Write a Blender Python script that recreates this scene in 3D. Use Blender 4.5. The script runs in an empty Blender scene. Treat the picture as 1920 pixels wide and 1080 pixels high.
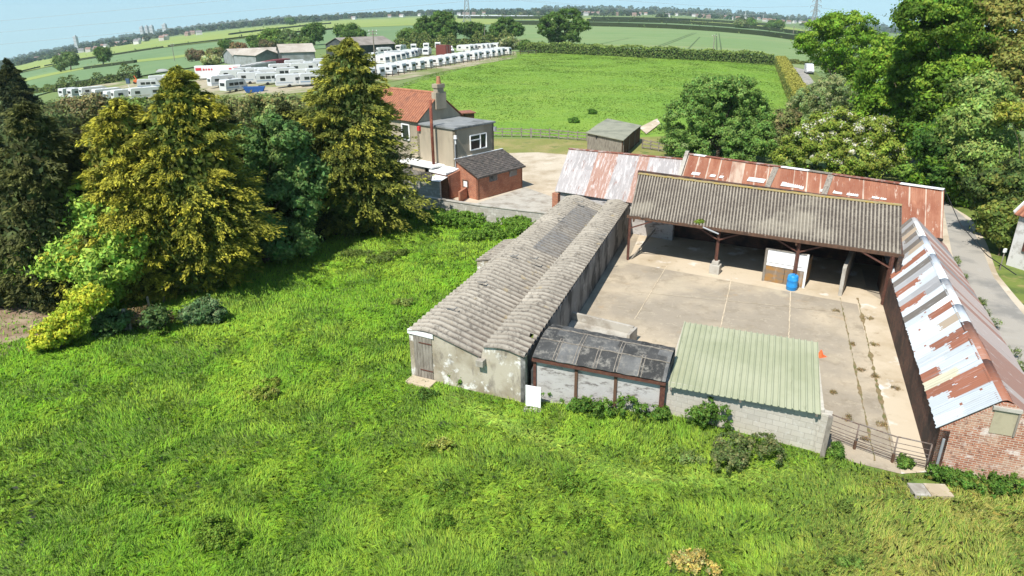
import bpy, math, random
import numpy as np
from mathutils import Vector, Matrix

sc = bpy.context.scene
C = sc.collection
rnd = random.Random(7)
RNG = np.random.default_rng(11)

# ------------------------------------------------------------------ camera
F_PX, PITCH, ROLL, CAM_H = 1280.0, math.radians(22.2), math.radians(0.6), 15.0
fw = np.array([0, math.cos(PITCH), -math.sin(PITCH)])
_up = np.array([0, math.sin(PITCH), math.cos(PITCH)])
_rt = np.array([1.0, 0, 0])
RT = _rt * math.cos(ROLL) - _up * math.sin(ROLL)
UP = _up * math.cos(ROLL) + _rt * math.sin(ROLL)
EYE = np.array([0, 0, CAM_H])
cam = bpy.data.cameras.new('camera'); cam_o = bpy.data.objects.new('camera', cam); C.objects.link(cam_o)
cam.sensor_width = 36.0; cam.lens = 36.0 * F_PX / 1920.0; cam.clip_start = 0.5; cam.clip_end = 40000
mw = Matrix((( RT[0], UP[0], -fw[0], 0), (RT[1], UP[1], -fw[1], 0), (RT[2], UP[2], -fw[2], CAM_H), (0, 0, 0, 1)))
cam_o.matrix_world = mw
sc.camera = cam_o

# ------------------------------------------------------------------ light
SUN_AZ, SUN_EL = math.radians(34.0), math.radians(54.0)      # light travels towards azimuth SUN_AZ (from +Y to +X)
w = bpy.data.worlds.new('World'); sc.world = w; w.use_nodes = True
nt = w.node_tree; nt.nodes.clear()
sky = nt.nodes.new('ShaderNodeTexSky'); sky.sky_type = 'NISHITA'; sky.sun_disc = False
sky.sun_elevation = SUN_EL; sky.sun_rotation = SUN_AZ + math.pi
sky.altitude = 0; sky.air_density = 1.0; sky.dust_density = 0.3; sky.ozone_density = 2.0
bg = nt.nodes.new('ShaderNodeBackground'); bg.inputs['Strength'].default_value = 0.13
wo = nt.nodes.new('ShaderNodeOutputWorld')
tcn = nt.nodes.new('ShaderNodeTexCoord'); sep = nt.nodes.new('ShaderNodeSeparateXYZ'); cmb = nt.nodes.new('ShaderNodeCombineXYZ')
tint = nt.nodes.new('ShaderNodeMix'); tint.data_type = 'RGBA'; tint.blend_type = 'MULTIPLY'; tint.inputs[0].default_value = 1.0; tint.inputs[7].default_value = (0.84, 0.93, 0.84, 1)
zm = nt.nodes.new('ShaderNodeMath'); zm.operation = 'MULTIPLY_ADD'; zm.inputs[1].default_value = 0.86; zm.inputs[2].default_value = 0.14
zx = nt.nodes.new('ShaderNodeMath'); zx.operation = 'MAXIMUM'; zx.inputs[1].default_value = 0.06
for a_, b_ in ((tcn.outputs['Generated'], sep.inputs[0]), (sep.outputs[2], zm.inputs[0]), (zm.outputs[0], zx.inputs[0]), (sep.outputs[0], cmb.inputs[0]), (sep.outputs[1], cmb.inputs[1]), (zx.outputs[0], cmb.inputs[2]), (cmb.outputs[0], sky.inputs[0]), (sky.outputs[0], tint.inputs[6]), (tint.outputs[2], bg.inputs[0]), (bg.outputs[0], wo.inputs[0])): nt.links.new(a_, b_)
sl = bpy.data.lights.new('sun', 'SUN'); sl.energy = 4.8; sl.angle = math.radians(0.5); sl.color = (1, 0.955, 0.88)
so = bpy.data.objects.new('sun', sl); C.objects.link(so)
so.rotation_euler = Vector((math.sin(SUN_AZ) * math.cos(SUN_EL), math.cos(SUN_AZ) * math.cos(SUN_EL), -math.sin(SUN_EL))).to_track_quat('-Z', 'Y').to_euler()
so.location = (-20, -60, 90)
sc.view_settings.view_transform = 'Standard'; sc.view_settings.look = 'None'
sc.view_settings.exposure = 0.58; sc.view_settings.gamma = 1.0
sc.cycles.max_bounces = 6; sc.cycles.transparent_max_bounces = 4; sc.cycles.diffuse_bounces = 3; sc.cycles.transmission_bounces = 3

# ------------------------------------------------------------------ ground shape and placing
def smooth(a): a = np.clip(a, 0, 1); return a * a * (3 - 2 * a)
def terrain(x, y):
    """land falls gently away to both sides of the farm"""
    s = smooth((np.asarray(y, float) - 40) / 120)
    d = np.sqrt(np.asarray(y, float) ** 2 + 1600)
    return -0.139 * d * (np.abs(x) / d) ** 2.4 * s
def ray(px, py): return fw + RT * ((px - 960) / F_PX) + UP * ((540 - py) / F_PX)
def P(px, py, z=0.0):
    """the point of the level plane z that a survey mark in the photograph shows"""
    d = ray(px, py); t = (z - CAM_H) / d[2]; return EYE + d * t
def G(px, py, dz=0.0, far=9000.0):
    d = ray(px, py); t = 5.0
    while t < far:
        p = EYE + d * t
        if p[2] < terrain(p[0], p[1]) + dz:
            a, b = t / 1.03, t
            for _ in range(30):
                m = (a + b) / 2; p = EYE + d * m
                if p[2] < terrain(p[0], p[1]) + dz: b = m
                else: a = m
            return EYE + d * b
        t *= 1.03
    return EYE + d * far
def AT(px, py, depth): return EYE + ray(px, py) * depth
def depth_of(p): return float((np.asarray(p) - EYE) @ fw)
def W(px, py, A, B):
    """point of the upright plane through A and B"""
    n = np.array([B[1] - A[1], -(B[0] - A[0]), 0.0]); d = ray(px, py)
    t = ((np.asarray(A) - EYE) @ n) / (d @ n); return EYE + d * t
def xy(p, z=None): return np.array([p[0], p[1], p[2] if z is None else z])
def proj(p):
    q = np.asarray(p, float) - EYE; D = q @ fw
    return 960 + F_PX * (q @ RT) / D, 540 - F_PX * (q @ UP) / D
def lerp(a, b, t): return np.asarray(a, float) * (1 - t) + np.asarray(b, float) * t

# ------------------------------------------------------------------ names, labels
def tag(o, label=None, cat=None, group=None, kind=None):
    if label: o['label'] = label
    if cat: o['category'] = cat
    if group: o['group'] = group
    if kind: o['kind'] = kind
    return o
def thing(name, label, cat, loc=(0, 0, 0), group=None, rz=0):
    o = bpy.data.objects.new(name, None); C.objects.link(o); o.location = Vector(loc); o.rotation_euler = (0, 0, rz)
    o.empty_display_size = 0.3
    return tag(o, label, cat, group)
def copy_tree(o, parent=None):
    c = o.copy(); C.objects.link(c)
    if parent: c.parent = parent
    for ch in list(o.children): copy_tree(ch, c)
    return c
ORD = 'first second third fourth fifth sixth seventh eighth ninth tenth eleventh twelfth thirteenth fourteenth fifteenth sixteenth seventeenth eighteenth nineteenth twentieth'.split()

# ------------------------------------------------------------------ mesh builder
class MB:
    def __init__(s): s.v = []; s.f = []; s.m = []; s.c = []
    def poly(s, pts, col=None, m=0):
        b = len(s.v); s.v.extend([tuple(map(float, p)) for p in pts]); s.f.append(tuple(range(b, b + len(pts)))); s.m.append(m); s.c.append(col)
    def box(s, c, size, rz=0.0, col=None, m=0):
        """c: centre of the bottom"""
        x, y, z = size; cs, sn = math.cos(rz), math.sin(rz)
        q = [(c[0] + a * x / 2 * cs - b * y / 2 * sn, c[1] + a * x / 2 * sn + b * y / 2 * cs) for a, b in ((-1, -1), (1, -1), (1, 1), (-1, 1))]
        s.prism(q, c[2], c[2] + z, col, m); return s
    def prism(s, q, z0, z1, col=None, m=0):
        n = len(q); z0 = [z0] * n if np.isscalar(z0) else z0; z1 = [z1] * n if np.isscalar(z1) else z1
        ar = sum(q[i][0] * q[(i + 1) % n][1] - q[(i + 1) % n][0] * q[i][1] for i in range(n))
        if ar < 0: q, z0, z1 = q[::-1], z0[::-1], z1[::-1]
        lo = [(q[i][0], q[i][1], z0[i]) for i in range(n)]; hi = [(q[i][0], q[i][1], z1[i]) for i in range(n)]
        b = len(s.v); s.v.extend([tuple(map(float, p)) for p in lo + hi])
        s.f.append(tuple(b + i for i in range(n))[::-1]); s.f.append(tuple(b + n + i for i in range(n)))
        for i in range(n):
            j = (i + 1) % n; s.f.append((b + i, b + j, b + n + j, b + n + i))
        s.m.extend([m] * (n + 2)); s.c.extend([col] * (n + 2)); return s
    def beam(s, p, q, w, h=None, col=None, m=0):
        p, q = np.asarray(p, float), np.asarray(q, float); h = h or w
        d = (q - p) / max(np.linalg.norm(q - p), 1e-6); r = np.cross(d, (0, 0, 1.0))
        if np.linalg.norm(r) < 1e-3: r = np.cross(d, (0, 1.0, 0))
        r /= np.linalg.norm(r); u = np.cross(r, d)
        b = len(s.v)
        for e in (p, q):
            for a, c in ((-1, -1), (1, -1), (1, 1), (-1, 1)): s.v.append(tuple(e + r * a * w / 2 + u * c * h / 2))
        for f in ((0, 1, 2, 3), (7, 6, 5, 4), (0, 4, 5, 1), (1, 5, 6, 2), (2, 6, 7, 3), (3, 7, 4, 0)): s.f.append(tuple(b + i for i in f)); s.m.append(m); s.c.append(col)
        return s
    def tube(s, p, q, r, r2=None, n=8, col=None, m=0):
        p, q = np.asarray(p, float), np.asarray(q, float); r2 = r if r2 is None else r2
        d = (q - p) / max(np.linalg.norm(q - p), 1e-6); a = np.cross(d, (0, 0, 1.0))
        if np.linalg.norm(a) < 1e-3: a = np.cross(d, (0, 1.0, 0))
        a /= np.linalg.norm(a); c = np.cross(d, a); b = len(s.v)
        for e, rr in ((p, r), (q, r2)):
            for i in range(n):
                t = 2 * math.pi * i / n; s.v.append(tuple(e + a * rr * math.cos(t) + c * rr * math.sin(t)))
        for i in range(n):
            j = (i + 1) % n; s.f.append((b + i, b + j, b + n + j, b + n + i)); s.m.append(m); s.c.append(col)
        s.f.append(tuple(b + i for i in range(n))[::-1]); s.f.append(tuple(b + n + i for i in range(n))); s.m += [m, m]; s.c += [col, col]
        return s
    def grid(s, pts, col=None, m=0, cols=None):
        """pts: rows x cols x 3"""
        pts = np.asarray(pts, float); R, K, _ = pts.shape; b = len(s.v)
        s.v.extend(map(tuple, pts.reshape(-1, 3)))
        for i in range(R - 1):
            for j in range(K - 1):
                s.f.append((b + i * K + j, b + i * K + j + 1, b + (i + 1) * K + j + 1, b + (i + 1) * K + j)); s.m.append(m)
                s.c.append(cols[i][j] if cols is not None else col)
        return s
    def build(s, name, mats, parent=None, smooth=False, solid=0.0, bevel=0.0, world=True, vattr=None, vuv=None):
        if not isinstance(mats, (list, tuple)): mats = [mats]
        off = np.zeros(3); q_ = parent if world else None
        while q_ is not None: off = off + np.array(q_.location); q_ = q_.parent
        me = bpy.data.meshes.new(name)
        V = np.array(s.v, float) - off
        me.from_pydata(V.tolist(), [], s.f)
        for mm in mats: me.materials.append(mm)
        me.polygons.foreach_set('material_index', s.m)
        if smooth: me.polygons.foreach_set('use_smooth', [True] * len(s.f))
        if any(c is not None for c in s.c):
            ca = me.color_attributes.new('Col', 'FLOAT_COLOR', 'CORNER'); a = []
            for f, c in zip(s.f, s.c): a.extend(((*(c or (0.5, 0.5, 0.5)), 1.0)) * len(f))
            ca.data.foreach_set('color', a)
        if vattr is not None:
            at = me.attributes.new('phase', 'FLOAT', 'POINT'); at.data.foreach_set('value', np.asarray(vattr, np.float32))
        uv = me.uv_layers.new(name='UVMap'); u = np.zeros((len(me.loops), 2), np.float32)
        k = 0
        if vuv is not None: u[:] = np.asarray(vuv, np.float32)[[i for f in s.f for i in f]]
        for p in (me.polygons if vuv is None else ()):
            n = p.normal
            t = Vector((0, 0, 1)).cross(n)
            t = Vector((1, 0, 0)) if t.length < 0.02 else t.normalized()
            b = n.cross(t)
            for li in p.vertices:
                q = Vector(V[li] + off); u[k] = (q.dot(t), q.dot(b)); k += 1
        uv.data.foreach_set('uv', u.ravel())
        me.update()
        o = bpy.data.objects.new(name, me); C.objects.link(o)
        if parent is not None: o.parent = parent
        if bevel:
            bm_ = o.modifiers.new('bevel', 'BEVEL'); bm_.width = bevel; bm_.segments = 2; bm_.limit_method = 'ANGLE'
        if solid:
            so_ = o.modifiers.new('solid', 'SOLIDIFY'); so_.thickness = solid; so_.offset = -1
        return o

def np_mesh(name, V, k, cols, mat, parent=None, smooth=False, nrm=None):
    """V: (n*k,3) loose k-gons"""
    n = len(V) // k; me = bpy.data.meshes.new(name)
    off = np.array(parent.location) if parent is not None else np.zeros(3)
    me.vertices.add(n * k); me.vertices.foreach_set('co', (V - off).astype(np.float32).ravel())
    me.loops.add(n * k); me.loops.foreach_set('vertex_index', np.arange(n * k, dtype=np.int32))
    me.polygons.add(n); me.polygons.foreach_set('loop_start', np.arange(0, n * k, k, dtype=np.int32))
    me.polygons.foreach_set('loop_total', np.full(n, k, np.int32))
    ca = me.color_attributes.new('Col', 'FLOAT_COLOR', 'POINT')
    ca.data.foreach_set('color', np.concatenate([cols, np.ones((len(cols), 1))], 1).astype(np.float32).ravel())
    if nrm is not None: me.attributes.new('nrm', 'FLOAT_VECTOR', 'POINT').data.foreach_set('vector', nrm.astype(np.float32).ravel())
    me.materials.append(mat); me.update(calc_edges=True)
    o = bpy.data.objects.new(name, me); C.objects.link(o)
    if parent is not None: o.parent = parent
    return o

# ------------------------------------------------------------------ materials
def mat(name, base, layers=(), rough=0.85, metal=0.0, bump=0.0, bscale=30.0, coord='world', transl=0.0, spec=0.3, brick=None, nmix=None):
    """base colour (or 'Col' = own colour attribute), then stain layers: dict(col, scale, lo, hi, st=(x,y,z), amt, rot, attr)"""
    m = bpy.data.materials.new(name); m.use_nodes = True; t = m.node_tree; N, L = t.nodes, t.links; N.clear()
    out = N.new('ShaderNodeOutputMaterial'); bs = N.new('ShaderNodeBsdfPrincipled'); L.new(bs.outputs[0], out.inputs[0])
    bs.inputs['Roughness'].default_value = rough; bs.inputs['Metallic'].default_value = metal; bs.inputs['Specular IOR Level'].default_value = spec
    if coord == 'world': co = N.new('ShaderNodeNewGeometry').outputs['Position']
    elif coord == 'uv': co = N.new('ShaderNodeUVMap').outputs[0]
    else: co = N.new('ShaderNodeTexCoord').outputs['Object']
    def mapped(st, rot=0.0, c=None):
        mp = N.new('ShaderNodeMapping'); mp.inputs['Scale'].default_value = st; mp.inputs['Rotation'].default_value = (0, 0, rot); L.new(c or co, mp.inputs[0]); return mp.outputs[0]
    cur = None
    if base == 'Col':
        a = N.new('ShaderNodeAttribute'); a.attribute_name = 'Col'; cur = a.outputs['Color']
    if brick:
        uvn = N.new('ShaderNodeUVMap'); br = N.new('ShaderNodeTexBrick')
        L.new(mapped((1, 1, 1), brick.get('rot', 0), uvn.outputs[0]), br.inputs[0])
        for k, v in dict(Color1=brick['c1'], Color2=brick['c2'], Mortar=brick['mo']).items(): br.inputs[k].default_value = (*v, 1)
        br.inputs['Scale'].default_value = 1.0; br.inputs['Brick Width'].default_value = brick['w']; br.inputs['Row Height'].default_value = brick['h']
        br.inputs['Mortar Size'].default_value = brick.get('ms', 0.01); br.inputs['Mortar Smooth'].default_value = 0.2; br.offset = brick.get('off', 0.5)
        br.inputs['Bias'].default_value = brick.get('bias', 0.0)
        cur = br.outputs[0]
    for l in layers:
        nz = N.new('ShaderNodeTexNoise'); nz.inputs['Scale'].default_value = l.get('scale', 1.0); nz.inputs['Detail'].default_value = l.get('det', 6.0)
        nz.inputs['Roughness'].default_value = l.get('rg', 0.6); nz.inputs['Distortion'].default_value = l.get('dist', 0.0)
        L.new(mapped(l.get('st', (1, 1, 1)), l.get('rot', 0.0)), nz.inputs['Vector'])
        mr = N.new('ShaderNodeMapRange'); mr.inputs['From Min'].default_value = l.get('lo', 0.45); mr.inputs['From Max'].default_value = l.get('hi', 0.6)
        mr.inputs['To Max'].default_value = l.get('amt', 1.0); L.new(nz.outputs['Fac'], mr.inputs[0]); fac = mr.outputs[0]
        if l.get('attr'):
            a = N.new('ShaderNodeAttribute'); a.attribute_name = l['attr']; mu = N.new('ShaderNodeMath'); mu.operation = 'MULTIPLY'
            L.new(a.outputs['Fac'], mu.inputs[0]); L.new(fac, mu.inputs[1]); fac = mu.outputs[0]
        mx = N.new('ShaderNodeMix'); mx.data_type = 'RGBA'; mx.blend_type = l.get('mode', 'MIX'); L.new(fac, mx.inputs[0])
        if cur is None: mx.inputs[6].default_value = (*base, 1)
        else: L.new(cur, mx.inputs[6])
        mx.inputs[7].default_value = (*l['col'], 1); cur = mx.outputs[2]
    if cur is None: bs.inputs['Base Color'].default_value = (*base, 1)
    else: L.new(cur, bs.inputs['Base Color'])
    if bump:
        nz = N.new('ShaderNodeTexNoise'); nz.inputs['Scale'].default_value = bscale; nz.inputs['Detail'].default_value = 5; L.new(co, nz.inputs['Vector'])
        bp = N.new('ShaderNodeBump'); bp.inputs['Strength'].default_value = bump; bp.inputs['Distance'].default_value = 0.05; L.new(nz.outputs['Fac'], bp.inputs['Height']); L.new(bp.outputs[0], bs.inputs['Normal'])
    if nmix:                                                    # leaves share the roundness of the clump they grow on
        ge = N.new('ShaderNodeNewGeometry'); v1 = N.new('ShaderNodeVectorMath'); v1.operation = 'SCALE'; v1.inputs['Scale'].default_value = 1 - nmix[1]; L.new(ge.outputs['Normal'], v1.inputs[0])
        v2 = N.new('ShaderNodeVectorMath'); v2.operation = 'SCALE'; v2.inputs['Scale'].default_value = nmix[1]
        if nmix[0] == 'up': v2.inputs[0].default_value = (0, 0, 1)
        else: a = N.new('ShaderNodeAttribute'); a.attribute_name = 'nrm'; L.new(a.outputs['Vector'], v2.inputs[0])
        v3 = N.new('ShaderNodeVectorMath'); L.new(v1.outputs[0], v3.inputs[0]); L.new(v2.outputs[0], v3.inputs[1]); v4 = N.new('ShaderNodeVectorMath'); v4.operation = 'NORMALIZE'; L.new(v3.outputs[0], v4.inputs[0]); L.new(v4.outputs[0], bs.inputs['Normal'])
    if transl:
        tr = N.new('ShaderNodeBsdfTranslucent'); ms = N.new('ShaderNodeMixShader'); ms.inputs[0].default_value = transl
        if cur is None: tr.inputs[0].default_value = (*base, 1)
        else: L.new(cur, tr.inputs[0])
        L.new(bs.outputs[0], ms.inputs[1]); L.new(tr.outputs[0], ms.inputs[2]); L.new(ms.outputs[0], out.inputs[0])
    return m
AX = math.radians(-25)         # the farmyard's own axes lie 25 degrees off the view
M = {}
M['leaf'] = mat('foliage', 'Col', rough=0.6, transl=0.3, spec=0.1, nmix=('nrm', .45))
M['hedge_core'] = mat('hedge_twigs', (.03, .042, .014))
M['blade'] = mat('grass_blades', 'Col', rough=0.55, transl=0.25, spec=0.2, nmix=('up', .68))
M['bark'] = mat('bark', (0.10, 0.075, 0.05), [dict(col=(0.045, 0.035, 0.025), scale=6, st=(1, 1, .3))], bump=.4)
M['wood'] = mat('weathered_wood', (0.27, 0.24, 0.20), [dict(col=(0.12, 0.10, 0.08), scale=9, st=(1, 1, .2), lo=.4, hi=.7)], bump=.2)
M['brownwood'] = mat('brown_wood', (0.12, 0.065, 0.04), [dict(col=(0.05, 0.03, 0.02), scale=5, st=(1, 1, .3), lo=.4, hi=.7)])
M['rustpaint'] = mat('red_oxide_paint', (0.085, 0.036, 0.028), [dict(col=(0.15, 0.065, 0.042), scale=8, lo=.4, hi=.7)], rough=.6)
M['soil'] = mat('meadow_soil', (0.10, 0.18, 0.025), [dict(col=(0.13, 0.18, 0.035), scale=.5), dict(col=(0.06, 0.11, 0.018), scale=3, lo=.5, hi=.65)], rough=1)
M['asb'] = mat('old_cement_sheet', 'Col', [
    dict(col=(0.30, 0.27, 0.22), scale=.5, lo=.42, hi=.62, amt=.6),
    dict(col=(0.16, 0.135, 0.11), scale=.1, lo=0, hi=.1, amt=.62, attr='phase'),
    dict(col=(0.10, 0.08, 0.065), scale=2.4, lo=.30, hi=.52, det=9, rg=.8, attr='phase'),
    dict(col=(0.07, 0.06, 0.05), scale=4, lo=.51, hi=.60, amt=.75, det=9, rg=.8),
    dict(col=(0.36, 0.27, 0.12), scale=1.3, lo=.62, hi=.72, amt=.5)], bump=.3, bscale=40)
M['asb_barn'] = mat('lichened_cement_sheet', (0.40, 0.35, 0.275), [
    dict(col=(0.27, 0.23, 0.18), scale=.7, lo=.4, hi=.6, amt=.7),
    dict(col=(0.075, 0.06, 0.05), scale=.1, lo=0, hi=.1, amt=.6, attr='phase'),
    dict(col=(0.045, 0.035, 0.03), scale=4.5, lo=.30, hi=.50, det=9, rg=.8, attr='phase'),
    dict(col=(0.05, 0.04, 0.035), scale=9, lo=.55, hi=.62, amt=.8, det=8, rg=.8),
    dict(col=(0.40, 0.36, 0.28), scale=.25, lo=.52, hi=.62, amt=.4)], bump=.3, bscale=40)
M['tin'] = mat('old_tin_sheets', 'Col', [
    dict(col=(0.20, 0.20, 0.20), scale=1.0, st=(6, .35, 1), lo=.54, hi=.68, det=8, amt=.55, rg=.7),
    dict(col=(0.62, 0.64, 0.65), scale=1.0, st=(5, .5, 1), lo=.58, hi=.68, det=8, amt=.5, rg=.7),
    dict(col=(0.24, 0.085, 0.04), scale=1.0, st=(2.2, .9, 1), lo=.64, hi=.68, det=9, rg=.75, amt=.75),
    dict(col=(0.08, 0.07, 0.065), scale=1.0, st=(9, .5, 1), lo=.62, hi=.70, det=8, amt=.5)], rough=.6, coord='uv')
M['pale_tin'] = mat('streaked_tin_sheets', 'Col', [
    dict(col=(0.25, 0.10, 0.055), scale=1.0, st=(2.6, .35, 1), lo=.57, hi=.63, det=8, rg=.7, amt=.75),
    dict(col=(0.62, 0.58, 0.56), scale=1.0, st=(5, .5, 1), lo=.50, hi=.60, det=9, rg=.75, amt=.75),
    dict(col=(0.20, 0.14, 0.13), scale=1.0, st=(7, .7, 1), lo=.60, hi=.68, det=8, amt=.7)], rough=.65, coord='uv')
M['rust_tin'] = mat('rusted_tin_sheets', 'Col', [
    dict(col=(0.20, 0.06, 0.03), scale=1.0, st=(2, .4, 1), lo=.45, hi=.62, det=7, amt=.6),
    dict(col=(0.58, 0.49, 0.40), scale=1.0, st=(3.2, .4, 1), lo=.57, hi=.65, det=9, rg=.75, amt=.8),
    dict(col=(0.44, 0.20, 0.11), scale=1.0, st=(6, .8, 1), lo=.60, hi=.70, det=8, amt=.6)], rough=.75, coord='uv')
M['gate_metal'] = mat('weathered_gate_metal', (0.13, 0.085, 0.065), [dict(col=(0.20, 0.17, 0.15), scale=5)], rough=.7)
M['green_tin'] = mat('green_profiled_sheet', (0.335, 0.345, 0.235), [dict(col=(0.28, 0.295, 0.19), scale=.5, lo=.42, hi=.62), dict(col=(0.36, 0.365, 0.25), scale=1.0, st=(4, .4, 1), lo=.55, hi=.7, amt=.6), dict(col=(0.17, 0.18, 0.11), scale=2.2, st=(2, .5, 1), lo=.60, hi=.72, amt=.55, det=8)], coord='uv', rough=.45, spec=.4)
M['felt'] = mat('black_roof_felt', 'Col', [dict(col=(0.25, 0.235, 0.205), scale=2.5, lo=.50, hi=.62, det=9, amt=.75, rg=.8), dict(col=(0.02, 0.02, 0.02), scale=1, lo=.5, hi=.7, amt=.6)], rough=.8, bump=.2)
M['felt_grey'] = mat('grey_roof_felt', (0.22, 0.23, 0.23), [dict(col=(0.11, 0.115, 0.11), scale=.5, lo=.5, hi=.62), dict(col=(0.33, 0.34, 0.32), scale=.8, lo=.58, hi=.7, amt=.7)], rough=.8)
M['felt_olive'] = mat('olive_roof_felt', (0.27, 0.27, 0.205), [dict(col=(0.19, 0.195, 0.15), scale=.6, lo=.45, hi=.65)], rough=.85)
M['render'] = mat('cement_render', (0.38, 0.32, 0.235), [dict(col=(0.27, 0.23, 0.17), scale=.5, st=(1, 1, .4), lo=.42, hi=.65), dict(col=(0.18, 0.16, 0.13), scale=2, st=(1, 1, .25), lo=.58, hi=.75, amt=.7)], bump=.12)
M['shed_render'] = mat('peeling_lime_render', (0.43, 0.385, 0.305), [dict(col=(0.26, 0.215, 0.15), scale=.55, lo=.42, hi=.6), dict(col=(0.68, 0.66, 0.62), scale=1.6, lo=.54, hi=.62, det=9, rg=.7), dict(col=(0.12, 0.10, 0.085), scale=2.0, st=(1, 1, .4), lo=.53, hi=.66, amt=.75, det=8)], bump=.25)
M['dark_render'] = mat('tarred_dirty_render', (0.22, 0.21, 0.195), [dict(col=(0.05, 0.05, 0.048), scale=.7, st=(1, 1, .5), lo=.46, hi=.58, det=8), dict(col=(0.42, 0.41, 0.39), scale=1.1, lo=.56, hi=.68, det=8, amt=.7)], bump=.2)
M['whitewash'] = mat('flaking_whitewash', (0.44, 0.42, 0.40), [dict(col=(0.16, 0.14, 0.13), scale=1.3, st=(1, 1, 2.6), lo=.52, hi=.60, det=10, rg=.75), dict(col=(0.33, 0.30, 0.28), scale=.8, lo=.45, hi=.65, amt=.6)], bump=.25)
M['white'] = mat('white_paint', (0.78, 0.78, 0.77), [dict(col=(0.62, 0.61, 0.58), scale=1.5, lo=.5, hi=.7)], rough=.5, coord='obj')
M['whiteboard'] = mat('white_board', (0.80, 0.80, 0.79), [dict(col=(0.66, 0.64, 0.60), scale=2.2, lo=.52, hi=.7, amt=.7)], rough=.5)
M['block'] = mat('concrete_blocks', (0.5, 0.48, 0.44), [dict(col=(0.34, 0.32, 0.28), scale=.7, lo=.5, hi=.66, amt=.5), dict(col=(0.6, 0.59, 0.56), scale=8, lo=.55, hi=.7, amt=.4)], bump=.15,
    brick=dict(c1=(0.47, 0.435, 0.37), c2=(0.40, 0.37, 0.315), mo=(0.28, 0.255, 0.215), w=.45, h=.225, ms=.008))
M['block_old'] = mat('old_block_wall', (0.5, 0.48, 0.44), [dict(col=(0.28, 0.25, 0.2), scale=.8, lo=.45, hi=.62, amt=.6), dict(col=(0.66, 0.64, 0.6), scale=3, lo=.56, hi=.66, amt=.5)], bump=.3,
    brick=dict(c1=(0.42, 0.40, 0.36), c2=(0.34, 0.32, 0.28), mo=(0.24, 0.22, 0.19), w=.45, h=.225, ms=.01))
M['brick_orange'] = mat('orange_brick', (0.4, 0.2, 0.1), [dict(col=(0.22, 0.08, 0.05), scale=1.2, lo=.5, hi=.65, amt=.5), dict(col=(0.55, 0.38, 0.25), scale=5, lo=.6, hi=.7, amt=.5)], bump=.25,
    brick=dict(c1=(0.42, 0.15, 0.075), c2=(0.30, 0.10, 0.055), mo=(0.38, 0.30, 0.23), w=.23, h=.078, ms=.007))
M['brick_old'] = mat('old_mixed_brick', (0.4, 0.2, 0.1), [dict(col=(0.52, 0.42, 0.32), scale=.9, lo=.48, hi=.64, amt=.55, det=8), dict(col=(0.66, 0.62, 0.57), scale=1.7, st=(1, 1, 1.5), lo=.57, hi=.66, amt=.6, det=9), dict(col=(0.13, 0.05, 0.035), scale=6, lo=.55, hi=.65, amt=.7)], bump=.3,
    brick=dict(c1=(0.40, 0.17, 0.10), c2=(0.27, 0.11, 0.07), mo=(0.46, 0.39, 0.31), w=.24, h=.085, ms=.011))
M['brick_dark'] = mat('sooty_brick', (0.2, 0.1, 0.07), [dict(col=(0.035, 0.028, 0.025), scale=.8, lo=.42, hi=.6, amt=.85, det=8), dict(col=(0.20, 0.12, 0.07), scale=2.6, lo=.58, hi=.7, amt=.6)], bump=.3,
    brick=dict(c1=(0.15, 0.06, 0.04), c2=(0.09, 0.042, 0.03), mo=(0.12, 0.10, 0.08), w=.24, h=.085, ms=.01))
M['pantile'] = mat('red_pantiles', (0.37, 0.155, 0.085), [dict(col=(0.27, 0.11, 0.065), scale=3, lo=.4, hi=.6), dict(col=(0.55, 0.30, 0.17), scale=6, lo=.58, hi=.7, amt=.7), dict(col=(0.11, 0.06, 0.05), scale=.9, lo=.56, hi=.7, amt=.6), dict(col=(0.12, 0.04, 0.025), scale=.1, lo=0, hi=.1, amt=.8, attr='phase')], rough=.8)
M['slate'] = mat('brown_slate', (0.13, 0.115, 0.10), [dict(col=(0.06, 0.055, 0.05), scale=2, lo=.45, hi=.6), dict(col=(0.22, 0.19, 0.16), scale=8, lo=.55, hi=.7, amt=.6)], rough=.75,
    brick=dict(c1=(0.135, 0.115, 0.10), c2=(0.08, 0.07, 0.065), mo=(0.03, 0.027, 0.025), w=.5, h=.3, ms=.016))
M['concrete'] = mat('yard_concrete', (0.44, 0.365, 0.265), [
    dict(col=(0.285, 0.245, 0.19), scale=.13, lo=.40, hi=.54, det=8, amt=.9),
    dict(col=(0.22, 0.18, 0.125), scale=.7, st=(1, 1, 1), lo=.50, hi=.66, det=9, amt=.75, rg=.75),
    dict(col=(0.52, 0.45, 0.34), scale=2.2, lo=.56, hi=.64, det=9, amt=.55, rg=.75),
    dict(col=(0.48, 0.41, 0.30), scale=.35, lo=.58, hi=.68, det=8, amt=.7),
    dict(col=(0.40, 0.25, 0.11), scale=.6, lo=.62, hi=.75, det=8, amt=.5),
    dict(col=(0.10, 0.08, 0.055), scale=2.2, lo=.62, hi=.67, det=9, amt=.85, rg=.75)], bump=.15, bscale=12)
M['concrete_pale'] = mat('pale_concrete', (0.50, 0.42, 0.31), [
    dict(col=(0.39, 0.315, 0.215), scale=.3, lo=.45, hi=.62, det=8),
    dict(col=(0.66, 0.63, 0.58), scale=.5, lo=.58, hi=.66, det=8),
    dict(col=(0.22, 0.16, 0.09), scale=1.2, lo=.61, hi=.68, det=9, amt=.8, rg=.7)], bump=.15, bscale=12)
M['concrete_plain'] = mat('cast_concrete', (0.40, 0.375, 0.325), [dict(col=(0.25, 0.22, 0.18), scale=.9, lo=.45, hi=.65), dict(col=(0.52, 0.50, 0.46), scale=4, lo=.55, hi=.7, amt=.6)], bump=.2)
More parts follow.
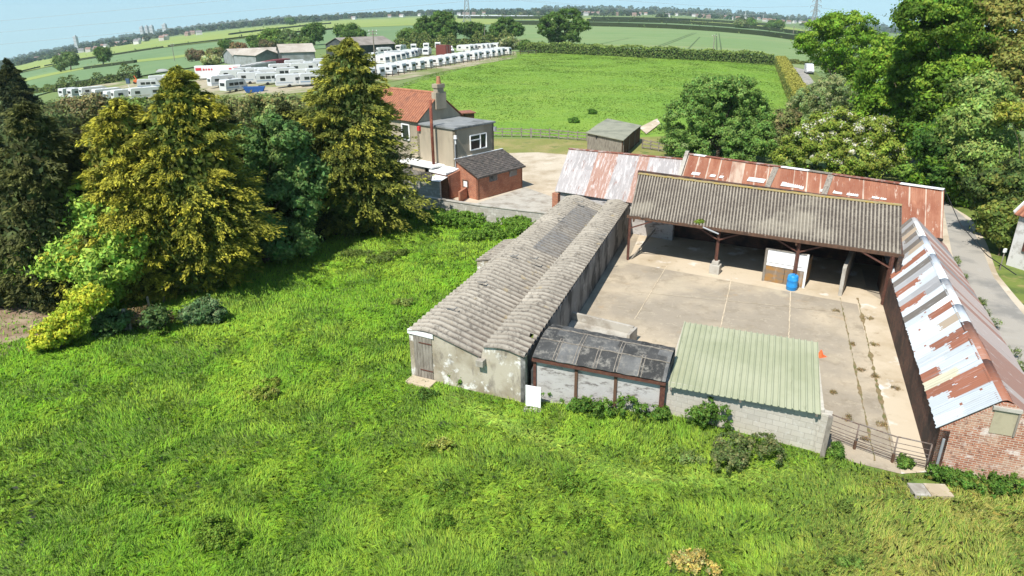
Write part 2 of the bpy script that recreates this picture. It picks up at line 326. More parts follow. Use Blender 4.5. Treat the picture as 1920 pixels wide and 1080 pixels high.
M['asphalt'] = mat('worn_asphalt', (0.33, 0.305, 0.265), [dict(col=(0.22, 0.21, 0.19), scale=.35, lo=.47, hi=.62, det=7), dict(col=(0.36, 0.34, 0.31), scale=1.1, lo=.56, hi=.7, amt=.6)], bump=.1, rough=.9)
M['gravel'] = mat('sandy_gravel', (0.50, 0.43, 0.33), [dict(col=(0.36, 0.29, 0.20), scale=.25, lo=.45, hi=.62), dict(col=(0.62, 0.56, 0.46), scale=.6, lo=.56, hi=.7, amt=.6), dict(col=(0.24, 0.2, 0.13), scale=4, lo=.6, hi=.7, amt=.5)], bump=.2)
M['dirt'] = mat('bare_earth', (0.22, 0.15, 0.10), [dict(col=(0.32, 0.25, 0.17), scale=.6, lo=.45, hi=.62), dict(col=(0.10, 0.09, 0.04), scale=1.5, lo=.55, hi=.66, amt=.7)], bump=.3)
M['lawn'] = mat('dry_lawn', (0.20, 0.21, 0.055), [dict(col=(0.30, 0.25, 0.10), scale=.35, lo=.45, hi=.6), dict(col=(0.10, 0.15, 0.03), scale=.7, lo=.54, hi=.68), dict(col=(0.07, 0.09, 0.02), scale=6, lo=.5, hi=.7, amt=.4)], bump=.3)
M['verge'] = mat('verge_grass', (0.14, 0.18, 0.035), [dict(col=(0.08, 0.12, 0.025), scale=.6, lo=.45, hi=.6), dict(col=(0.26, 0.22, 0.08), scale=.9, lo=.56, hi=.7)], bump=.3)
M['paddock'] = mat('paddock_turf', (0.15, 0.27, 0.028), [dict(col=(0.20, 0.30, 0.04), scale=.06, lo=.4, hi=.65), dict(col=(0.11, 0.21, 0.024), scale=.5, lo=.48, hi=.64, amt=.8, det=8)], bump=.5, bscale=2)
M['land'] = mat('far_land', (0.15, 0.20, 0.06), [dict(col=(0.11, 0.17, 0.06), scale=.004, lo=.45, hi=.6)], rough=1)
M['wheat'] = mat('green_wheat', (0.155, 0.235, 0.085), [dict(col=(0.19, 0.255, 0.105), scale=.012, st=(1, 3, 1), lo=.42, hi=.62), dict(col=(0.13, 0.215, 0.075), scale=.05, lo=.5, hi=.7, amt=.7), dict(col=(0.24, 0.255, 0.105), scale=.006, st=(1, 4, 1), lo=.56, hi=.68, amt=.6)], rough=1)
M['wheat_blue'] = mat('bluish_wheat', (0.125, 0.20, 0.085), [dict(col=(0.15, 0.225, 0.095), scale=.012, lo=.42, hi=.62), dict(col=(0.11, 0.185, 0.075), scale=.04, lo=.5, hi=.7, amt=.7)], rough=1)
M['rape'] = mat('yellow_green_crop', (0.24, 0.29, 0.07), [dict(col=(0.20, 0.27, 0.07), scale=.01, lo=.42, hi=.62)], rough=1)
M['stubble'] = mat('pale_bare_field', (0.40, 0.36, 0.27), [dict(col=(0.34, 0.29, 0.2), scale=.004, lo=.42, hi=.62)], rough=1)
M['polythene'] = mat('crop_fleece', (0.55, 0.58, 0.58), [dict(col=(0.45, 0.48, 0.46), scale=.01, lo=.42, hi=.62)], rough=.9)
M['storage'] = mat('storage_ground', (0.36, 0.31, 0.22), [dict(col=(0.15, 0.19, 0.05), scale=.05, lo=.44, hi=.54, det=8), dict(col=(0.22, 0.2, 0.1), scale=.3, lo=.5, hi=.65)])
M['track'] = mat('tractor_tramline', (0.08, 0.12, 0.045), rough=1)
M['glass'] = mat('dark_window_glass', (0.03, 0.035, 0.035), rough=.12, spec=.6)
M['cara'] = mat('caravan_panel', 'Col', [dict(col=(0.48, 0.48, 0.45), scale=.5, lo=.5, hi=.75, amt=.6)], rough=.4, coord='obj')
M['plain'] = mat('painted_parts', 'Col', [dict(col=(0.2, 0.18, 0.16), scale=1.5, lo=.55, hi=.8, amt=.35)], rough=.6)
M['steel'] = mat('galvanised_steel', (0.33, 0.34, 0.35), rough=.6, metal=.3)
M['black'] = mat('black_rubber', (0.02, 0.02, 0.02), rough=.8)
M['barrel'] = mat('blue_plastic', (0.02, 0.22, 0.55), [dict(col=(0.04, 0.32, 0.62), scale=5, lo=.5, hi=.7)], rough=.4)
# ================================================================== THE GROUND
def struct(o): o['kind'] = 'structure'; return o
xs = np.concatenate([-np.geomspace(9000, 60, 46), np.arange(-56, 57, 4), np.geomspace(60, 9000, 46)])
ys = np.concatenate([np.arange(-30, 160, 4), np.geomspace(160, 11000, 70)])
X, Y = np.meshgrid(xs, ys); b = MB(); b.grid(np.stack([X, Y, terrain(X, Y)], -1))
struct(b.build('ground', M['land'], smooth=True))

def sheet(name, pts, mt, dz, kind='structure', n=14, flat=False):
    """a draped four-cornered (or strip) sheet: pts = two equal-length ground lines"""
    A, B = pts; rows = []
    for t in np.linspace(0, 1, n):
        r = []
        for p, q in zip(A, B):
            s = lerp(p, q, t); r.append((s[0], s[1], dz + (0 if flat else terrain(s[0], s[1]))))
        rows.append(r)
    m = MB(); m.grid(rows); o = m.build(name, mt, smooth=True); o['kind'] = kind; return o
def poly_sheet(name, pts, mt, z):
    m = MB(); q = [(p[0], p[1], z) for p in pts]
    ar = sum(q[i][0] * q[(i + 1) % len(q)][1] - q[(i + 1) % len(q)][0] * q[i][1] for i in range(len(q)))
    m.poly(q if ar > 0 else q[::-1]); o = m.build(name, mt); o['kind'] = 'structure'; return o
def densify(line, n=24):
    line = np.asarray(line, float); d = np.r_[0, np.cumsum(np.hypot(*np.diff(line[:, :2], axis=0).T))]
    return np.stack([np.interp(np.linspace(0, d[-1], n), d, line[:, k]) for k in range(line.shape[1])], 1)
def band(name, up, lo, mt, dz, n=10):
    U_ = [G(*p) for p in densify(up)]; L_ = [G(*p) for p in densify(lo)]
    return sheet(name, (L_, U_), mt, dz, n=n)

# far fields, near to far
band('wheat_field', [(640, 47), (960, 46), (1140, 49), (1260, 53), (1430, 65), (1560, 88), (1800, 150)], [(640, 100), (900, 94), (965, 97), (1200, 104), (1330, 110), (1450, 118), (1600, 150), (1800, 230)], M['wheat'], .12, 26)
band('far_field', [(930, 37), (1140, 40), (1260, 43), (1430, 53), (1700, 92)], [(930, 44), (1140, 48), (1260, 52), (1430, 64), (1700, 118)], M['wheat_blue'], .2, 6)
band('far_pasture', [(940, 31), (1140, 34), (1260, 37), (1430, 45), (1700, 82)], [(940, 37), (1140, 40), (1260, 43), (1430, 53), (1700, 92)], M['rape'], .3, 6)
band('fleece_field', [(860, 28.5), (1000, 29)], [(860, 31), (1000, 31.5)], M['polythene'], .6, 4)
band('crop_field', [(20, 121), (150, 96), (300, 72), (450, 54), (640, 38), (800, 32), (930, 33)], [(20, 140), (150, 113), (300, 90), (450, 73), (640, 53), (800, 47), (940, 46)], M['rape'], .35, 10)
band('pale_field', [(185, 80), (300, 59), (420, 48)], [(185, 84), (300, 65), (420, 52)], M['stubble'], .4, 4)
band('blue_wheat_field', [(20, 142), (150, 114), (300, 91), (450, 74), (640, 54), (800, 48), (960, 47)], [(20, 200), (150, 150), (300, 122), (450, 100), (640, 90), (800, 82), (960, 84)], M['wheat_blue'], .25, 14)
band('near_wheat_field', [(15, 160), (100, 141), (190, 124), (300, 113), (420, 96)], [(15, 196), (100, 172), (190, 156), (300, 138), (420, 118)], M['wheat_blue'], .4, 10)
band('grass_margin', [(15, 155), (100, 137), (190, 121), (330, 106), (420, 92)], [(15, 161), (100, 142), (190, 125), (330, 111), (420, 97)], M['rape'], .5, 3)
# tramlines in the wheat
for (a, c) in (((1226, 90), (1300, 62)), ((1232, 91), (1306, 62)), ((1344, 97), (1343, 63)), ((1353, 98), (1348, 63)), ((1100, 88), (1180, 72)), ((1290, 93), (1312, 70))):
    l = [G(*p) for p in densify([a, c], 16)]; d = np.array([.35, 0, 0])
    sheet('tramline', ([p - d for p in l], [p + d for p in l]), M['track'], .17, n=2)
# the paddock beyond the house
PADDOCK = [G(*p) for p in ((700, 176), (820, 135), (960, 101), (990, 95), (1200, 103), (1452, 117), (1500, 215), (1480, 262), (1240, 252), (1100, 262), (925, 253), (760, 250))]
PA = densify([(640, 196), (800, 150), (965, 99), (1200, 103), (1452, 116)], 30); PB = densify([(640, 262), (760, 262), (925, 256), (1240, 262), (1530, 262)], 30)
sheet('paddock', ([G(*p) for p in PB], [G(*p) for p in PA]), M['paddock'], .03, n=24)
# caravan storage ground
sheet('storage_yard', ([G(*p) for p in densify([(130, 190), (300, 190), (480, 182), (700, 160), (970, 108)], 24)], [G(*p) for p in densify([(130, 165), (300, 146), (480, 128), (700, 108), (965, 92)], 24)]), M['storage'], .06, n=10)
sheet('rough_grass', ([G(*p) for p in densify([(-60, 330), (200, 290), (480, 250), (730, 250)], 20)], [G(*p) for p in densify([(-60, 215), (130, 188), (300, 186), (480, 172), (720, 176)], 20)]), M['verge'], .05, n=10)
# the meadow in front
MX, MY = np.meshgrid(np.linspace(-75, 60, 40), np.linspace(-5, 66, 24)); b = MB(); b.grid(np.stack([MX, MY, terrain(MX, MY) + .012], -1))
struct(b.build('meadow', M['soil'], smooth=True))
# bare patch under the trees, left
poly_sheet('bare_earth', [P(*p) for p in ((-80, 560), (60, 545), (120, 560), (150, 600), (110, 640), (40, 660), (-80, 680))], M['dirt'], .02)
# house yard and drive
poly_sheet('lawn', [P(*p) for p in ((925, 260), (1100, 262), (1260, 255), (1290, 300), (1060, 320), (900, 330), (880, 262))], M['lawn'], .025)
poly_sheet('gravel_yard', [P(*p) for p in ((770, 372), (900, 300), (935, 288), (1010, 286), (1080, 292), (1110, 330), (1035, 410), (830, 392))], M['gravel'], .032)
poly_sheet('concrete_apron', [P(*p) for p in ((890, 383), (985, 352), (1042, 372), (1030, 408))], M['concrete_plain'], .038)
poly_sheet('concrete_pad', [P(*p) for p in ((1198, 240), (1232, 223), (1238, 232), (1212, 252))], M['concrete_pale'], .07)

# ------------------------------------------------------------------ farmyard anchor points
rsFL, rsFR = P(772.6, 706), P(985, 756)                        # cowshed front corners
rsBL, rsBR = P(1062, 371, 2.2), P(1182, 382, 2.1)
rsBL[2] = rsBR[2] = 0
PO = [P(1177, 488), P(1340, 513), P(1486, 539), P(1655, 573)]   # barn posts
F0, F1 = np.array([3.3, 54.1, 0.]), np.array([25.6, 38.0, 0.])  # front wall line of the long range
nF = np.array([-(F1 - F0)[1], (F1 - F0)[0], 0]); nF /= np.linalg.norm(nF)   # into the range (away from the yard)
uF = (F1 - F0) / np.linalg.norm(F1 - F0)
BW0, BW1 = P(1742, 884), P(1655, 573)                          # yard wall of the tin-roofed building, near and far
dirB = (BW1 - BW0) / np.linalg.norm(BW1 - BW0); nB = np.array([dirB[1], -dirB[0], 0])    # to the road
GA, GB = P(1243, 774), P(1531, 848)                            # block wall of the green shed
DA, DB = P(1000, 752), P(1241, 778)                            # front wall of the felt shed
# floors
yard_pts = [rsFR + (0.0, .3, 0), lerp(rsFR, rsBR, .4) + (-.1, 0, 0), lerp(rsFR, rsBR, .97) + (-.1, 0, 0), lerp(F0, F1, .28), lerp(F0, F1, .93), P(1660, 566), P(1745, 884), P(1690, 890), P(1600, 868), P(1540, 850), GA]
m_ = M['concrete']; poly_sheet('concrete_yard', yard_pts, m_, .03)
poly_sheet('barn_floor', [PO[0] + (-.1, -.5, 0), PO[3] * .86 + PO[2] * .14 + (-.2, -.6, 0), lerp(F0, F1, .84), lerp(F0, F1, .3)], M['concrete_pale'], .036)
poly_sheet('drain_strip', [P(1596, 530), P(1656, 566), P(1748, 886), P(1690, 890)], M['concrete_pale'], .0405)
mj1 = mat('joint_sand', (0.60, 0.50, 0.36), [dict(col=(0.42, 0.34, .24), scale=2)]); mj2 = mat('joint_weed', (0.22, 0.16, 0.085), [dict(col=(0.13, 0.13, .05), scale=3)])
for a, c, wd, mj in (((1372, 520), (1350, 620), .04, mj1), ((1482, 548), (1478, 660), .04, mj1), ((1188, 548), (1560, 585), .025, mj1), ((1250, 500), (1190, 600), .03, mj1), ((1575, 560), (1640, 866), .045, mj2), ((1608, 560), (1678, 872), .055, mj2)):
    p, q = P(*a), P(*c); d = (q - p) / np.linalg.norm(q - p); nn = np.array([d[1], -d[0], 0]); k_ = 90; ws = np.abs(np.convolve(RNG.normal(size=k_ + 6), np.ones(7) / 7, 'valid')) * 2.4 * wd if mj is mj2 else np.full(k_, wd * .6); of = RNG.normal(size=k_) * .012
    m = MB(); m.grid([[lerp(p, q, i / (k_ - 1)) + nn * (of[i] + s * ws[i]) + [0, 0, .052] for i in range(k_)] for s in (-1, 1)]); struct(m.build('slab_joint', mj))
# lane on the right
def ribbon(name, L, wd, mt, dz, off=0.0):
    L = densify([l[:2] for l in L], 60); T_ = np.gradient(L, axis=0); T_ /= np.linalg.norm(T_, axis=1)[:, None]; Nn = np.stack([T_[:, 1], -T_[:, 0]], 1)
    return sheet(name, ([(*p, 0) for p in L + Nn * (off - wd / 2)], [(*p, 0) for p in L + Nn * (off + wd / 2)]), mt, dz, n=5)
LANE = [G(1494, 122), G(1500, 132), G(1512, 150), P(1770, 372), P(1812, 436), P(1850, 505), P(1893, 585), P(1950, 690), P(2030, 850)]
ribbon('verge', LANE, 9.0, M['verge'], .02)
ribbon('lane', LANE[:4], 3.3, M['asphalt'], .045)
unit_ = lambda v_: v_ / np.linalg.norm(v_)
LA = [P(*p) for p in densify(((1766, 366), (1776, 430), (1786, 483), (1829, 553), (1861, 606), (1897, 669), (1935, 735), (2000, 840)), 40)]
LB = [P(*p) for p in densify(((1776, 380), (1812, 410), (1838, 459), (1861, 519), (1897, 565), (1920, 592), (1975, 660), (2060, 760)), 40)]
sheet('lane', (LA, LB), M['asphalt'], .05, n=5)
ex = unit_((LA[-1] - LA[-6])) * 30; LA.append(LA[-1] + ex); LB.append(LB[-1] + ex)
LA2 = [a + (a - b_) * .28 for a, b_ in zip(LA, LB)]; LB2 = [b_ + (b_ - a) * .22 for a, b_ in zip(LA, LB)]
sheet('lane_edge', (LA2, LB2), M['gravel'], .04, n=5)

# ================================================================== LEAVES AND GRASS
def unit(v): return v / np.maximum(np.linalg.norm(v, axis=1, keepdims=True), 1e-9)
def rvec(n): return unit(RNG.normal(size=(n, 3)))
def cards(Cn, Nn, size, asp=.55, jit=.8):
    n = len(Cn); nr = unit(Nn + rvec(n) * jit); t = unit(np.cross(nr, rvec(n))); bb = np.cross(nr, t); s = np.asarray(size).reshape(-1, 1)
    return np.stack([Cn + t * s, Cn + bb * s * asp, Cn - t * s, Cn - bb * s * asp], 1).reshape(-1, 3)
def vary(col, n, v=.25, hue=.12):
    c = np.asarray(col)[None, :] * (1 + RNG.normal(size=(n, 1)) * v) * (1 + RNG.normal(size=(n, 3)) * hue * np.array([1, .35, .6])); return np.clip(c, .004, .9)
def clumped(blobs, nclump, cr, nleaf, leaf, col, col2=None, mix=.3, var=.22, blossoms=0, flat=.75, lo=-.75, bcol=(.62, .6, .48)):
    """blobs: (x,y,z,rx,ry,rz); leaves gathered into twig-end clumps over the blobs' shells"""
    B = np.asarray(blobs, float); area = (B[:, 3] * B[:, 4] * B[:, 5]) ** (2 / 3); pick = RNG.choice(len(B), nclump, p=area / area.sum())
    d = rvec(nclump); d[:, 2] = np.where(d[:, 2] < lo, -d[:, 2], d[:, 2])
    rad = RNG.uniform(.62, 1.04, (nclump, 1)) ** .7
    cc = B[pick, :3] + d * rad * B[pick, 3:]
    keep = np.ones(nclump, bool)
    for b_ in B:                                                # drop what lies deep inside another blob
        q = (cc - b_[:3]) / b_[3:]; keep &= (q ** 2).sum(1) > .34
    cc, d, pick = cc[keep], d[keep], pick[keep]; n = len(cc)
    crs = cr * RNG.uniform(.55, 1.35, n); k = np.maximum(4, (nleaf * (crs / cr) ** 2).astype(int)); idx = np.repeat(np.arange(n), k)
    ld = unit(rvec(len(idx)) + d[idx] * .55 + np.array([0, 0, .25])); rr = RNG.uniform(.12, 1.0, (len(idx), 1)) ** .5; rr = rr * np.where(RNG.random((len(idx), 1)) < .28, RNG.uniform(1.0, 1.9, (len(idx), 1)), 1.0)
    pos = cc[idx] + ld * rr * crs[idx][:, None] * np.array([1, 1, flat])
    cb = np.asarray(col, float)[None, :] * (1 + RNG.normal(size=(n, 1)) * var)
    if col2 is not None:
        f = (RNG.random((n, 1)) < mix) * RNG.uniform(.4, 1, (n, 1)); cb = cb * (1 - f) + np.asarray(col2)[None, :] * f
    lc = np.clip(cb[idx] * (1 + RNG.normal(size=(len(idx), 1)) * .16) * (1 + RNG.normal(size=(len(idx), 3)) * np.array([.12, .05, .1])), .004, .9)
    sz = leaf * RNG.uniform(.6, 1.35, len(idx)); V = cards(pos, ld, sz)
    if blossoms:
        top = np.where(d[:, 2] > -.1)[0]; s_ = RNG.choice(top, blossoms); bi = np.repeat(s_, 40)
        bd = unit(rvec(len(bi)) + np.array([0, -.3, .8])); bp = cc[bi] + bd * crs[bi][:, None] * RNG.uniform(.7, 1.2, (len(bi), 1))
        V = np.concatenate([V, cards(bp, bd, leaf * .75 * RNG.uniform(.6, 1.3, len(bi)), .8, .5)]); lc = np.concatenate([lc, vary(bcol, len(bi), .1, .04)])
    global LAST_N; LAST_N = np.repeat(np.concatenate([ld, bd]) if blossoms else ld, 4, 0)
    return V, np.repeat(lc, 4, 0), cc
def trunk_mb(base, top, r, targets, nl=7):
    t = MB(); base = np.asarray(base, float); top = np.asarray(top, float); k = 5; pts = [lerp(base, top, i / k) + np.array([rnd.uniform(-.1, .1), rnd.uniform(-.1, .1), 0]) * (i > 0) for i in range(k + 1)]
    for i in range(k): t.tube(pts[i], pts[i + 1], r * (1 - .14 * i), r * (1 - .14 * (i + 1)), 8)
    for q in targets[:nl]:
        s = pts[rnd.choice([2, 3, 4])]; mid = lerp(s, q, .5) + np.array([0, 0, .12 * np.linalg.norm(q - s)])
        t.tube(s, mid, r * .42, r * .26, 6); t.tube(mid, lerp(s, q, .93), r * .26, r * .08, 6)
    return t
BR = 1.5
def tree(name, label, cat, basepx, circles, col, col2=None, mix=.3, leaf=.16, nclump=140, cr=.75, nleaf=120, var=.22, group=None, tr=.28, blossoms=0, dd=0.0, flat=.75, lo=-.75, ground=None, squash=.85):
    base = G(*basepx) if ground is None else np.asarray(ground, float); D = depth_of(base); k = D / F_PX; blobs = []
    rmax = max(c[2] for c in circles)
    for c in circles:
        off = c[3] if len(c) > 3 else rnd.uniform(-.4, .4) * rmax * k
        p = AT(c[0], c[1], D + off + dd); r = c[2] * (D + off) / F_PX; p[2] = max(p[2], base[2] + r * .55); blobs.append((*p, r, r * 1.0, r * squash))
    root = thing(name, label, cat, base, group)
    V, lc, cc = clumped(blobs, nclump, cr, nleaf, leaf, np.array(col) * BR, None if col2 is None else np.array(col2) * BR, mix, var, blossoms, flat, lo)
    np_mesh('crown', V, 4, lc, M['leaf'], root, nrm=LAST_N)
    zt = np.mean([b_[2] for b_ in blobs]); ct = np.mean(np.array(blobs)[:, :2], 0)
    top = np.array([lerp(base[:2], ct, .7)[0], lerp(base[:2], ct, .7)[1], zt]); tg = [np.array(b_[:3]) for b_ in blobs]; rnd.shuffle(tg)
    trunk_mb(base - np.array([0, 0, .15]), top, tr, tg).build('trunk', M['bark'], root, smooth=True)
    return root
def conifer(name, label, cat, base, h, prof, col, tip, nb=260, per=120, leaf=.15, droop=.25, lean=(0, 0), group=None, tipf=.5):
    """feathery boughs carried on a trunk; prof(t) = radius at height fraction t"""
    base = np.asarray(base, float); root = thing(name, label, cat, base, group); Vs, cs, ns = [], [], []
    hs = RNG.uniform(.03, 1.0, nb) ** .95
    for t in hs:
        az = RNG.uniform(0, 2 * math.pi); R = prof(t) * RNG.uniform(.55, 1.2) * (1 + .15 * math.sin(2 * az + 9 * t + h) + .12 * math.sin(3 * az - 14 * t)); z = h * t; dz = R * RNG.uniform(.05, .42)
        s = base + np.array([lean[0] * t, lean[1] * t, z]); d = np.array([math.cos(az), math.sin(az), 0]); sv = np.array([-d[1], d[0], 0])
        nf = 7; fu = RNG.uniform(.35, 1.0, nf) ** .7; fs = RNG.choice([-1, 1], nf) * RNG.uniform(.1, .75, nf); fs[0] = 0; fu[0] = 1.0        # side sprays of the bough
        k = RNG.integers(0, nf, per); w_ = RNG.uniform(.12, 1.0, per) ** .65
        u = fu[k] - (1 - w_) * np.where(k == 0, .75, .38); side = fs[k] * w_ * .42 * R * .8 + RNG.normal(size=per) * .055 * (1 + .1 * R)
        pos = s + d * (u * R)[:, None] + sv * side[:, None]
        pos[:, 2] += dz * u - droop * R * u ** 2 + RNG.normal(size=per) * .06 * (1 + R * .1) - np.abs(side) * .30
        fwd = unit(d[None, :] + sv * (fs[k] * .9)[:, None] + np.array([0, 0, -.22]) + rvec(per) * .5)
        n_ = unit(np.cross(fwd, rvec(per)) + np.array([0, 0, .8])); sd = unit(np.cross(fwd, n_)); L = (leaf * RNG.uniform(.6, 1.5, per))[:, None]
        Vs.append(np.stack([pos - fwd * L * .5, pos + sd * L * .3, pos + fwd * L * 1.25, pos - sd * L * .3], 1).reshape(-1, 3))
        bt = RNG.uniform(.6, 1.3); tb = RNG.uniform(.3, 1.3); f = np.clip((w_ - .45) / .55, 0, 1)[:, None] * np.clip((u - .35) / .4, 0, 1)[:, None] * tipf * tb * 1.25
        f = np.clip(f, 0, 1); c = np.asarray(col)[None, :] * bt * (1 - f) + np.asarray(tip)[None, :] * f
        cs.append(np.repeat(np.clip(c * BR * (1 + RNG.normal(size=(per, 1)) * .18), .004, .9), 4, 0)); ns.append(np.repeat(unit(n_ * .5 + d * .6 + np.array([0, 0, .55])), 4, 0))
    k = int(nb * 64); tt = RNG.uniform(.02, .93, k); az = RNG.uniform(0, 6.283, k); rr = np.array([prof(v) for v in tt]) * RNG.uniform(.12, .74, k); dd_ = np.stack([np.cos(az), np.sin(az), np.zeros(k)], 1)
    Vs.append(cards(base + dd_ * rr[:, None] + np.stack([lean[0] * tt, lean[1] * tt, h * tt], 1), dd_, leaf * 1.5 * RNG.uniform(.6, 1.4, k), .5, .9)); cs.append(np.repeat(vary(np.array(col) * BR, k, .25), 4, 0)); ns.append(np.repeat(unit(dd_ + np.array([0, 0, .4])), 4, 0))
    np_mesh('crown', np.concatenate(Vs), 4, np.concatenate(cs), M['leaf'], root, nrm=np.concatenate(ns))
    t = MB(); t.tube(base - np.array([0, 0, .2]), base + np.array([lean[0], lean[1], h * .97]), .028 * h, .03, 8); t.build('trunk', M['bark'], root, smooth=True)
    return root
def hedge(name, label, line, h, wd, col, col2=None, mix=.3, leaf=.16, dens=60, group=None, per=1.0, trim=.12, cat='hedge', topcol=None):
    L = densify([l[:2] for l in line], max(8, int(6 * len(line)))); seg = np.r_[0, np.cumsum(np.hypot(*np.diff(L, axis=0).T))]; LEN = seg[-1]
    n = int(LEN * (2 * h + wd) * dens); s = RNG.uniform(0, LEN, n); c = np.stack([np.interp(s, seg, L[:, 0]), np.interp(s, seg, L[:, 1])], 1)
    tg = np.stack([np.interp(s, seg, np.gradient(L[:, 0], seg)), np.interp(s, seg, np.gradient(L[:, 1], seg))], 1); tg /= np.linalg.norm(tg, axis=1)[:, None]; nn = np.stack([tg[:, 1], -tg[:, 0]], 1)
    ph = RNG.uniform(0, 6, 4); wob = 1 + trim * (np.sin(s / 2.1 + ph[0]) + .7 * np.sin(s / .9 + ph[1]) + .8 * np.sin(s / 5.3 + ph[2])) * .6
    per_ = 2 * h + wd; u = RNG.uniform(0, per_, n); H = h * wob; fr = u / per_ * (2 * H + wd)
    a = np.where(fr < H, -wd / 2, np.where(fr < H + wd, fr - H - wd / 2, wd / 2)); z = np.where(fr < H, fr, np.where(fr < H + wd, H, 2 * H + wd - fr))
    nv = np.where((fr < H)[:, None], np.concatenate([-nn, np.zeros((n, 1))], 1), np.where((fr < H + wd)[:, None], np.array([0, 0, 1.0]), np.concatenate([nn, np.zeros((n, 1))], 1)))
    a = a * (1 - .18 * (z / h) ** 2) + RNG.normal(size=n) * .12 * wd ** .5 * .6
    p = np.concatenate([c + nn * a[:, None], (terrain(c[:, 0], c[:, 1]) + np.maximum(z + RNG.normal(size=n) * .09 * h ** .5, .05))[:, None]], 1)
    cl = np.sin(s / .7 + ph[3]) * np.sin(z * 2.3 + s) * .5 + .5; base = np.asarray(col)[None, :] * (1 + .25 * (cl[:, None] - .5))
    if col2 is not None: base = np.where((RNG.random(n) < mix)[:, None], np.asarray(col2)[None, :], base)
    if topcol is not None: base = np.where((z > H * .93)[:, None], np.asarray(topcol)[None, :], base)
    root = thing(name, label, cat, (*L[0], float(terrain(*L[0]))), group)
    np_mesh('foliage', cards(p, nv, leaf * RNG.uniform(.6, 1.4, n), .6, .9), 4, np.repeat(np.clip(BR * base * (1 + RNG.normal(size=(n, 1)) * .2), .004, .9), 4, 0), M['leaf'], root, nrm=np.repeat(unit(nv + np.array([0, 0, .3])), 4, 0))
    core = MB(); k = len(L); Ng = np.stack([np.gradient(L[:, 1]), -np.gradient(L[:, 0])], 1); Ng /= np.linalg.norm(Ng, axis=1)[:, None]
    for i in range(k - 1):
        q = [L[i] + Ng[i] * wd * .32, L[i + 1] + Ng[i + 1] * wd * .32, L[i + 1] - Ng[i + 1] * wd * .32, L[i] - Ng[i] * wd * .32]; zt = [float(terrain(*v)) for v in q]
        core.prism(q, [v - .1 for v in zt], [v + h * .8 for v in zt])
    core.build('branches', M['hedge_core'], root)
    return root
def vnoise(x, y, s, seed):
    r = np.random.default_rng(seed).random((64, 64)); x, y = np.asarray(x) / s, np.asarray(y) / s; i, j = np.floor(x).astype(int), np.floor(y).astype(int); fx, fy = smooth(x - i), smooth(y - j)
    g_ = lambda a, b_: r[a % 64, b_ % 64]
    return (g_(i, j) * (1 - fx) + g_(i + 1, j) * fx) * (1 - fy) + (g_(i, j + 1) * (1 - fx) + g_(i + 1, j + 1) * fx) * fy
def inpoly(x, y, poly):
    poly = np.asarray(poly)[:, :2]; c = np.zeros(len(x), bool); n = len(poly)
    for i in range(n):
        (x1, y1), (x2, y2) = poly[i], poly[(i + 1) % n]
        if y1 == y2: continue
        c ^= ((y1 > y) != (y2 > y)) & (x < (x2 - x1) * (y - y1) / (y2 - y1) + x1)
    return c
def blades(x, y, h, wd, ang, lean, cols, name, zoff=0.0):
    n = len(x); b0 = np.stack([x, y, terrain(x, y) + zoff], 1); ca, sa = np.cos(ang), np.sin(ang); d = np.stack([ca, sa, np.zeros(n)], 1); f = RNG.uniform(0, 2 * math.pi, n); sd = np.stack([np.cos(f), np.sin(f), np.zeros(n)], 1) * (wd / 2)[:, None]
    m1 = b0 + d * (h * lean * .25)[:, None]; m1[:, 2] += h * .62 * (1 - .2 * lean); tp = b0 + d * (h * lean)[:, None]; tp[:, 2] += h * np.clip(1.0 - .62 * lean, .18, 1)
    V = np.stack([b0 - sd, b0 + sd, m1 + sd * .9, tp, m1 - sd * .9], 1).reshape(-1, 3)
    return np_mesh(name, V, 5, np.repeat(cols, 5, 0), M['blade'])
# ================================================================== FARM BUILDINGS
def csheet(name, a0, a1, b1, b0, mt, pitch=.18, amp=.03, per=6, nv=10, prof='sin', parent=None, sag=0.0, thick=.03, colf=None, ragged=0.0, jit=0.0):
    """corrugated roof slope. a0-a1: eave, b0-b1: ridge; ribs run from eave to ridge"""
    a0, a1, b0, b1 = [np.asarray(q, float) for q in (a0, a1, b0, b1)]; Lu = np.linalg.norm(a1 - a0); nr = max(2, int(round(Lu / pitch))); nu = nr * per + 1
    n = np.cross(a1 - a0, b0 - a0); n /= np.linalg.norm(n); n = n if n[2] > 0 else -n; pts = np.zeros((nv, nu, 3)); ph = np.zeros((nv, nu)); cols = [[None] * nu for _ in range(nv)]
    rag = np.repeat(RNG.normal(size=nr + 1) * ragged, per)[:nu]
    if len(rag) < nu: rag = np.pad(rag, (0, nu - len(rag)))
    lift = np.repeat(RNG.uniform(0, 1, nr // 5 + 2), per * 5)[:nu] * jit
    for i, v in enumerate(np.linspace(0, 1, nv)):
        for j, u in enumerate(np.linspace(0, 1, nu)):
            vv = v - (rag[j] if i == 0 else 0)
            p = a0 * (1 - u) * (1 - vv) + a1 * u * (1 - vv) + b1 * u * vv + b0 * (1 - u) * vv
            x = u * nr; s = math.sin(2 * math.pi * x)
            if prof == 'box': s = 1.0 if (x % 1) < .22 else (-1.0 if (x % 1) > .3 and (x % 1) < .92 else 0)
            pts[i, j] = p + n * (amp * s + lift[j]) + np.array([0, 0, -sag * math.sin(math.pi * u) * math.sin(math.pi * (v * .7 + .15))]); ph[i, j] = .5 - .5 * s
            if colf: cols[i][j] = colf(u, v, x)
    m = MB(); m.grid(pts, cols=cols if colf else None); Lv = np.linalg.norm(b0 - a0); uu, vv_ = np.meshgrid(np.linspace(0, Lu, nu) + RNG.uniform(0, 50), np.linspace(0, Lv, nv)); return m.build(name, mt, parent, vattr=ph.ravel(), solid=thick, vuv=np.stack([uu, vv_], -1).reshape(-1, 2))
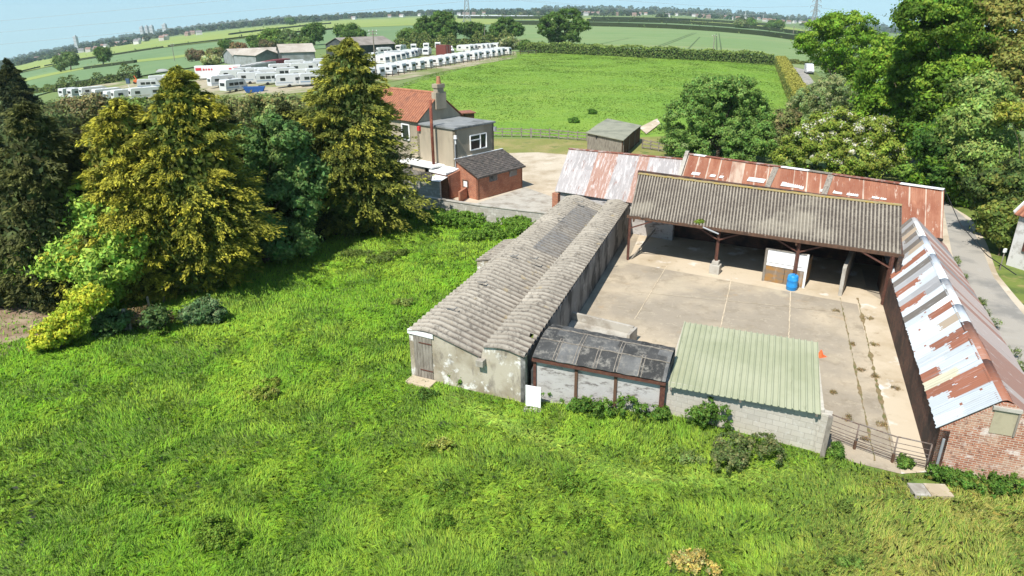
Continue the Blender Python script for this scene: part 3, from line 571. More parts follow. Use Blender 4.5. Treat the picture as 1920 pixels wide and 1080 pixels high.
def wall(name, A, B, z0, zA, zB, mt, parent, th=.22, out=None, extra=()):
    """upright wall of thickness th behind the line A-B; zA, zB top heights; extra: (t, z) further top points"""
    A, B = np.asarray(A, float)[:2], np.asarray(B, float)[:2]; d = (B - A) / np.linalg.norm(B - A); n = np.array([-d[1], d[0]]) * th
    if out is not None and np.dot(n, np.asarray(out)[:2]) > 0: n = -n
    tops = [(0, zA)] + sorted(extra) + [(1, zB)]; m = MB()
    fr = [(*lerp(A, B, t), z) for t, z in tops]; bk = [(*(lerp(A, B, t) + n), z) for t, z in tops]; fl = [(*lerp(A, B, t), z0) for t, _ in tops]; bl = [(*(lerp(A, B, t) + n), z0) for t, _ in tops]
    flip = np.dot(np.array([d[1], -d[0]]), n) > 0
    def q(*p): m.poly(p[::-1] if flip else p)
    for i in range(len(tops) - 1):
        q(fl[i], fl[i + 1], fr[i + 1], fr[i]); q(bl[i + 1], bl[i], bk[i], bk[i + 1]); q(fr[i], fr[i + 1], bk[i + 1], bk[i])
    q(bl[0], fl[0], fr[0], bk[0]); q(fl[-1], bl[-1], bk[-1], fr[-1])
    return m.build(name, mt, parent)

# ---- twin-roofed cowshed ------------------------------------------------------
shed = thing('cowshed', 'long grey cowshed with twin corrugated cement roofs and a valley between', 'cowshed', rsFL)
ff = [W(766.5, 617, rsFL, rsFR), W(799, 616, rsFL, rsFR), W(902, 667, rsFL, rsFR), W(907, 648, rsFL, rsFR), W(944, 650, rsFL, rsFR), W(984, 667, rsFL, rsFR)]
wid = np.linalg.norm((rsFR - rsFL)[:2]); ft = [float(np.dot((p - rsFL)[:2], (rsFR - rsFL)[:2]) / wid ** 2) for p in ff]; fz = [p[2] for p in ff]
def roofspan(name, k, nseg, parent):
    """k: three profile stations (eave, bend, low edge)"""
    t_ = np.linspace(0, 1, nseg); ts, zs = [ft[i] for i in k], [fz[i] for i in k]
    tt = np.linspace(ts[0], ts[-1], nseg); zz = np.interp(tt, ts, zs); zz[1:-1] = .25 * zz[:-2] + .5 * zz[1:-1] + .25 * zz[2:]; zz[1:-1] = .25 * zz[:-2] + .5 * zz[1:-1] + .25 * zz[2:]
    Lx = np.linalg.norm((rsBL - rsFL)[:2]); nr = int(Lx / .40); per = 8; nu = nr * per + 1; pts = np.zeros((nseg, nu, 3)); ph = np.zeros((nseg, nu))
    hole = []
    for i in range(nseg):
        for j, u in enumerate(np.linspace(-.004, 1, nu)):
            A, B = lerp(rsFL, rsBL, u), lerp(rsFR, rsBR, u); p = lerp(A, B, tt[i]); s = math.sin(2 * math.pi * u * nr); s = math.copysign(abs(s) ** .7, s)
            row = int(u * nr / 3); jz = ((row * 7919 + int(nseg) * 31) % 13 - 6) * .0010
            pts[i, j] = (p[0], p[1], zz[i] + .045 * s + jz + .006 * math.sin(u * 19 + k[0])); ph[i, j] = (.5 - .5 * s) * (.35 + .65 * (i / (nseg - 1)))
    cc_ = []
    for i in range(nseg):
        r_ = []
        for j in range(nu):
            u = j / (nu - 1); g_ = .5 - .06 * math.sin(u * 37 + k[0]) ; sh_ = random.Random(int(u * nr / 3) * 5 + (i > nseg * .45) * 3 + k[0]).uniform(.82, 1.08)
            if k[0] == 0 and i > nseg * .42 and .50 < u < .93: c_ = (.18, .18, .175)
            else: c_ = (.375 * sh_, .34 * sh_, .28 * sh_)
            r_.append(c_)
        cc_.append(r_)
    m = MB(); m.grid(pts, cols=cc_)
    if k[0] == 3:                                               # the broken corner of the second roof
        hc = np.array(proj(pts[nseg - 3, int(nu * .048)])); f2 = []
        for f in m.f:
            q = np.mean([proj(m.v[i]) for i in f], 0)
            if ((q[0] - 998) / 7.5) ** 2 + ((q[1] - 630) / 4.5) ** 2 > 1 + .4 * math.sin(q[0] * 1.3): f2.append(f)
        kp = set(f2); m.c = [c_ for f_, c_ in zip(m.f, m.c) if f_ in kp]; m.f = f2; m.m = [0] * len(f2)
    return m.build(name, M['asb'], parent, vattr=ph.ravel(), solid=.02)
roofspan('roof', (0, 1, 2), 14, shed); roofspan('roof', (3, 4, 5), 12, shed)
wall('front_wall', rsFL, rsFR, -.1, fz[0] - .05, fz[5] - .05, M['shed_render'], shed, .2, (-.4, -.9), extra=[(ft[1], fz[1] - .06), (ft[2], fz[2] - .05), (ft[3], fz[3] - .06), (ft[4], fz[4] - .06)])
wall('yard_wall', rsFR, rsBR, -.1, fz[5] - .06, fz[5] - .06, M['dark_render'], shed, .2, (.9, -.4))
wall('field_wall', rsFL, rsBL, -.1, fz[0] - .06, fz[0] - .06, M['shed_render'], shed, .2, (-.9, .4))
wall('back_wall', rsBL, rsBR, -.1, fz[0] - .1, fz[5] - .1, M['whitewash'], shed, .2, (.4, .9))
dn = -np.array([-(rsFR - rsFL)[1], (rsFR - rsFL)[0], 0]) / wid; du = (rsFR - rsFL) / wid; du[2] = 0
d0, d1 = P(778.5, 700), P(810.5, 700); d0 = W(776, 640, rsFL, rsFR); d1 = W(810, 648, rsFL, rsFR); dz = W(793, 629, rsFL, rsFR)[2]
m = MB(); k = 6
for i in range(k):
    a, c = lerp(d0, d1, i / k), lerp(d0, d1, (i + .94) / k); m.prism([(a + dn * .0)[:2], (c)[:2], (c + dn * .035)[:2], (a + dn * .035)[:2]], .1, dz)
dr = m.build('door', M['wood'], shed)
for hz in (.5, dz - .35):
    m = MB(); m.beam(xy(d1 + dn * .045, hz), xy(lerp(d1, d0, .7) + dn * .045, hz), .02, .05); m.build('hinge', M['rustpaint'], dr)
m = MB(); m.beam(xy(d0 - du * .25 + dn * .03, dz + .1), xy(d1 + du * .1 + dn * .03, dz + .06), .08, .2); m.build('lintel', M['whiteboard'], shed)
m = MB(); vq = lerp(rsFL, rsFR, ft[2] + .01); m.box(xy(vq + dn * .15, fz[2] - .38), (.34, .3, .3), AX); m.build('rainwater_head', M['concrete_plain'], shed, bevel=.02)
m = MB(); m.box(xy(lerp(d0, d1, .5) + dn * .35, 0), (1.25, .6, .13), -math.atan2(-du[1], du[0])); m.build('doorstep', M['concrete_pale'], shed, bevel=.02)
for (px, py) in ((1088, 379), (1130, 441), (1053, 410), (1003, 485), (965, 480), (848, 580), (905, 530)):   # lifted ridge pieces
    u_ = RNG.uniform(.5, 1); q = P(px, py, fz[1] + .07); m = MB(); m.beam(q - du * .3, q + du * .12 + np.array([0, 0, .03]), .05, .03); m.beam(q + du * .08, q + du * .16 + np.array([.06, .17, .06]), .05, .03); m.build('slipped_tile', M['dark_render'], shed)
# little side bay on the field side
e0, e1 = P(926, 486, fz[0]), P(978, 447, fz[0]); e0[2] = e1[2] = 0; eo = -du * 1.05
m = MB(); m.prism([(e0 + eo)[:2], (e1 + eo)[:2], (e1)[:2], (e0)[:2]], -.1, [fz[0] - .32, fz[0] - .32, fz[0] - .08, fz[0] - .08]); sb = m.build('side_bay', M['shed_render'], shed)
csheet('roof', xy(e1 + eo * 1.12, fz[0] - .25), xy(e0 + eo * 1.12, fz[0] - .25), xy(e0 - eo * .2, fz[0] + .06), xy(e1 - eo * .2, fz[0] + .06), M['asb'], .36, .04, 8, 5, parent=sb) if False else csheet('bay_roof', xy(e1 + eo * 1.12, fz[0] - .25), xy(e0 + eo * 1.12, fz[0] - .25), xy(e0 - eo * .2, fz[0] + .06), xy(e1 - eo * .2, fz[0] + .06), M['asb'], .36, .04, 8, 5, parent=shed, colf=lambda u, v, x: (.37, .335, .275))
m = MB()
gq = [lerp(rsFL, rsBL, .45), lerp(rsFL, rsBL, .995)]
vl = [lerp(lerp(rsFL, rsBL, u), lerp(rsFR, rsBR, u), ft[2] + .008) for u in (.30, .98)]
vV = []
for i in range(2600):
    u = RNG.beta(1.6, .9); q = lerp(vl[0], vl[1], u) + np.array([RNG.normal() * .09, RNG.normal() * .09, 0]); vV.append((q[0], q[1], fz[2] + .08 + abs(RNG.normal()) * .04))
vV = np.array(vV); np_mesh('valley_moss', cards(vV, np.tile([0, 0, 1.0], (len(vV), 1)), np.full(len(vV), .05), .6, .8), 4, np.repeat(vary((.22, .2, .04), len(vV)), 4, 0), M['leaf'], shed, nrm=np.tile([0, 0, 1.0], (len(vV) * 4, 1)))

# ---- black felt lean-to ------------------------------------------------------
ls = thing('cattle_shelter', 'low shelter with patched black felt roof and whitewashed front, joining the twin-roofed cowshed', 'shelter', DA)
da = (DB - DA) / np.linalg.norm(DB - DA); dnn = np.array([-da[1], da[0], 0])     # dnn: into the yard
eL, eR = W(1000, 664, DA, DB), W(1248, 711, DA, DB); bL, bR = P(1037, 607, 2.42), P(1266, 652, 2.35)
KU, KV = 40, 14; pts = np.zeros((KV, KU, 3)); cols = [[None] * KU for _ in range(KV)]; tone = {}
for i, v in enumerate(np.linspace(0, 1, KV)):
    for j, u in enumerate(np.linspace(0, 1, KU)):
        p = lerp(lerp(eL, eR, u), lerp(bL, bR, u), v); p = p - dnn * .22 * (1 - v); p[2] = lerp(eL[2], bL[2], 1 - (1 - v) ** 1.9) + lerp(0, eR[2] - eL[2], u) * (1 - v) + .02 * math.sin(j * 1.7) * math.sin(i)
        key = (int(u * 6.3 + (i > 6) * .4), 0 if v < .38 else (1 if v < .76 else 2)); tone.setdefault(key, rnd.choice([.03, .045, .06, .10, .13, .085, .05]))
        t_ = tone[key]; cols[i][j] = (t_, t_ * 1.0, t_ * .98)
m = MB(); m.grid(pts := np.array([[lerp(lerp(eL, eR, u), lerp(bL, bR, u), v) - dnn * .22 * (1 - v) for u in np.linspace(0, 1, KU)] for v in np.linspace(0, 1, KV)]), cols=cols)
V_ = np.array(m.v).reshape(KV, KU, 3)
for i, v in enumerate(np.linspace(0, 1, KV)): V_[i, :, 2] = np.linspace(eL[2], eR[2], KU) * (1 - v) + np.linspace(bL[2], bR[2], KU) * v + .26 * math.sin(math.pi * v) + .012 * np.sin(np.arange(KU) * 1.3 + i)
m.v = [tuple(q) for q in V_.reshape(-1, 3)]; rf = m.build('roof', M['felt'], ls, solid=.05)
for i in (5, 10):
    m = MB()
    for j in range(KU - 1): m.beam(V_[i, j] + [0, 0, .015], V_[i, j + 1] + [0, 0, .015], .05, .025)
    m.build('batten', M['wood'], ls)
for j in (6, 12, 18, 24, 31):
    m = MB(); lo_, hi_ = (0, 6) if j % 4 else (0, 10)
    for o_ in (0, .9):
        for i in range(lo_, hi_): m.beam(lerp(V_[i, j], V_[i, j + 1], o_) + [0, 0, .012], lerp(V_[i + 1, j], V_[i + 1, j + 1], o_) + [0, 0, .012], .028, .02)
    m.build('seam', M['wood'], ls)
zt = min(eL[2], eR[2]) - .2
pp = [W(x, 720, DA, DB) for x in (1003, 1080, 1154, 1243)]
for i in range(3):
    a, c = xy(pp[i] + da * .06, 0), xy(pp[i + 1] - da * .06, 0); z1, z2 = [lerp(eL[2], eR[2], (i + q) / 3) - .16 for q in (0, 1)]
    m = MB(); m.prism([a[:2], c[:2], (c + dnn * .1)[:2], (a + dnn * .1)[:2]], -.1, [z1, z2, z2, z1]); m.build('front_panel', M['whitewash'], ls)
for i, p in enumerate(pp):
    m = MB(); wd_ = .12 if i < 3 else .2; m.box(xy(p, -.1), (wd_, wd_, lerp(eL[2], eR[2], i / 3) - .02), math.atan2(da[1], da[0])); m.build('post', M['rustpaint' if i in (3, 0) else 'brownwood'], ls)
m = MB(); m.beam(xy(pp[0] - da * .1 - dnn * .12, eL[2] - .16), xy(pp[3] + da * .1 - dnn * .12, eR[2] - .14), .12, .14); m.build('gutter', M['rustpaint'], ls)
for A_, B_, z_ in ((DA, bL, bL[2] - .2), (DB, bR, bR[2] - .15)):
    wall('end_wall', A_, xy(B_, 0), -.1, zt, z_, M['dark_render'], ls, .1)
wall('back_wall', xy(bL, 0), xy(bR, 0), -.1, bL[2] - .15, bR[2] - .12, M['dark_render'], ls, .1)
wd_ = thing('white_board', 'blank white board leaning at the corner of the cowshed end wall', 'board', P(998, 752))
a, c = P(986, 765), P(1014, 770); m = MB(); m.prism([(a - dnn * .05)[:2], (c - dnn * .05)[:2], c[:2], a[:2]], .15, 1.08); m.build('panel', M['whiteboard'], wd_)
m = MB(); m.box(xy(lerp(a, c, .5) - dnn * .15, -.02), (.7, .25, .14), math.atan2(da[1], da[0])); m.build('footing', M['concrete_plain'], wd_)

# ---- concrete feed trough in the yard -----------------------------------------
tr = thing('feed_trough', 'concrete feed trough against the yard side of the felt-roofed shelter', 'trough', P(1120, 640))
a, c = P(1072, 612), P(1186, 640); q = (c - a) / np.linalg.norm(c - a); nn = np.array([-q[1], q[0], 0])
m = MB(); m.prism([a[:2], c[:2], (c + nn * .14)[:2], (a + nn * .14)[:2]], -.02, .78); m.build('back_slab', M['concrete_plain'], tr, bevel=.015)
m = MB(); m.prism([(a - nn * .85)[:2], (c - nn * .75)[:2], (c - nn * .02)[:2], (a - nn * .02)[:2]], -.02, .38); m.build('trough_base', M['concrete_plain'], tr, bevel=.02)
m = MB(); m.prism([(c + q * .02 + nn * .14)[:2], (c + q * .16 + nn * .14)[:2], (c + q * .16 - nn * .85)[:2], (c + q * .02 - nn * .85)[:2]], -.02, .74); m.build('end_slab', M['concrete_plain'], tr, bevel=.015)

# ---- green roofed block shed ---------------------------------------------------
gs = thing('block_shed', 'block-built lean-to with pale green ribbed metal roof beside the yard gate', 'shed', GA)
ga = (GB - GA) / np.linalg.norm(GB - GA); gn = np.array([-ga[1], ga[0], 0])
GA2, GB2 = GA - gn * .28, GB - gn * .28                         # the roof oversails the wall
e0, e1 = W(1253, 724, GA2, GB2), W(1538.5, 776, GA2, GB2); r0, r1 = P(1283, 603, e0[2] + .75), P(1533, 641, e1[2] + .75)
csheet('roof', e0, e1, r1, r0, M['green_tin'], .235, .024, 12, 6, 'box', gs, thick=.02)
zf = min(e0[2], e1[2]) - .03
wall('front_wall', GA, GB, -.1, e0[2] + .02, e1[2] + .02, M['block'], gs, .16, -gn)
wall('end_wall', GB, xy(r1 - gn * .1, 0), -.1, e1[2] + .01, r1[2] - .08, M['block'], gs, .16, ga)
wall('end_wall', GA, xy(r0 - gn * .1, 0), -.1, e0[2] + .01, r0[2] - .08, M['block'], gs, .16, -ga)
m = MB(); pr = GB + ga * .1; m.box(xy(pr + gn * .1, -.1), (.34, .34, e1[2] - .0), math.atan2(ga[1], ga[0])); m.build('pier', M['block'], gs)
m = MB(); m.beam(xy(GB + ga * .2 - gn * .22, -.1), xy(GB + ga * .24 - gn * .22, e1[2] - .05), .16); m.build('corner_post', M['wood'], gs)
m = MB()
for t_ in np.linspace(.02, .98, 3): m.beam(xy(lerp(e0, e1, t_), 0) + np.array([0, 0, lerp(e0, e1, t_)[2] - .1]), lerp(r0, r1, t_) - np.array([0, 0, .1]), .08, .12)
m.build('rafter', M['wood'], gs)

# ---- gate ---------------------------------------------------------------------
gt = thing('field_gate', 'rusty tubular steel gate of many rails across the yard entrance', 'gate', P(1560, 850))
h0, h1, h2, h3 = P(1547, 822), P(1601, 843), P(1672, 868), P(1735, 882); gz = 1.08
H0, H1, H2, H3 = [np.array(q) for q in (h0, h1, h2, h3)]
for s0, s1 in ((H0, H1), (H1 + .02, H2), (H2 + .02, H3)):
    for j, z in enumerate((.16, .26, .37, .49, .64, .84, gz)):
        m = MB(); m.tube(xy(s0, z), xy(s1, z), .024 if j == 6 else .013, n=8); m.build('rail', M['gate_metal'], gt, smooth=True)
for q, z in ((H0, gz + .1), (H1, gz), (H2, gz), (H3, gz)):
    m = MB(); m.tube(xy(q, 0), xy(q, z), .026, n=8); m.build('upright', M['gate_metal'], gt, smooth=True)
for q in (H1, H2):
    m = MB(); m.beam(xy(q, 0.0), xy(q, .38), .07, .09); m.build('latch', M['brownwood'], gt)

# ---- open fronted barn ----------------------------------------------------------
bn = thing('open_barn', 'open-fronted barn with lichened corrugated cement roof facing the concrete yard', 'barn', PO[0])
pd = (PO[3] - PO[0]) / np.linalg.norm(PO[3] - PO[0]); pn = np.array([-pd[1], pd[0], 0])
EZ, RZ = 3.0, 4.35
a0, a1, r0, r1 = P(1180, 404, EZ), P(1689, 476, EZ), P(1197.5, 326, RZ), P(1690.5, 386, RZ)
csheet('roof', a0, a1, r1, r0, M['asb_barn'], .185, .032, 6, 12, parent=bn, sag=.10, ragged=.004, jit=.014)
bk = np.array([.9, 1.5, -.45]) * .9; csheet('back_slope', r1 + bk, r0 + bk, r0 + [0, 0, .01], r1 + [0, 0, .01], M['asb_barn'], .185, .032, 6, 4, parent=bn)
m = MB(); k = 40
for i in range(k):
    u0, u1 = i / k, (i + 1.03) / k; zz = .045 - .10 * math.sin(math.pi * u0) * .45 + rnd.uniform(-.012, .012); m.beam(lerp(r0, r1, u0) + [0, 0, zz], lerp(r0, r1, u1) + [0, 0, zz], .28, .06)
m.build('ridge_tiles', mat('lichen_ridge', (0.34, 0.27, 0.13), [dict(col=(0.40, 0.28, 0.06), scale=4, lo=.5, hi=.6, det=8), dict(col=(0.2, .17, .13), scale=6, lo=.55, hi=.7)]), bn)
tops = [P(1182, 410, EZ - .12), P(1349, 434, EZ - .12), P(1497, 457, EZ - .12), P(1671, 480, EZ - .12)]
for i, q in enumerate(PO):
    m = MB(); tz = EZ - .15; m.beam(xy(q, 0), xy(q, tz), .13, .13); m.beam(xy(q - pd * .07, 0), xy(q - pd * .07, tz), .02, .2); po = m.build('post', M['rustpaint'], bn)
    for s in ((1,) if i == 0 else ((-1,) if i == 3 else (-1, 1))):
        m = MB(); m.beam(xy(q, 2.15), xy(q + pd * s * 1.5, tz - .02), .06, .08); m.build('brace', M['rustpaint'], po)
m = MB(); m.beam(xy(PO[0] - pd * .2, EZ - .1), xy(PO[3] + pd * .5, EZ - .1), .12, .18); m.build('eaves_beam', M['brownwood'], bn)
m = MB()
for t_ in np.linspace(.02, .98, 4): m.beam(lerp(a0, a1, t_) - [0, 0, .3], lerp(r0, r1, t_) - [0, 0, .4], .1, .16)
m.build('rafter_frame', M['brownwood'], bn)
m = MB()
for v in (.3, .6, .9): m.beam(lerp(a0, r0, v) - [0, 0, .26], lerp(a1, r1, v) - [0, 0, .26], .08, .1)
m.build('purlin_frame', M['brownwood'], bn)
pq = xy(PO[1], 0); m = MB(); m.prism([(pq + pd * x + pn * y)[:2] for x, y in ((-.3, -.26), (.3, -.26), (.3, .26), (-.3, .26))], 0, .62); 
m.prism([(pq + pd * x + pn * y)[:2] for x, y in ((-.2, -.18), (.2, -.18), (.2, .18), (-.2, .18))], .62, .85); m.build('post_footing', M['concrete_plain'], bn, bevel=.03)
b0, b1 = F0 + uF * 7.6 - nF * .3, F0 + uF * 24.2 - nF * .3
bw = wall('back_wall', b0, b1, -.05, RZ - .35, RZ - .35, M['brick_dark'], bn, .22, -nF)
wall('end_wall', PO[3] + pd * .25 - pn * .1, b1 + uF * .2, -.05, EZ - .1, RZ - .3, M['brick_dark'], bn, .22, -pd)
for c_, wd2, hh in ((lerp(b0, b1, .12), 1.1, 2.1), (lerp(b0, b1, .62), 1.1, 2.0)):
    m = MB(); m.prism([(c_ + uF * x - nF * y)[:2] for x, y in ((-wd2 / 2, .015), (wd2 / 2, .015), (wd2 / 2, .05), (-wd2 / 2, .05))], 0, hh); m.build('door', M['brownwood'], bn)
m = MB(); q0, q1 = P(1574, 556), P(1568, 500); q1 = q0 + pn * 5.6; m.prism([(q0 - pd * .1)[:2], (q0 + pd * .1)[:2], (q1 + pd * .1)[:2], (q1 - pd * .1)[:2]], 0, [1.75, 1.75, 1.9, 1.9]); m.build('partition', M['concrete_plain'], bn, bevel=.02)
# broken gutter and moss on the roof
gp = lerp(a0, a1, .31) - pn * .06; m = MB(); m.tube(gp - [0, 0, .06], lerp(a0, a1, .375) - pn * .12 - [0, 0, .32], .05); m.build('broken_gutter', M['steel'], bn)
gp = P(1312, 417, EZ + .05); V, lc, _ = clumped([(*gp, .22, .18, .12)], 40, .10, 40, .045, (.19, .26, .04)); np_mesh('roof_moss', V, 4, lc, M['leaf'], bn)
gp = P(1330, 402, EZ + .30); m = MB(); m.beam(gp, gp + (r0 - a0) / np.linalg.norm(r0 - a0) * .55, .09, .02); m.build('roof_patch', M['whiteboard'], bn)
# sloping prop inside, left
pp_ = thing('timber_prop', 'pale timber pole leaning in the left bay of the open barn', 'pole', P(1186, 478)); m = MB(); m.tube(P(1183, 487) + [0, 0, .02], xy(P(1183, 487) + pn * 3.4 + pd * .3, 1.15), .06); m.build('pole', M['wood'], pp_)
# white panelled stall
st = thing('calf_pen', 'white and stained board calf pen standing in the barn behind the blue barrel', 'pen', P(1465, 535))
s0, s1 = P(1430, 527), P(1505, 541); sd = (s1 - s0) / np.linalg.norm(s1 - s0); sn = np.array([-sd[1], sd[0], 0])
stn = mat('stained_board', (0.20, 0.15, 0.105), [dict(col=(0.30, 0.16, 0.05), scale=1.6, lo=.45, hi=.6, st=(1, 1, 2.5)), dict(col=(0.38, 0.33, 0.28), scale=3, st=(1, 1, .2), lo=.55, hi=.7)])
for t0, t1 in ((0.03, .5), (.51, .97)):
    m = MB(); m.prism([lerp(s0, s1, t0)[:2], lerp(s0, s1, t1)[:2], (lerp(s0, s1, t1) + sn * .04)[:2], (lerp(s0, s1, t0) + sn * .04)[:2]], .05, 1.0); m.build('lower_board', stn, st)
for z0, z1 in ((1.03, 1.2), (1.24, 2.0)):
    m = MB(); m.prism([lerp(s0, s1, .03)[:2], lerp(s0, s1, .97)[:2], (lerp(s0, s1, .97) + sn * .05)[:2], (lerp(s0, s1, .03) + sn * .05)[:2]], z0, z1); m.build('upper_board', M['whiteboard'], st)
for t_ in (0, 1):
    m = MB(); m.beam(xy(lerp(s0, s1, t_), 0), xy(lerp(s0, s1, t_), 2.06), .12, .1); m.build('post', M['whiteboard' if t_ else 'wood'], st)
m = MB(); m.beam(xy(s0, 2.04), xy(s1, 2.04), .1, .06); m.build('top_rail', M['wood'], st)
for s_ in (s0, s1): wall('side', s_, s_ + sn * 1.9, .02, 1.5, 1.5, stn, st, .05)
# barrel
br = thing('barrel', 'blue plastic barrel on the yard at the foot of a barn post', 'barrel', PO[2] - pn * .42)
q = np.array(br.location); prof_ = [(0, .26), (.05, .29), (.22, .30), (.25, .315), (.28, .30), (.60, .30), (.63, .315), (.66, .30), (.84, .29), (.9, .26), (.92, .22)]; m = MB(); n_ = 18
m.grid([[(q[0] + r * math.cos(2 * math.pi * i / n_), q[1] + r * math.sin(2 * math.pi * i / n_), z) for i in range(n_ + 1)] for z, r in prof_]); m.build('drum', M['barrel'], br, smooth=True)
m = MB(); m.tube((q[0], q[1], .895), (q[0], q[1], .925), .23, .22, 18); lid = m.build('lid', M['barrel'], br); m = MB(); m.tube((q[0] + .12, q[1], .925), (q[0] + .12, q[1], .95), .035, n=10); m.build('bung', M['black'], lid)
# orange crate behind the green shed
oc = thing('road_cone', 'small orange cone beyond the right edge of the green roof', 'cone', P(1538, 668)); q = np.array(oc.location)
m = MB(); m.tube(q + [0, 0, .04], q + [0, 0, .32], .14, .03, 14); m.build('cone_body', mat('orange_plastic', (.75, .13, .04), rough=.5), oc); m = MB(); m.box(q, (.4, .4, .04), .3); m.build('base', bpy.data.materials['orange_plastic'], oc)
cl = thing('concrete_slab', 'square concrete cover slab in the grass outside the gate', 'slab', P(1740, 925)); q = np.array(cl.location)
for dx, wdx, mt_ in ((-.32, .5, 'concrete_plain'), (.3, .7, 'concrete_pale')):
    m = MB(); m.box(q + [dx, -dx * .06, 0.0], (wdx, .62, .17), -.09); m.build('cover', M[mt_], cl, bevel=.01)

# ---- long rusty range behind the yard --------------------------------------------
def rustcol(kind):
    seeds = [rnd.random() for _ in range(80)]
    def f(u, v, x):
        s = seeds[int(x / 7) % 80]; s2 = seeds[(int(x / 7) * 7 + (3 if v > .5 else 0)) % 80]
        if kind == 'red' and (x / 7) % 1 < .10 and s2 > .35: return (.47, .38, .30)
        if kind == 'red' and .30 < (s * 7) % 1 < .42 and v > .3: return (.44, .33, .25)
        if kind == 'red': return tuple(lerp((.245, .10, .06), (.33, .15, .09), s2) if s < 2 else (.42, .30, .24))
        return tuple(np.array((.36, .335, .325)) * (.9 + .2 * s2) if s < .9 else (.36, .22, .17))
    return f
EZr, RZr = 2.35, 4.35
lr = thing('range_barn', 'brick barn with pale streaked rusting tin roof, left of the red-roofed range', 'barn', F0)
rl, rm = P(1067, 279, RZr), P(1284, 299, RZr); el = P(1040, 358, EZr); em = F0 + uF * 9.2; em = P(1262, 392, EZr)
csheet('roof', el, em, rm, rl, M['pale_tin'], .12, .012, 4, 12, parent=lr, colf=rustcol('pale'))
offb = (rl - el) * np.array([1, 1, 0]); csheet('roof', xy(rm + offb, EZr), xy(rl + offb, EZr), rl, rm, M['pale_tin'], .12, .012, 4, 5, parent=lr, colf=rustcol('pale'))
m = MB(); m.beam(rl + [0, 0, .03], rm + [0, 0, .03], .34, .06); m.build('ridge_cap', M['rust_tin'] if False else mat('rusty_ridge', (.22, .08, .05), [dict(col=(.4, .33, .3), scale=2, lo=.5, hi=.65)]), lr)
wl, wm = xy(el + nF * .25 + uF * .15, 0), xy(em + nF * .25, 0)
wall('front_wall', wl, wm, -.05, EZr - .02, EZr - .02, M['whitewash'], lr, .25, -nF)
wall('gable_wall', wl, xy(wl + offb * 2 - nF * .5, 0), -.05, EZr - .03, EZr - .03, M['brick_old'], lr, .25, -uF, extra=[(.5, RZr - .08)])
wall('back_wall', xy(wl + offb * 2 - nF * .5, 0), xy(wm + offb * 2 - nF * .5, 0), -.05, EZr - .03, EZr - .03, M['brick_old'], lr, .25, nF)
m = MB(); m.box(xy(wl - uF * .05 - nF * .18, -.05), (.5, .35, EZr - .1), math.atan2(uF[1], uF[0])); m.build('brick_pier', M['brick_orange'], lr)
rr = thing('range_barn', 'long brick range with red rusted tin roof running behind the open barn', 'barn', F0 + uF * 10)
RZ2 = RZr + .35; r2a, r2b = P(1291, 289, RZ2), P(1770, 356, RZ2); e2a, e2b = P(1266, 392, EZr), P(1767, 447, EZr)
e2a = xy(lerp(el, e2b, .36), EZr)
csheet('roof', e2a, e2b, r2b, r2a, M['rust_tin'], .12, .012, 4, 12, parent=rr, colf=rustcol('red'), jit=.02)
offb = (r2b - e2b) * np.array([1, 1, 0]); csheet('roof', xy(r2b + offb, EZr), xy(r2a + offb, EZr), r2a, r2b, M['rust_tin'], .12, .012, 4, 5, parent=rr, colf=rustcol('red'))
for t0, t1, mt_ in ((0.0, .03, 'x'), (.03, .085, 'whiteboard'), (.085, .42, 'x'), (.42, .53, 'whiteboard'), (.53, .62, 'wood'), (.62, .86, 'x'), (.86, 1.0, 'whiteboard')):
    m = MB(); m.beam(lerp(r2a, r2b, t0) + [0, 0, .035], lerp(r2a, r2b, t1) + [0, 0, .035], .36, .05); m.build('ridge_cap', bpy.data.materials['rusty_ridge'] if mt_ == 'x' else M[mt_], rr)
nrm = np.cross(e2b - e2a, r2a - e2a); nrm /= np.linalg.norm(nrm); nrm *= np.sign(nrm[2]); upd = (r2a - e2a) / np.linalg.norm(r2a - e2a); upd = upd - uF * np.dot(upd, uF); upd /= np.linalg.norm(upd)
gu, gv = np.meshgrid(np.linspace(0, 1, 260), np.linspace(.1, 1, 120)); gp = (e2a * ((1 - gu) * (1 - gv))[..., None] + e2b * (gu * (1 - gv))[..., None] + r2b * (gu * gv)[..., None] + r2a * ((1 - gu) * gv)[..., None]).reshape(-1, 3)
gq = gp - EYE; gD = gq @ fw; gx = 960 + F_PX * (gq @ RT) / gD; gy = 540 - F_PX * (gq @ UP) / gD
for px, py, wd2, hh in ((1303, 331, .6, .35), (1335, 335, .4, .3), (1352, 337, .28, .3), (1412, 344, .9, .5), (1426, 346, .4, .5), (1441, 349, .2, .45), (1481, 354, 1.3, .5), (1502, 358, .22, .45), (1544, 363, .45, .4), (1570, 367, .55, .45), (1592, 370, .3, .42), (1602, 371, .42, .42), (1640, 376, .42, .5), (1656, 378, .34, .45)):
    q0 = gp[np.argmin((gx - px) ** 2 + (gy - (py - 2)) ** 2)] + nrm * .06
    m = MB(); m.beam(q0, q0 + upd * hh, wd2, .015); m.build('roof_light', mat('dull_roof_light', (.58, .58, .56)) if px == 1303 else bpy.data.materials['dull_roof_light'], rr)
for u0, u1 in ((.34, .40), (.565, .615)):                        # loose grey strips lying on the slope
    a = lerp(e2a, e2b, u0); c = lerp(r2a, r2b, u1); nrm = np.cross(e2b - e2a, r2a - e2a); nrm /= np.linalg.norm(nrm); nrm *= np.sign(nrm[2]); m = MB(); m.beam(lerp(a, c, .25) + nrm * .05, c + nrm * .05, .36, .02); m.build('loose_sheet', M['wood'], rr)
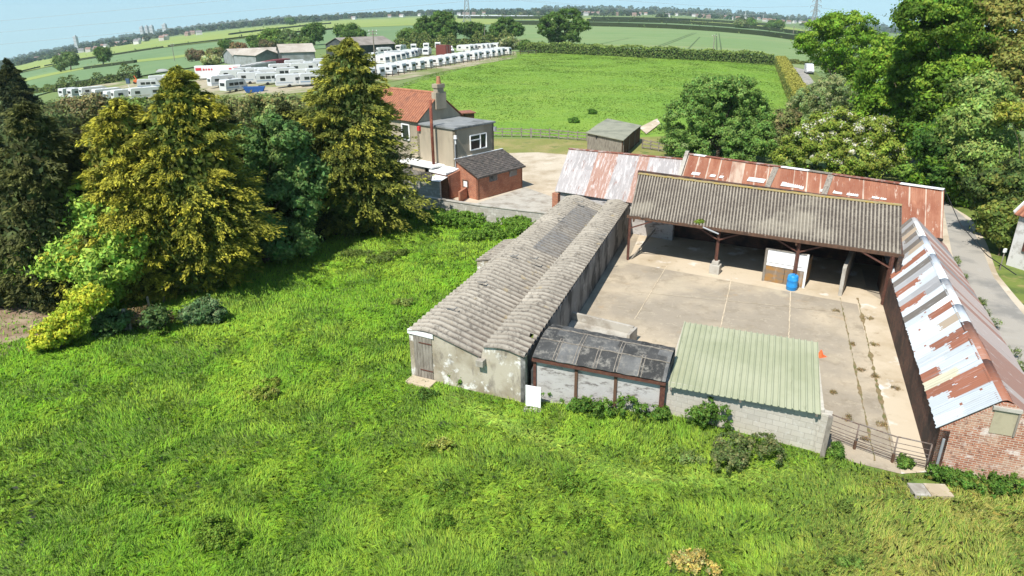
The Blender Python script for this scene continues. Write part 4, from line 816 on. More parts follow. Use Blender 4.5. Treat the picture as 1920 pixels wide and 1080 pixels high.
cpa = xy(lerp(el, e2b, .352) + nF * .1, EZr - .1); cpb = xy(r2a - uF * .12, RZ2 + .14); m = MB(); m.beam(cpa + [0, 0, .2], cpb, .26, .22); m.beam(cpb, cpb + (cpb - cpa) * np.array([1, 1, -1]), .26, .22); m.build('gable_coping', M['concrete_plain'], rr)
wl, wm = xy(e2a + nF * .25, 0), xy(e2b + nF * .25 - uF * .25, 0)
wall('front_wall', wl, wm, -.05, EZr - .02, EZr - .02, M['brick_dark'], rr, .25, -nF)
wall('gable_wall', wm, xy(wm + offb * 2 - nF * .5, 0), -.05, EZr - .03, EZr - .03, M['brick_old'], rr, .25, uF, extra=[(.5, RZ2 - .1)])
wall('back_wall', xy(wl + offb * 2 - nF * .5, 0), xy(wm + offb * 2 - nF * .5, 0), -.05, EZr - .03, EZr - .03, M['brick_old'], rr, .25, nF)
m = MB(); m.tube(e2b - [0, 0, .1] - uF * .5, e2b - [0, 0, .1] + uF * .05, .09); m.build('gutter_end', M['black'], rr)

# ---- tin-roofed brick building on the right -----------------------------------------
tb = thing('tin_roofed_barn', 'long brick barn with patchwork silver and rust tin roof along the lane', 'barn', BW0)
EZt, RZt = 1.74, 3.12
t0 = P(1757, 803, EZt); t1 = xy(BW0 + dirB * 21.5 + nB * .12, EZt + .05); rt0, rt1 = P(1880, 752, RZt), P(1706, 402, RZt)
STRIPS = 'zz zz zr rr yz rz zz zr zr zz zt zz zr zw dd zz rg gg zz rz gg dd zz rr zz gt dd gg gd tt dd tg dd ww'.split()
SHEET = dict(z=(.44, .475, .50), w=(.70, .70, .69), r=(.25, .10, .06), g=(.27, .27, .275), d=(.13, .115, .10), t=(.34, .275, .205), y=(.52, .49, .36))
def tincol(u, v, x):
    i = min(int(u * 34), 33); cut = .45 + .16 * math.sin(i * 2.1) + .025 * math.sin(x * 5.1); k = STRIPS[i][0 if v < cut else 1]; f = .88 + .24 * random.Random(int(i * 7 + (v > cut))).random()
    if k == 'r':                                                 # rust eats in unevenly from the laps
        e = min(u * 34 % 1, 1 - u * 34 % 1) * .25 + min(abs(v - cut), 1 - v, .08); q_ = float(vnoise(np.array([x * .6 + i * 3]), np.array([v * 14.0]), 1.0, 77)[0])
        if q_ > .52 + e * 3.2: k = 'z'
    elif k == 'z' and float(vnoise(np.array([x * .45]), np.array([v * 9.0]), 1.0, 91)[0]) > .93: k = 'r'
    return tuple(c * f for c in SHEET[k])
csheet('roof', t0, t1, rt1, rt0, M['tin'], .115, .012, 4, 24, parent=tb, colf=tincol, sag=.05, ragged=.006, jit=.025)
half = (rt0 - t0) * np.array([1, 1, 0]); half1 = (rt1 - t1) * np.array([1, 1, 0])
cap = .26; cv = nB * cap
def redcol(u, v, x):
    r_ = random.Random(int(u * 30) * 7 + 1).random(); return (.25, .15, .12) if r_ < .4 else ((.32, .27, .25) if r_ < .78 else (.20, .19, .19))
s1_, s0_ = xy(BW0 + nB * 3.62 + dirB * 21.5, EZt), xy(BW0 + nB * 3.62 - dirB * .05, EZt)
csheet('roof', s1_, s0_, rt0 + cv, rt1 + cv, M['tin'], .115, .014, 4, 12, parent=tb, colf=redcol, jit=.03)
for u0, u1, c_ in ((0, .13, (.27, .11, .065)), (.13, .28, (.30, .14, .09)), (.28, .36, (.42, .46, .50)), (.36, .5, (.52, .52, .52)), (.5, .66, (.58, .62, .65)), (.66, .8, (.5, .55, .6)), (.8, 1.0, (.6, .62, .62))):
    A0, A1 = lerp(rt0, rt1, u0), lerp(rt0, rt1, u1); rows = []
    for f in np.linspace(-.35, 1.35, 9): rows.append([A + cv * f + [0, 0, .05 * math.sin(math.pi * np.clip((f + .35) / 1.7, 0, 1)) - .06 * abs(f - .5)] for A in (A0, A1)])
    m = MB(); m.grid(rows, col=c_); m.build('ridge_cap', M['tin'], tb, solid=.015, smooth=True)
BG = BW0 + nB * 3.5
gA, gB = BW0, xy(lerp(BW0, BG, 1), 0)
gA, gB = BW0, BG
wall('gable_wall', gA, gB, -.1, EZt - .02, EZt - .02, M['brick_old'], tb, .3, -dirB, extra=[(.44, RZt - .06), (.54, RZt - .06)])
wall('yard_wall', BW0, BW1 + dirB * 3.2, -.1, EZt - .03, EZt - .05, M['brick_dark'], tb, .3, -nB)
wall('lane_wall', gB, gB + (BW1 + dirB * 3.2 - BW0), -.1, EZt, EZt, M['brick_old'], tb, .3, nB)
wq = [W(x, y, gA, gB) for x, y in ((1852, 812), (1899, 816), (1910, 772), (1866, 769))]; fo = -dirB
m = MB(); zz0, zz1 = (wq[0][2] + wq[1][2]) / 2, (wq[2][2] + wq[3][2]) / 2; a, c = lerp(wq[0], wq[3], .5), lerp(wq[1], wq[2], .5)
m.prism([(a + fo * .02)[:2], (c + fo * .02)[:2], c[:2], a[:2]], zz0, zz1); bd = m.build('window_board', mat('window_board_paint', (.36, .32, .22), [dict(col=(.28, .25, .17), scale=2, lo=.45, hi=.65)]), tb)
m = MB(); m.beam(xy(a - (c - a) * .12 + fo * .04, zz1 + .07), xy(c + (c - a) * .1 + fo * .04, zz1 + .07), .1, .12); m.build('lintel', M['concrete_plain'], tb)
m = MB(); m.beam(xy(c + (c - a) * .04 + fo * .03, zz0), xy(c + (c - a) * .04 + fo * .03, zz1), .05, .06); m.build('window_frame', M['wood'], tb)
m = MB(); m.tube(xy(gA + fo * .1 + nB * .15, EZt - .3), xy(gA + fo * .1 + nB * .15, 0), .045); m.build('downpipe', M['steel'], tb)
# ================================================================== HOUSE AND ITS YARD
hu = np.array([math.sin(math.radians(42)), math.cos(math.radians(42)), 0]); hv = np.array([hu[1], -hu[0], 0])   # hv: towards the drive
K0 = P(897, 376); K1 = K0 + hu * 5.7; HC = K0 - hv * 3.5         # annexe corners, corner of the rendered block
hb_loc = HC
hb = thing('farmhouse', 'rendered farmhouse with red pantile roof, tall chimney and flat-roofed extension', 'house', HC)
def zat(base, py):
    lo, hi = 0.0, 40.0
    for _ in range(40):
        m_ = (lo + hi) / 2
        if proj(xy(base, m_))[1] > py: lo = m_
        else: hi = m_
    return lo
def slide(o, d, x, z, lo, hi):                                   # how far along o + d*s until it is seen at column x
    f_ = lambda s_: proj(xy(o + d * s_, z))[0] - x
    for _ in range(40):
        m_ = (lo + hi) / 2
        if f_(lo) * f_(m_) <= 0: hi = m_
        else: lo = m_
    return (lo + hi) / 2
zF = zat(HC, 243)
for _ in range(3): HC = K0 - hv * slide(K0, -hv, 852, zF, .5, 7); zF = zat(HC, 243)
HR = HC + hu * slide(HC, hu, 925.5, zF, 2, 9)
def alongv(px, py, z):                                           # distance from the window wall back along -hv
    q = P(px, py, z); return float(np.dot((HC - q)[:2], hv[:2]))
dG = slide(HC, -hv, 785, zF, 1.5, 11)
GL, GR = HC - hv * dG, HR - hv * dG                              # gable line of the main house
zE = zat(GL, 229); 
wall('side_wall', HC, GL, -.05, zF, zF, M['render'], hb, .25, -hu)
wall('window_wall', HC, HR, -.05, zF, zF, M['render'], hb, .25, hv)
wall('side_wall', HR, GR, -.05, zF, zF, M['render'], hb, .25, hu)
m = MB(); ov = .14; m.prism([(HC - hu * ov + hv * ov)[:2], (HR + hu * ov + hv * ov)[:2], (GR + hu * ov)[:2], (GL - hu * ov)[:2]], zF - .02, zF + .14); m.build('flat_roof', M['felt_grey'], hb, bevel=.02)
gw = 5.2; GL2 = GL - hu * .0; GR2 = GL + hu * gw; zA = zat(GL + hu * gw / 2, 178)
wall('gable_wall', GL2, GR2, -.05, zE, zE, M['render'], hb, .3, hv, extra=[(.5, zA)])
Lh = 9.5; far_ = -hv * Lh
wall('front_wall', GL2, GL2 + far_, -.05, zE, zE, M['render'], hb, .3, -hu)
wall('back_wall', GR2, GR2 + far_, -.05, zE, zE, M['render'], hb, .3, hu)
wall('gable_wall', GL2 + far_, GR2 + far_, -.05, zE, zE, M['render'], hb, .3, -hv, extra=[(.5, zA)])
rg0, rg1 = xy(GL + hu * gw / 2 + hv * .1, zA + .1), xy(GL + hu * gw / 2 + far_ * 1.02, zA + .1)
for s, E_ in ((-1, GL2), (1, GR2)):
    q0, q1 = xy(E_ + hu * s * .25 + hv * .1, zE - .02), xy(E_ + hu * s * .25 + far_ * 1.02, zE - .02)
    csheet('roof', q0, q1, rg1, rg0, M['pantile'], .30, .045, 8, 26, parent=hb, thick=.05)
m = MB(); m.tube(rg0 + [0, 0, .05], rg1 + [0, 0, .05], .13); m.build('ridge', M['pantile'], hb)
cb = GL + hu * gw / 2 + hv * .0
ch = MB(); ch.prism([(cb + hu * x + hv * y)[:2] for x, y in ((-.62, -.35), (.62, -.35), (.62, .25), (-.62, .25))], zA - 1.2, zA + .25)
zc = zat(cb, 157); ch.prism([(cb + hu * x + hv * y)[:2] for x, y in ((-.38, -.34), (.38, -.34), (.38, .22), (-.38, .22))], zA + .25, zc - .35)
ch.prism([(cb + hu * x + hv * y)[:2] for x, y in ((-.46, -.42), (.46, -.42), (.46, .30), (-.46, .30))], zc - .35, zc); co = ch.build('chimney', M['render'], hb, bevel=.02)
for x in (0.0,):
    m = MB(); m.tube(xy(cb + hu * x, zc), xy(cb + hu * x, zat(cb, 143)), .22, .16, 12); m.build('chimney_pot', mat('terracotta', (.38, .19, .10), [dict(col=(.35, .14, .07), scale=4)]), co)
# window in the rendered block
wa, wb = W(868, 264, HC, HR), W(904, 264, HC, HR); z0_, z1_ = W(870, 269, HC, HR)[2], W(870, 247, HC, HR)[2]
wa, wb = W(868.5, 255, HC, HR), W(892.5, 250, HC, HR)
wa, wb = HC + hu * 1.75, HC + hu * 3.75; z1_ = zF - .75; z0_ = z1_ - 1.25
m = MB(); m.prism([(wa + hv * .01)[:2], (wb + hv * .01)[:2], (wb + hv * .05)[:2], (wa + hv * .05)[:2]], z0_, z1_); wn = m.build('window', M['glass'], hb)
m = MB()
for p, q in ((xy(wa, z0_), xy(wb, z0_)), (xy(wa, z1_), xy(wb, z1_)), (xy(wa, z0_), xy(wa, z1_)), (xy(wb, z0_), xy(wb, z1_)), (xy(lerp(wa, wb, .62), z0_), xy(lerp(wa, wb, .62), z1_)), (xy(wa, z1_ - .42), xy(lerp(wa, wb, .62), z1_ - .42))): m.beam(p + hv * .07, q + hv * .07, .11, .09)
m.build('frame', M['white'], wn)
# window, alarm box, lamp, flue
wa = GL - hv * 1.3; m = MB(); m.prism([(wa - hu * .04)[:2], (wa - hv * 1.0 - hu * .04)[:2], (wa - hv * 1.0)[:2], wa[:2]], zE - 1.7, zE - .35); wn = m.build('window', M['glass'], hb)
m = MB()
for p, q in ((xy(wa, zE - 1.7), xy(wa, zE - .35)), (xy(wa - hv, zE - 1.7), xy(wa - hv, zE - .35)), (xy(wa, zE - 1.7), xy(wa - hv, zE - 1.7)), (xy(wa, zE - .35), xy(wa - hv, zE - .35))): m.beam(p - hu * .06, q - hu * .06, .12, .1)
m.build('frame', M['white'], wn)
m = MB(); m.box(xy(GL + hv * .1 - hu * .1, zE - .75), (.32, .2, .42), -.7); m.build('alarm_box', mat('red_plastic', (.55, .04, .04), rough=.5), hb, bevel=.04)
m = MB(); q = xy(HC + hv * .12 - hu * .05, zF - .75); m.tube(q, q + [0, 0, .28], .16, .12, 10); m.tube(q + [.02, -.02, -.45], q, .05); m.build('lamp', M['white'], hb)
m = MB(); q = HR + hv * .12; m.tube(xy(q, zF - .7), xy(q, zF - .35), .16, n=10); m.build('hopper', M['steel'], hb)
m = MB(); q = HC + hv * .06 - hu * .08; m.tube(xy(q, 2.3), xy(q, zF - .7), .05); m.build('downpipe', M['steel'], hb)
fq = P(811, 290, 2.6); fq = HC - hu * .55; fq = fq - hv * slide(fq, -hv, 812, 3.5, .3, 8)
m = MB(); m.tube(xy(fq, 2.4), xy(fq, zat(fq, 188)), .13, n=10); m.build('flue', mat('flue_red', (.16, .045, .03), [dict(col=(.25, .09, .05), scale=3)]), hb, smooth=True)
# porch with white boards
m = MB(); p0 = HC - hv * 1.4; m.prism([(p0)[:2], (p0 - hu * 1.5)[:2], (p0 - hv * 4.6 - hu * 1.5)[:2], (p0 - hv * 4.6)[:2]], 2.42, 2.55); m.build('porch_roof', M['white'], hb)
m = MB(); p0 = HC + hv * .35; m.prism([(p0)[:2], (p0 - hu * 1.55)[:2], (p0 - hv * 2.1 - hu * 1.55)[:2], (p0 - hv * 2.1)[:2]], [2.3] * 4, [2.45, 2.12, 2.12, 2.45]); m.build('porch_roof', M['white'], hb)
wall('porch_wall', HC - hv * 2.6 - hu * 1.3, HC - hv * 4.2 - hu * 1.3, -.05, 2.4, 2.4, M['render'], hb, .15, -hu)
# brick annexe with slate lean-to roof
an = thing('brick_annexe', 'orange brick lean-to annexe with brown slate roof against the rendered house wall', 'annexe', K0)
zK, zT = 1.95, zat(HC, 298)
wall('front_wall', K0, K1, -.05, zK, zK, M['brick_orange'], an, .22, hv)
wall('side_wall', HC + hv * .02 , K0, -.05, zT - .1, zK, M['brick_orange'], an, .22, -hu)
wall('side_wall', K1 - hv * np.dot((K1 - HC)[:2], hv[:2]) + hv * .02, K1, -.05, zT - .1, zK, M['brick_orange'], an, .22, hu)
wall('porch_wall', HC - hv * 1.7 - hu * 1.35, HC + hv * .5 - hu * 1.35, -.05, 2.05, 2.05, M['brick_orange'], an, .22, -hu); wall('porch_wall', HC + hv * .5 - hu * 1.35, HC + hv * .5, -.05, 2.05, 2.3, M['brick_orange'], an, .2, hv)
rq = [K0 - hu * .2 + hv * .2, K1 + hu * .2 + hv * .2, HC + hv * .03 + hu * 5.9, HC + hv * .03 - hu * .2]; nvv, nuu = 13, 24
m = MB(); rows = []
for i in range(nvv):
    for e in (0, .96):
        v = min((i + e) / nvv, 1); z = lerp(zK + .05, zT, v) + .035 * (1 - e) ; rows.append([xy(lerp(lerp(rq[0], rq[1], u), lerp(rq[3], rq[2], u), v), z + .008 * math.sin(u * 37 + i * 3)) for u in np.linspace(0, 1, nuu)])
m.grid(np.array(rows, float)); m.build('roof', M['slate'], an, solid=.06)
m = MB(); m.beam(xy(HC + hv * .06 - hu * .2, zT + .03), xy(HC + hv * .06 + hu * 5.9, zT + .03), .12, .05); m.build('flashing', M['whiteboard'], an)
m = MB(); m.beam(xy(rq[0], zK + .02), xy(rq[1], zK + .02), .08, .14); m.build('fascia', M['slate'], an)
for t_ in (.33, .78):
    c_ = lerp(K0, K1, t_); m = MB(); m.prism([(c_ - hu * .5 + hv * .012)[:2], (c_ + hu * .5 + hv * .012)[:2], (c_ + hu * .5 + hv * .03)[:2], (c_ - hu * .5 + hv * .03)[:2]], zK - .62, zK - .06); m.build('rendered_patch', M['dark_render'], an)
c_ = lerp(HC, K0, .42) - hu * .0; m = MB(); m.prism([(c_ - hv * .32 - hu * .03)[:2], (c_ + hv * .38 - hu * .03)[:2], (c_ + hv * .38)[:2], (c_ - hv * .32)[:2]], .9, 1.55); wn = m.build('window', M['brownwood'], an)
m = MB(); q = c_ - hu * .045 + hv * .05; m.prism([(q - hv * .22 - hu * .02)[:2], (q + hv * .22 - hu * .02)[:2], (q + hv * .22)[:2], (q - hv * .22)[:2]], .98, 1.45); m.build('pane', M['whiteboard'], wn)
# outbuilding in front
ob0, ob1, ob2, ob3 = P(787, 336, 1.9), P(824, 340, 1.9), P(848, 323, 1.95), P(766, 313, 1.95)
og = thing('outhouse', 'small stone outhouse with grey sheet roof and pale end panel, half hidden by conifers', 'outhouse', xy(ob1, 0))
m = MB(); m.grid([[lerp(lerp(ob0, ob1, u), lerp(ob3, ob2, u), v) + [0, 0, .03 * math.sin(u * 60)] for u in np.linspace(-.9, .62, 40)] for v in np.linspace(-.03, 1, 5)]); m.build('roof', M['asb'], og, solid=.04)
m = MB(); m.grid([[lerp(lerp(ob0, ob1, u), lerp(ob3, ob2, u), v) + [0, 0, .03] for u in (.6, 1.06)] for v in (-.05, 1.02)]); m.build('end_panel', M['whiteboard'], og, solid=.03)
wall('front_wall', lerp(ob0, ob1, -.9), ob1, -.05, 1.85, 1.85, M['block_old'], og, .22, (0, -1)); wall('end_wall', lerp(ob1, ob2, .75), ob2, -.05, 1.85, 1.88, M['block_old'], og, .2, (1, 0)); wall('back_wall', lerp(ob3, ob2, -.6), ob2, -.05, 1.88, 1.88, M['block_old'], og, .22, (0, 1))
M['bin'] = mat('dark_blue_plastic', (.015, .05, .16), rough=.5)
bn2 = thing('wheelie_bin', 'blue bin standing in the shade between outhouse and brick annexe', 'bin', P(851, 366)); q = np.array(bn2.location)
m = MB(); m.prism([(q[0] + x, q[1] + y) for x, y in ((-.25, -.28), (.25, -.28), (.25, .28), (-.25, .28))], .06, .78); m.build('bin_body', M['bin'], bn2, bevel=.04)
m = MB(); m.box(q + [0, -.02, .78], (.56, .64, .07)); m.build('lid', M['bin'], bn2, bevel=.02)
for x in (-.2, .2):
    m = MB(); m.tube(q + [x - .03, .28, .1], q + [x + .03, .28, .1], .1, n=12); m.build('wheel', M['black'], bn2)
# low brick wall and the boundary wall
lw = thing('brick_wall', 'low brick wall stub beside the brick annexe', 'wall', P(862, 379)); a, c = P(860, 380), P(873, 371); m = MB(); m.prism([a[:2], c[:2], (c + hv * .22)[:2], (a + hv * .22)[:2]], -.05, .95); m.build('wall', M['brick_orange'], lw)
bwl = thing('boundary_wall', 'long grey block wall between the meadow and the farmhouse yard', 'wall', P(900, 400))
pts_ = [P(760, 366, 1.35), P(786, 369, 1.35), P(835, 376, 1.3), P(900, 386, 1.3), P(1034, 402, 1.25)]
for i in range(4): wall('wall_panel', pts_[i], pts_[i + 1], -.05, pts_[i][2], pts_[i + 1][2], M['block_old'], bwl, .24, (0, -1))
for i in range(4):
    m = MB(); m.beam(pts_[i] + [0, .12, .03], pts_[i + 1] + [0, .12, .03], .32, .06); m.build('coping', M['concrete_plain'], bwl)
# brown shed behind the house
bs_ = thing('brown_shed', 'small brown flat-roofed shed behind the farmhouse extension', 'shed', G(872, 236)); q = np.array(bs_.location); zt = zat(q, 213)
dirs = [np.array([.93, .36, 0]), np.array([-.36, .93, 0])]
m = MB(); m.prism([(q + dirs[0] * x + dirs[1] * y)[:2] for x, y in ((-2.2, 0), (1.4, 0), (1.4, 2.2), (-2.2, 2.2))], q[2], q[2] + zt); m.build('wall', M['brownwood'], bs_)
m = MB(); m.prism([(q + dirs[0] * x + dirs[1] * y)[:2] for x, y in ((-2.4, -.2), (1.6, -.2), (1.6, 2.4), (-2.4, 2.4))], q[2] + zt + .005, q[2] + zt + .14); m.build('roof', mat('red_felt', (.30, .12, .08), [dict(col=(.2, .09, .07), scale=2)]), bs_)
for x in (.3, .75, 1.15):
    m = MB(); m.prism([(q + dirs[0] * x + dirs[1] * y)[:2] for x, y in ((x - .14 - x, -.03), (x + .14 - x, -.03), (x + .14 - x, -.003), (x - .14 - x, -.003))], q[2] + .1, q[2] + zt - .1); m.build('door_board', M['brownwood'], bs_)
# felt-roofed timber shed
fs = thing('timber_shed', 'grey weatherboard shed with olive felt roof between the fence and the range', 'shed', P(1170, 287))
zS = 1.95; q0, q1, q2, q3 = P(1099, 248.5, zS), P(1169, 263, zS), P(1203, 235, zS), P(1139, 222, zS)
cen = lerp(q0, q2, .5)
m = MB(); m.grid([[lerp(lerp(q0, q1, u), lerp(q3, q2, u), v) + [0, 0, .10 * (1 - abs(2 * v - 1))] for u in np.linspace(0, 1, 8)] for v in np.linspace(0, 1, 7)]); m.build('roof', M['felt_olive'], fs, solid=.07)
wq_ = [lerp(p, cen, .05) for p in (q0, q1, q2, q3)]
m = MB()
for i in range(10):
    z0, z1 = .02 + i * .19, .02 + i * .19 + .185; m.prism([xy(wq_[0])[:2], xy(wq_[1])[:2], lerp(wq_[1], wq_[2], .012)[:2], lerp(wq_[0], wq_[3], .012)[:2]], z0, z1)
m.build('front_boards', M['wood'], fs)
wall('side_wall', wq_[1], wq_[2], -.05, zS - .08, zS - .08, M['brownwood'], fs, .1, (1, 0)); wall('side_wall', wq_[0], wq_[3], -.05, zS - .08, zS - .08, M['wood'], fs, .1, (-1, 0)); wall('back_wall', wq_[3], wq_[2], -.05, zS - .08, zS - .08, M['wood'], fs, .1, (0, 1))
for t_ in (.02, .35, .68, .98):
    m = MB(); m.beam(xy(lerp(wq_[1], wq_[2], t_), 0), xy(lerp(wq_[1], wq_[2], t_), zS - .1), .14); m.build('post', M['wood'], fs)
m = MB(); c_ = lerp(wq_[0], wq_[1], .27); m.box(xy(c_ + [0, -.06, 0], zS - .42), (.25, .12, .28)); m.build('lamp', M['black'], fs)
# post and rail fence
def rail_fence(label, line, n, h=1.15, group=None):
    L = densify(line, n); fo_ = thing('rail_fence', label, 'fence', (*L[0][:2], float(terrain(*L[0][:2]))), group)
    for i, p in enumerate(L):
        z = float(terrain(p[0], p[1])); th = .22 if i == 4 else .12; m = MB(); m.box((p[0], p[1], z - .1), (th, th, h + .1 + rnd.uniform(-.05, .12)), rnd.uniform(-.2, .2)); m.build('post', M['wood'], fo_)
    for i in range(n - 1):
        p, q = [np.array([*L[k][:2], float(terrain(*L[k][:2]))]) for k in (i, i + 1)]
        for hz in (.3, .66, 1.02):
            m = MB(); m.beam(p + [0, -.08, hz + rnd.uniform(-.05, .05)], q + [0, -.08, hz + rnd.uniform(-.05, .05)], .05, .12); m.build('rail', M['wood'], fo_)
rail_fence('weathered post and rail fence between the paddock and the dry lawn', [P(924, 256), P(965, 257), P(1010, 258), P(1100, 265)], 11)
rail_fence('short post and rail fence right of the timber shed', [P(1204, 279), P(1230, 283), P(1262, 290)], 5)
# cottage across the lane
ct = thing('cottage', 'white rendered cottage with brown framed window at the far side of the lane', 'cottage', P(1888, 492))
c0 = P(1886, 497); cdir = np.array([math.sin(math.radians(158)), math.cos(math.radians(158)), 0]); c1 = c0 + cdir * 7.5; cn = np.array([.93, .36, 0]); zc0 = zat(c0, 402) * 1.02
cwm = mat('white_cottage_render', (.58, .57, .55), [dict(col=(.40, .38, .35), scale=1.2, lo=.5, hi=.62, det=8), dict(col=(.25, .23, .2), scale=3, lo=.58, hi=.68, amt=.5)])
wall('lane_wall', c0, c1, -.1, zc0, zc0, cwm, ct, .3, -cn); wall('gable_wall', c0, c0 + cn * 6, -.1, zc0, zc0, cwm, ct, .3, -cdir, extra=[(.5, zc0 + 2.2)])
wall('gable_wall', c1, c1 + cn * 6, -.1, zc0, zc0, cwm, ct, .3, cdir, extra=[(.5, zc0 + 2.2)])
csheet('roof', xy(c0 - cn * .25 - cdir * .2, zc0 - .08), xy(c1 - cn * .25 + cdir * .2, zc0 - .08), xy(c1 + cn * 3 + cdir * .2, zc0 + 2.3), xy(c0 + cn * 3 - cdir * .2, zc0 + 2.3), M['pantile'], .3, .04, 6, 10, parent=ct, thick=.05)
csheet('roof', xy(c1 + cn * 6.2 + cdir * .2, zc0 - .1), xy(c0 + cn * 6.2 - cdir * .2, zc0 - .1), xy(c0 + cn * 3 - cdir * .2, zc0 + 2.3), xy(c1 + cn * 3 + cdir * .2, zc0 + 2.3), M['pantile'], .3, .04, 6, 10, parent=ct, thick=.05)
m = MB(); m.beam(xy(c0 - cn * .2 - cdir * .25, zc0 + .02), xy(c0 + cn * 3 - cdir * .25, zc0 + 2.4), .06, .2); m.build('bargeboard', M['white'], ct)
wa, wb = c0 + cdir * .75 - cn * .03, c0 + cdir * 1.8 - cn * .03; zz0, zz1 = zc0 * .36, zc0 * .80
m = MB(); m.prism([wa[:2], wb[:2], (wb + cn * .04)[:2], (wa + cn * .04)[:2]], zz0, zz1); wn = m.build('window', M['glass'], ct)
m = MB()
for p, q in ((xy(wa, zz0), xy(wa, zz1)), (xy(wb, zz0), xy(wb, zz1)), (xy(wa, zz0), xy(wb, zz0)), (xy(wa, zz1), xy(wb, zz1)), (xy(lerp(wa, wb, .5), zz0), xy(lerp(wa, wb, .5), zz1)), (xy(wa, lerp(zz0, zz1, .68)), xy(wb, lerp(zz0, zz1, .68)))): m.beam(p - cn * .03, q - cn * .03, .1, .08)
m.build('frame', M['rustpaint'], wn)
ms_ = thing('marker_post', 'thin white-topped marker post on the verge before the cottage', 'post', P(1874, 507)); q = np.array(ms_.location); m = MB(); m.tube(q, q + [0, 0, 1.15], .035); m.build('pole', M['wood'], ms_); m = MB(); m.box(q + [0, 0, 1.15], (.22, .12, .25), .4); m.build('cap', M['white'], ms_, bevel=.03)
# ================================================================== TREES AND BUSHES, NEAR
def cprof(rm, shape=1.0, skirt=.12):
    return lambda t: rm * (min(1, .55 + t / skirt * .45) if t < skirt else max(.03, (1 - (t - skirt) / (1 - skirt)) ** shape))
def con(name, label, basepx, toppy, rm, col, tip, shape=.75, nb=260, per=120, leaf=.17, droop=.25, lean=0.0, group='conifers beside the meadow', skirt=.15, tipf=.5, dx=0.0):
    b_ = G(*basepx); h = 0.0; lo, hi = 1.0, 40.0
    for _ in range(40):
        h = (lo + hi) / 2
        if proj(b_ + np.array([lean, 0, h]))[1] > toppy: lo = h
        else: hi = h
    return conifer(name, label, 'conifer', b_, h, cprof(rm, shape, skirt), col, tip, nb, per, leaf, droop, (lean, 0), group, tipf)
GOLD, GOLDIN = (.35, .315, .036), (.075, .095, .018)
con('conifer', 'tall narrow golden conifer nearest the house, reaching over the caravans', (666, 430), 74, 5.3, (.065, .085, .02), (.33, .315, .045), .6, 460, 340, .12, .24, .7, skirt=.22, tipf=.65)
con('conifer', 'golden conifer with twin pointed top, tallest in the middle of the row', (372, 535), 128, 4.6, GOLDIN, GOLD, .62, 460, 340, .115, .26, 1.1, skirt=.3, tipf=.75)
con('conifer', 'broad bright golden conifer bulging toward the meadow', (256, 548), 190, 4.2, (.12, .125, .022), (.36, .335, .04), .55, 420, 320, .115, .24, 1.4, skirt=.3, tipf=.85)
con('conifer', 'dark green conifer rising above the olive cypress at the left edge', (64, 300), 110, 3.4, (.025, .035, .014), (.07, .075, .02), .7, 300, 200, .14, .3, 0, skirt=.3)
con('conifer', 'dull dark cypress cut by the left edge above the bare earth', (28, 565), 225, 2.5, (.045, .058, .018), (.12, .125, .035), .7, 300, 200, .14, .3, 1.1, skirt=.3)
con('conifer', 'dull olive cypress between the dark and the golden conifers', (108, 575), 195, 2.9, (.05, .06, .02), (.14, .14, .04), .5, 300, 190, .12, .22, 1.2, skirt=.3)
con('conifer', 'slim dull conifer behind the pale green ash', (165, 545), 250, 2.6, (.05, .062, .02), (.15, .15, .04), .5, 220, 170, .12, .22, 1.0, skirt=.3)
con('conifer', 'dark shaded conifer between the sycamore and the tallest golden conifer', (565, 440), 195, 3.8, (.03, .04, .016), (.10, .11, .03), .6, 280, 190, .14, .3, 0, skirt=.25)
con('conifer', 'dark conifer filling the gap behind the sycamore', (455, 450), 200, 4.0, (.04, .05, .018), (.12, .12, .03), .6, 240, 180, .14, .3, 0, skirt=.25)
tree('sycamore', 'blue-green broadleaf sycamore between the golden conifers', 'tree', (500, 492), [(470, 295, 58), (515, 265, 55), (475, 370, 66), (525, 400, 60), (565, 335, 45), (448, 445, 45), (540, 448, 45), (440, 350, 40)], (.075, .132, .036), (.125, .185, .05), .35, .13, 460, .5, 170, .25)
tree('ash_tree', 'pale green young ash with feathery crown at the left of the conifers', 'tree', (195, 600), [(62, 462, 36), (105, 430, 40), (160, 375, 38), (150, 455, 52), (205, 410, 40), (198, 505, 42), (62, 505, 28), (120, 500, 36), (232, 450, 34), (190, 555, 30)], (.20, .31, .045), (.27, .36, .06), .4, .12, 420, .45, 150, .2, tr=.16)
tree('privet_bush', 'lime yellow shrub at the foot of the ash tree', 'bush', (112, 655), [(92, 632, 26), (128, 604, 24), (150, 578, 22), (112, 618, 30), (176, 560, 22), (140, 560, 18)], (.25, .30, .03), (.36, .37, .03), .5, .085, 190, .24, 120, .15, tr=.06)
tree('laurel_bush', 'rounded dark green bush alone on the meadow edge', 'bush', (382, 608), [(370, 588, 22), (396, 584, 20), (382, 578, 18), (358, 594, 15)], (.07, .12, .045), (.13, .18, .08), .35, .075, 140, .22, 90, .2, tr=.05)
tree('elder_bush', 'dark green bush at the weathered fence stump', 'bush', (210, 632), [(205, 610, 22), (222, 600, 20), (195, 618, 16), (285, 600, 22)], (.06, .10, .03), None, .3, .09, 90, .26, 90, .2, tr=.05)
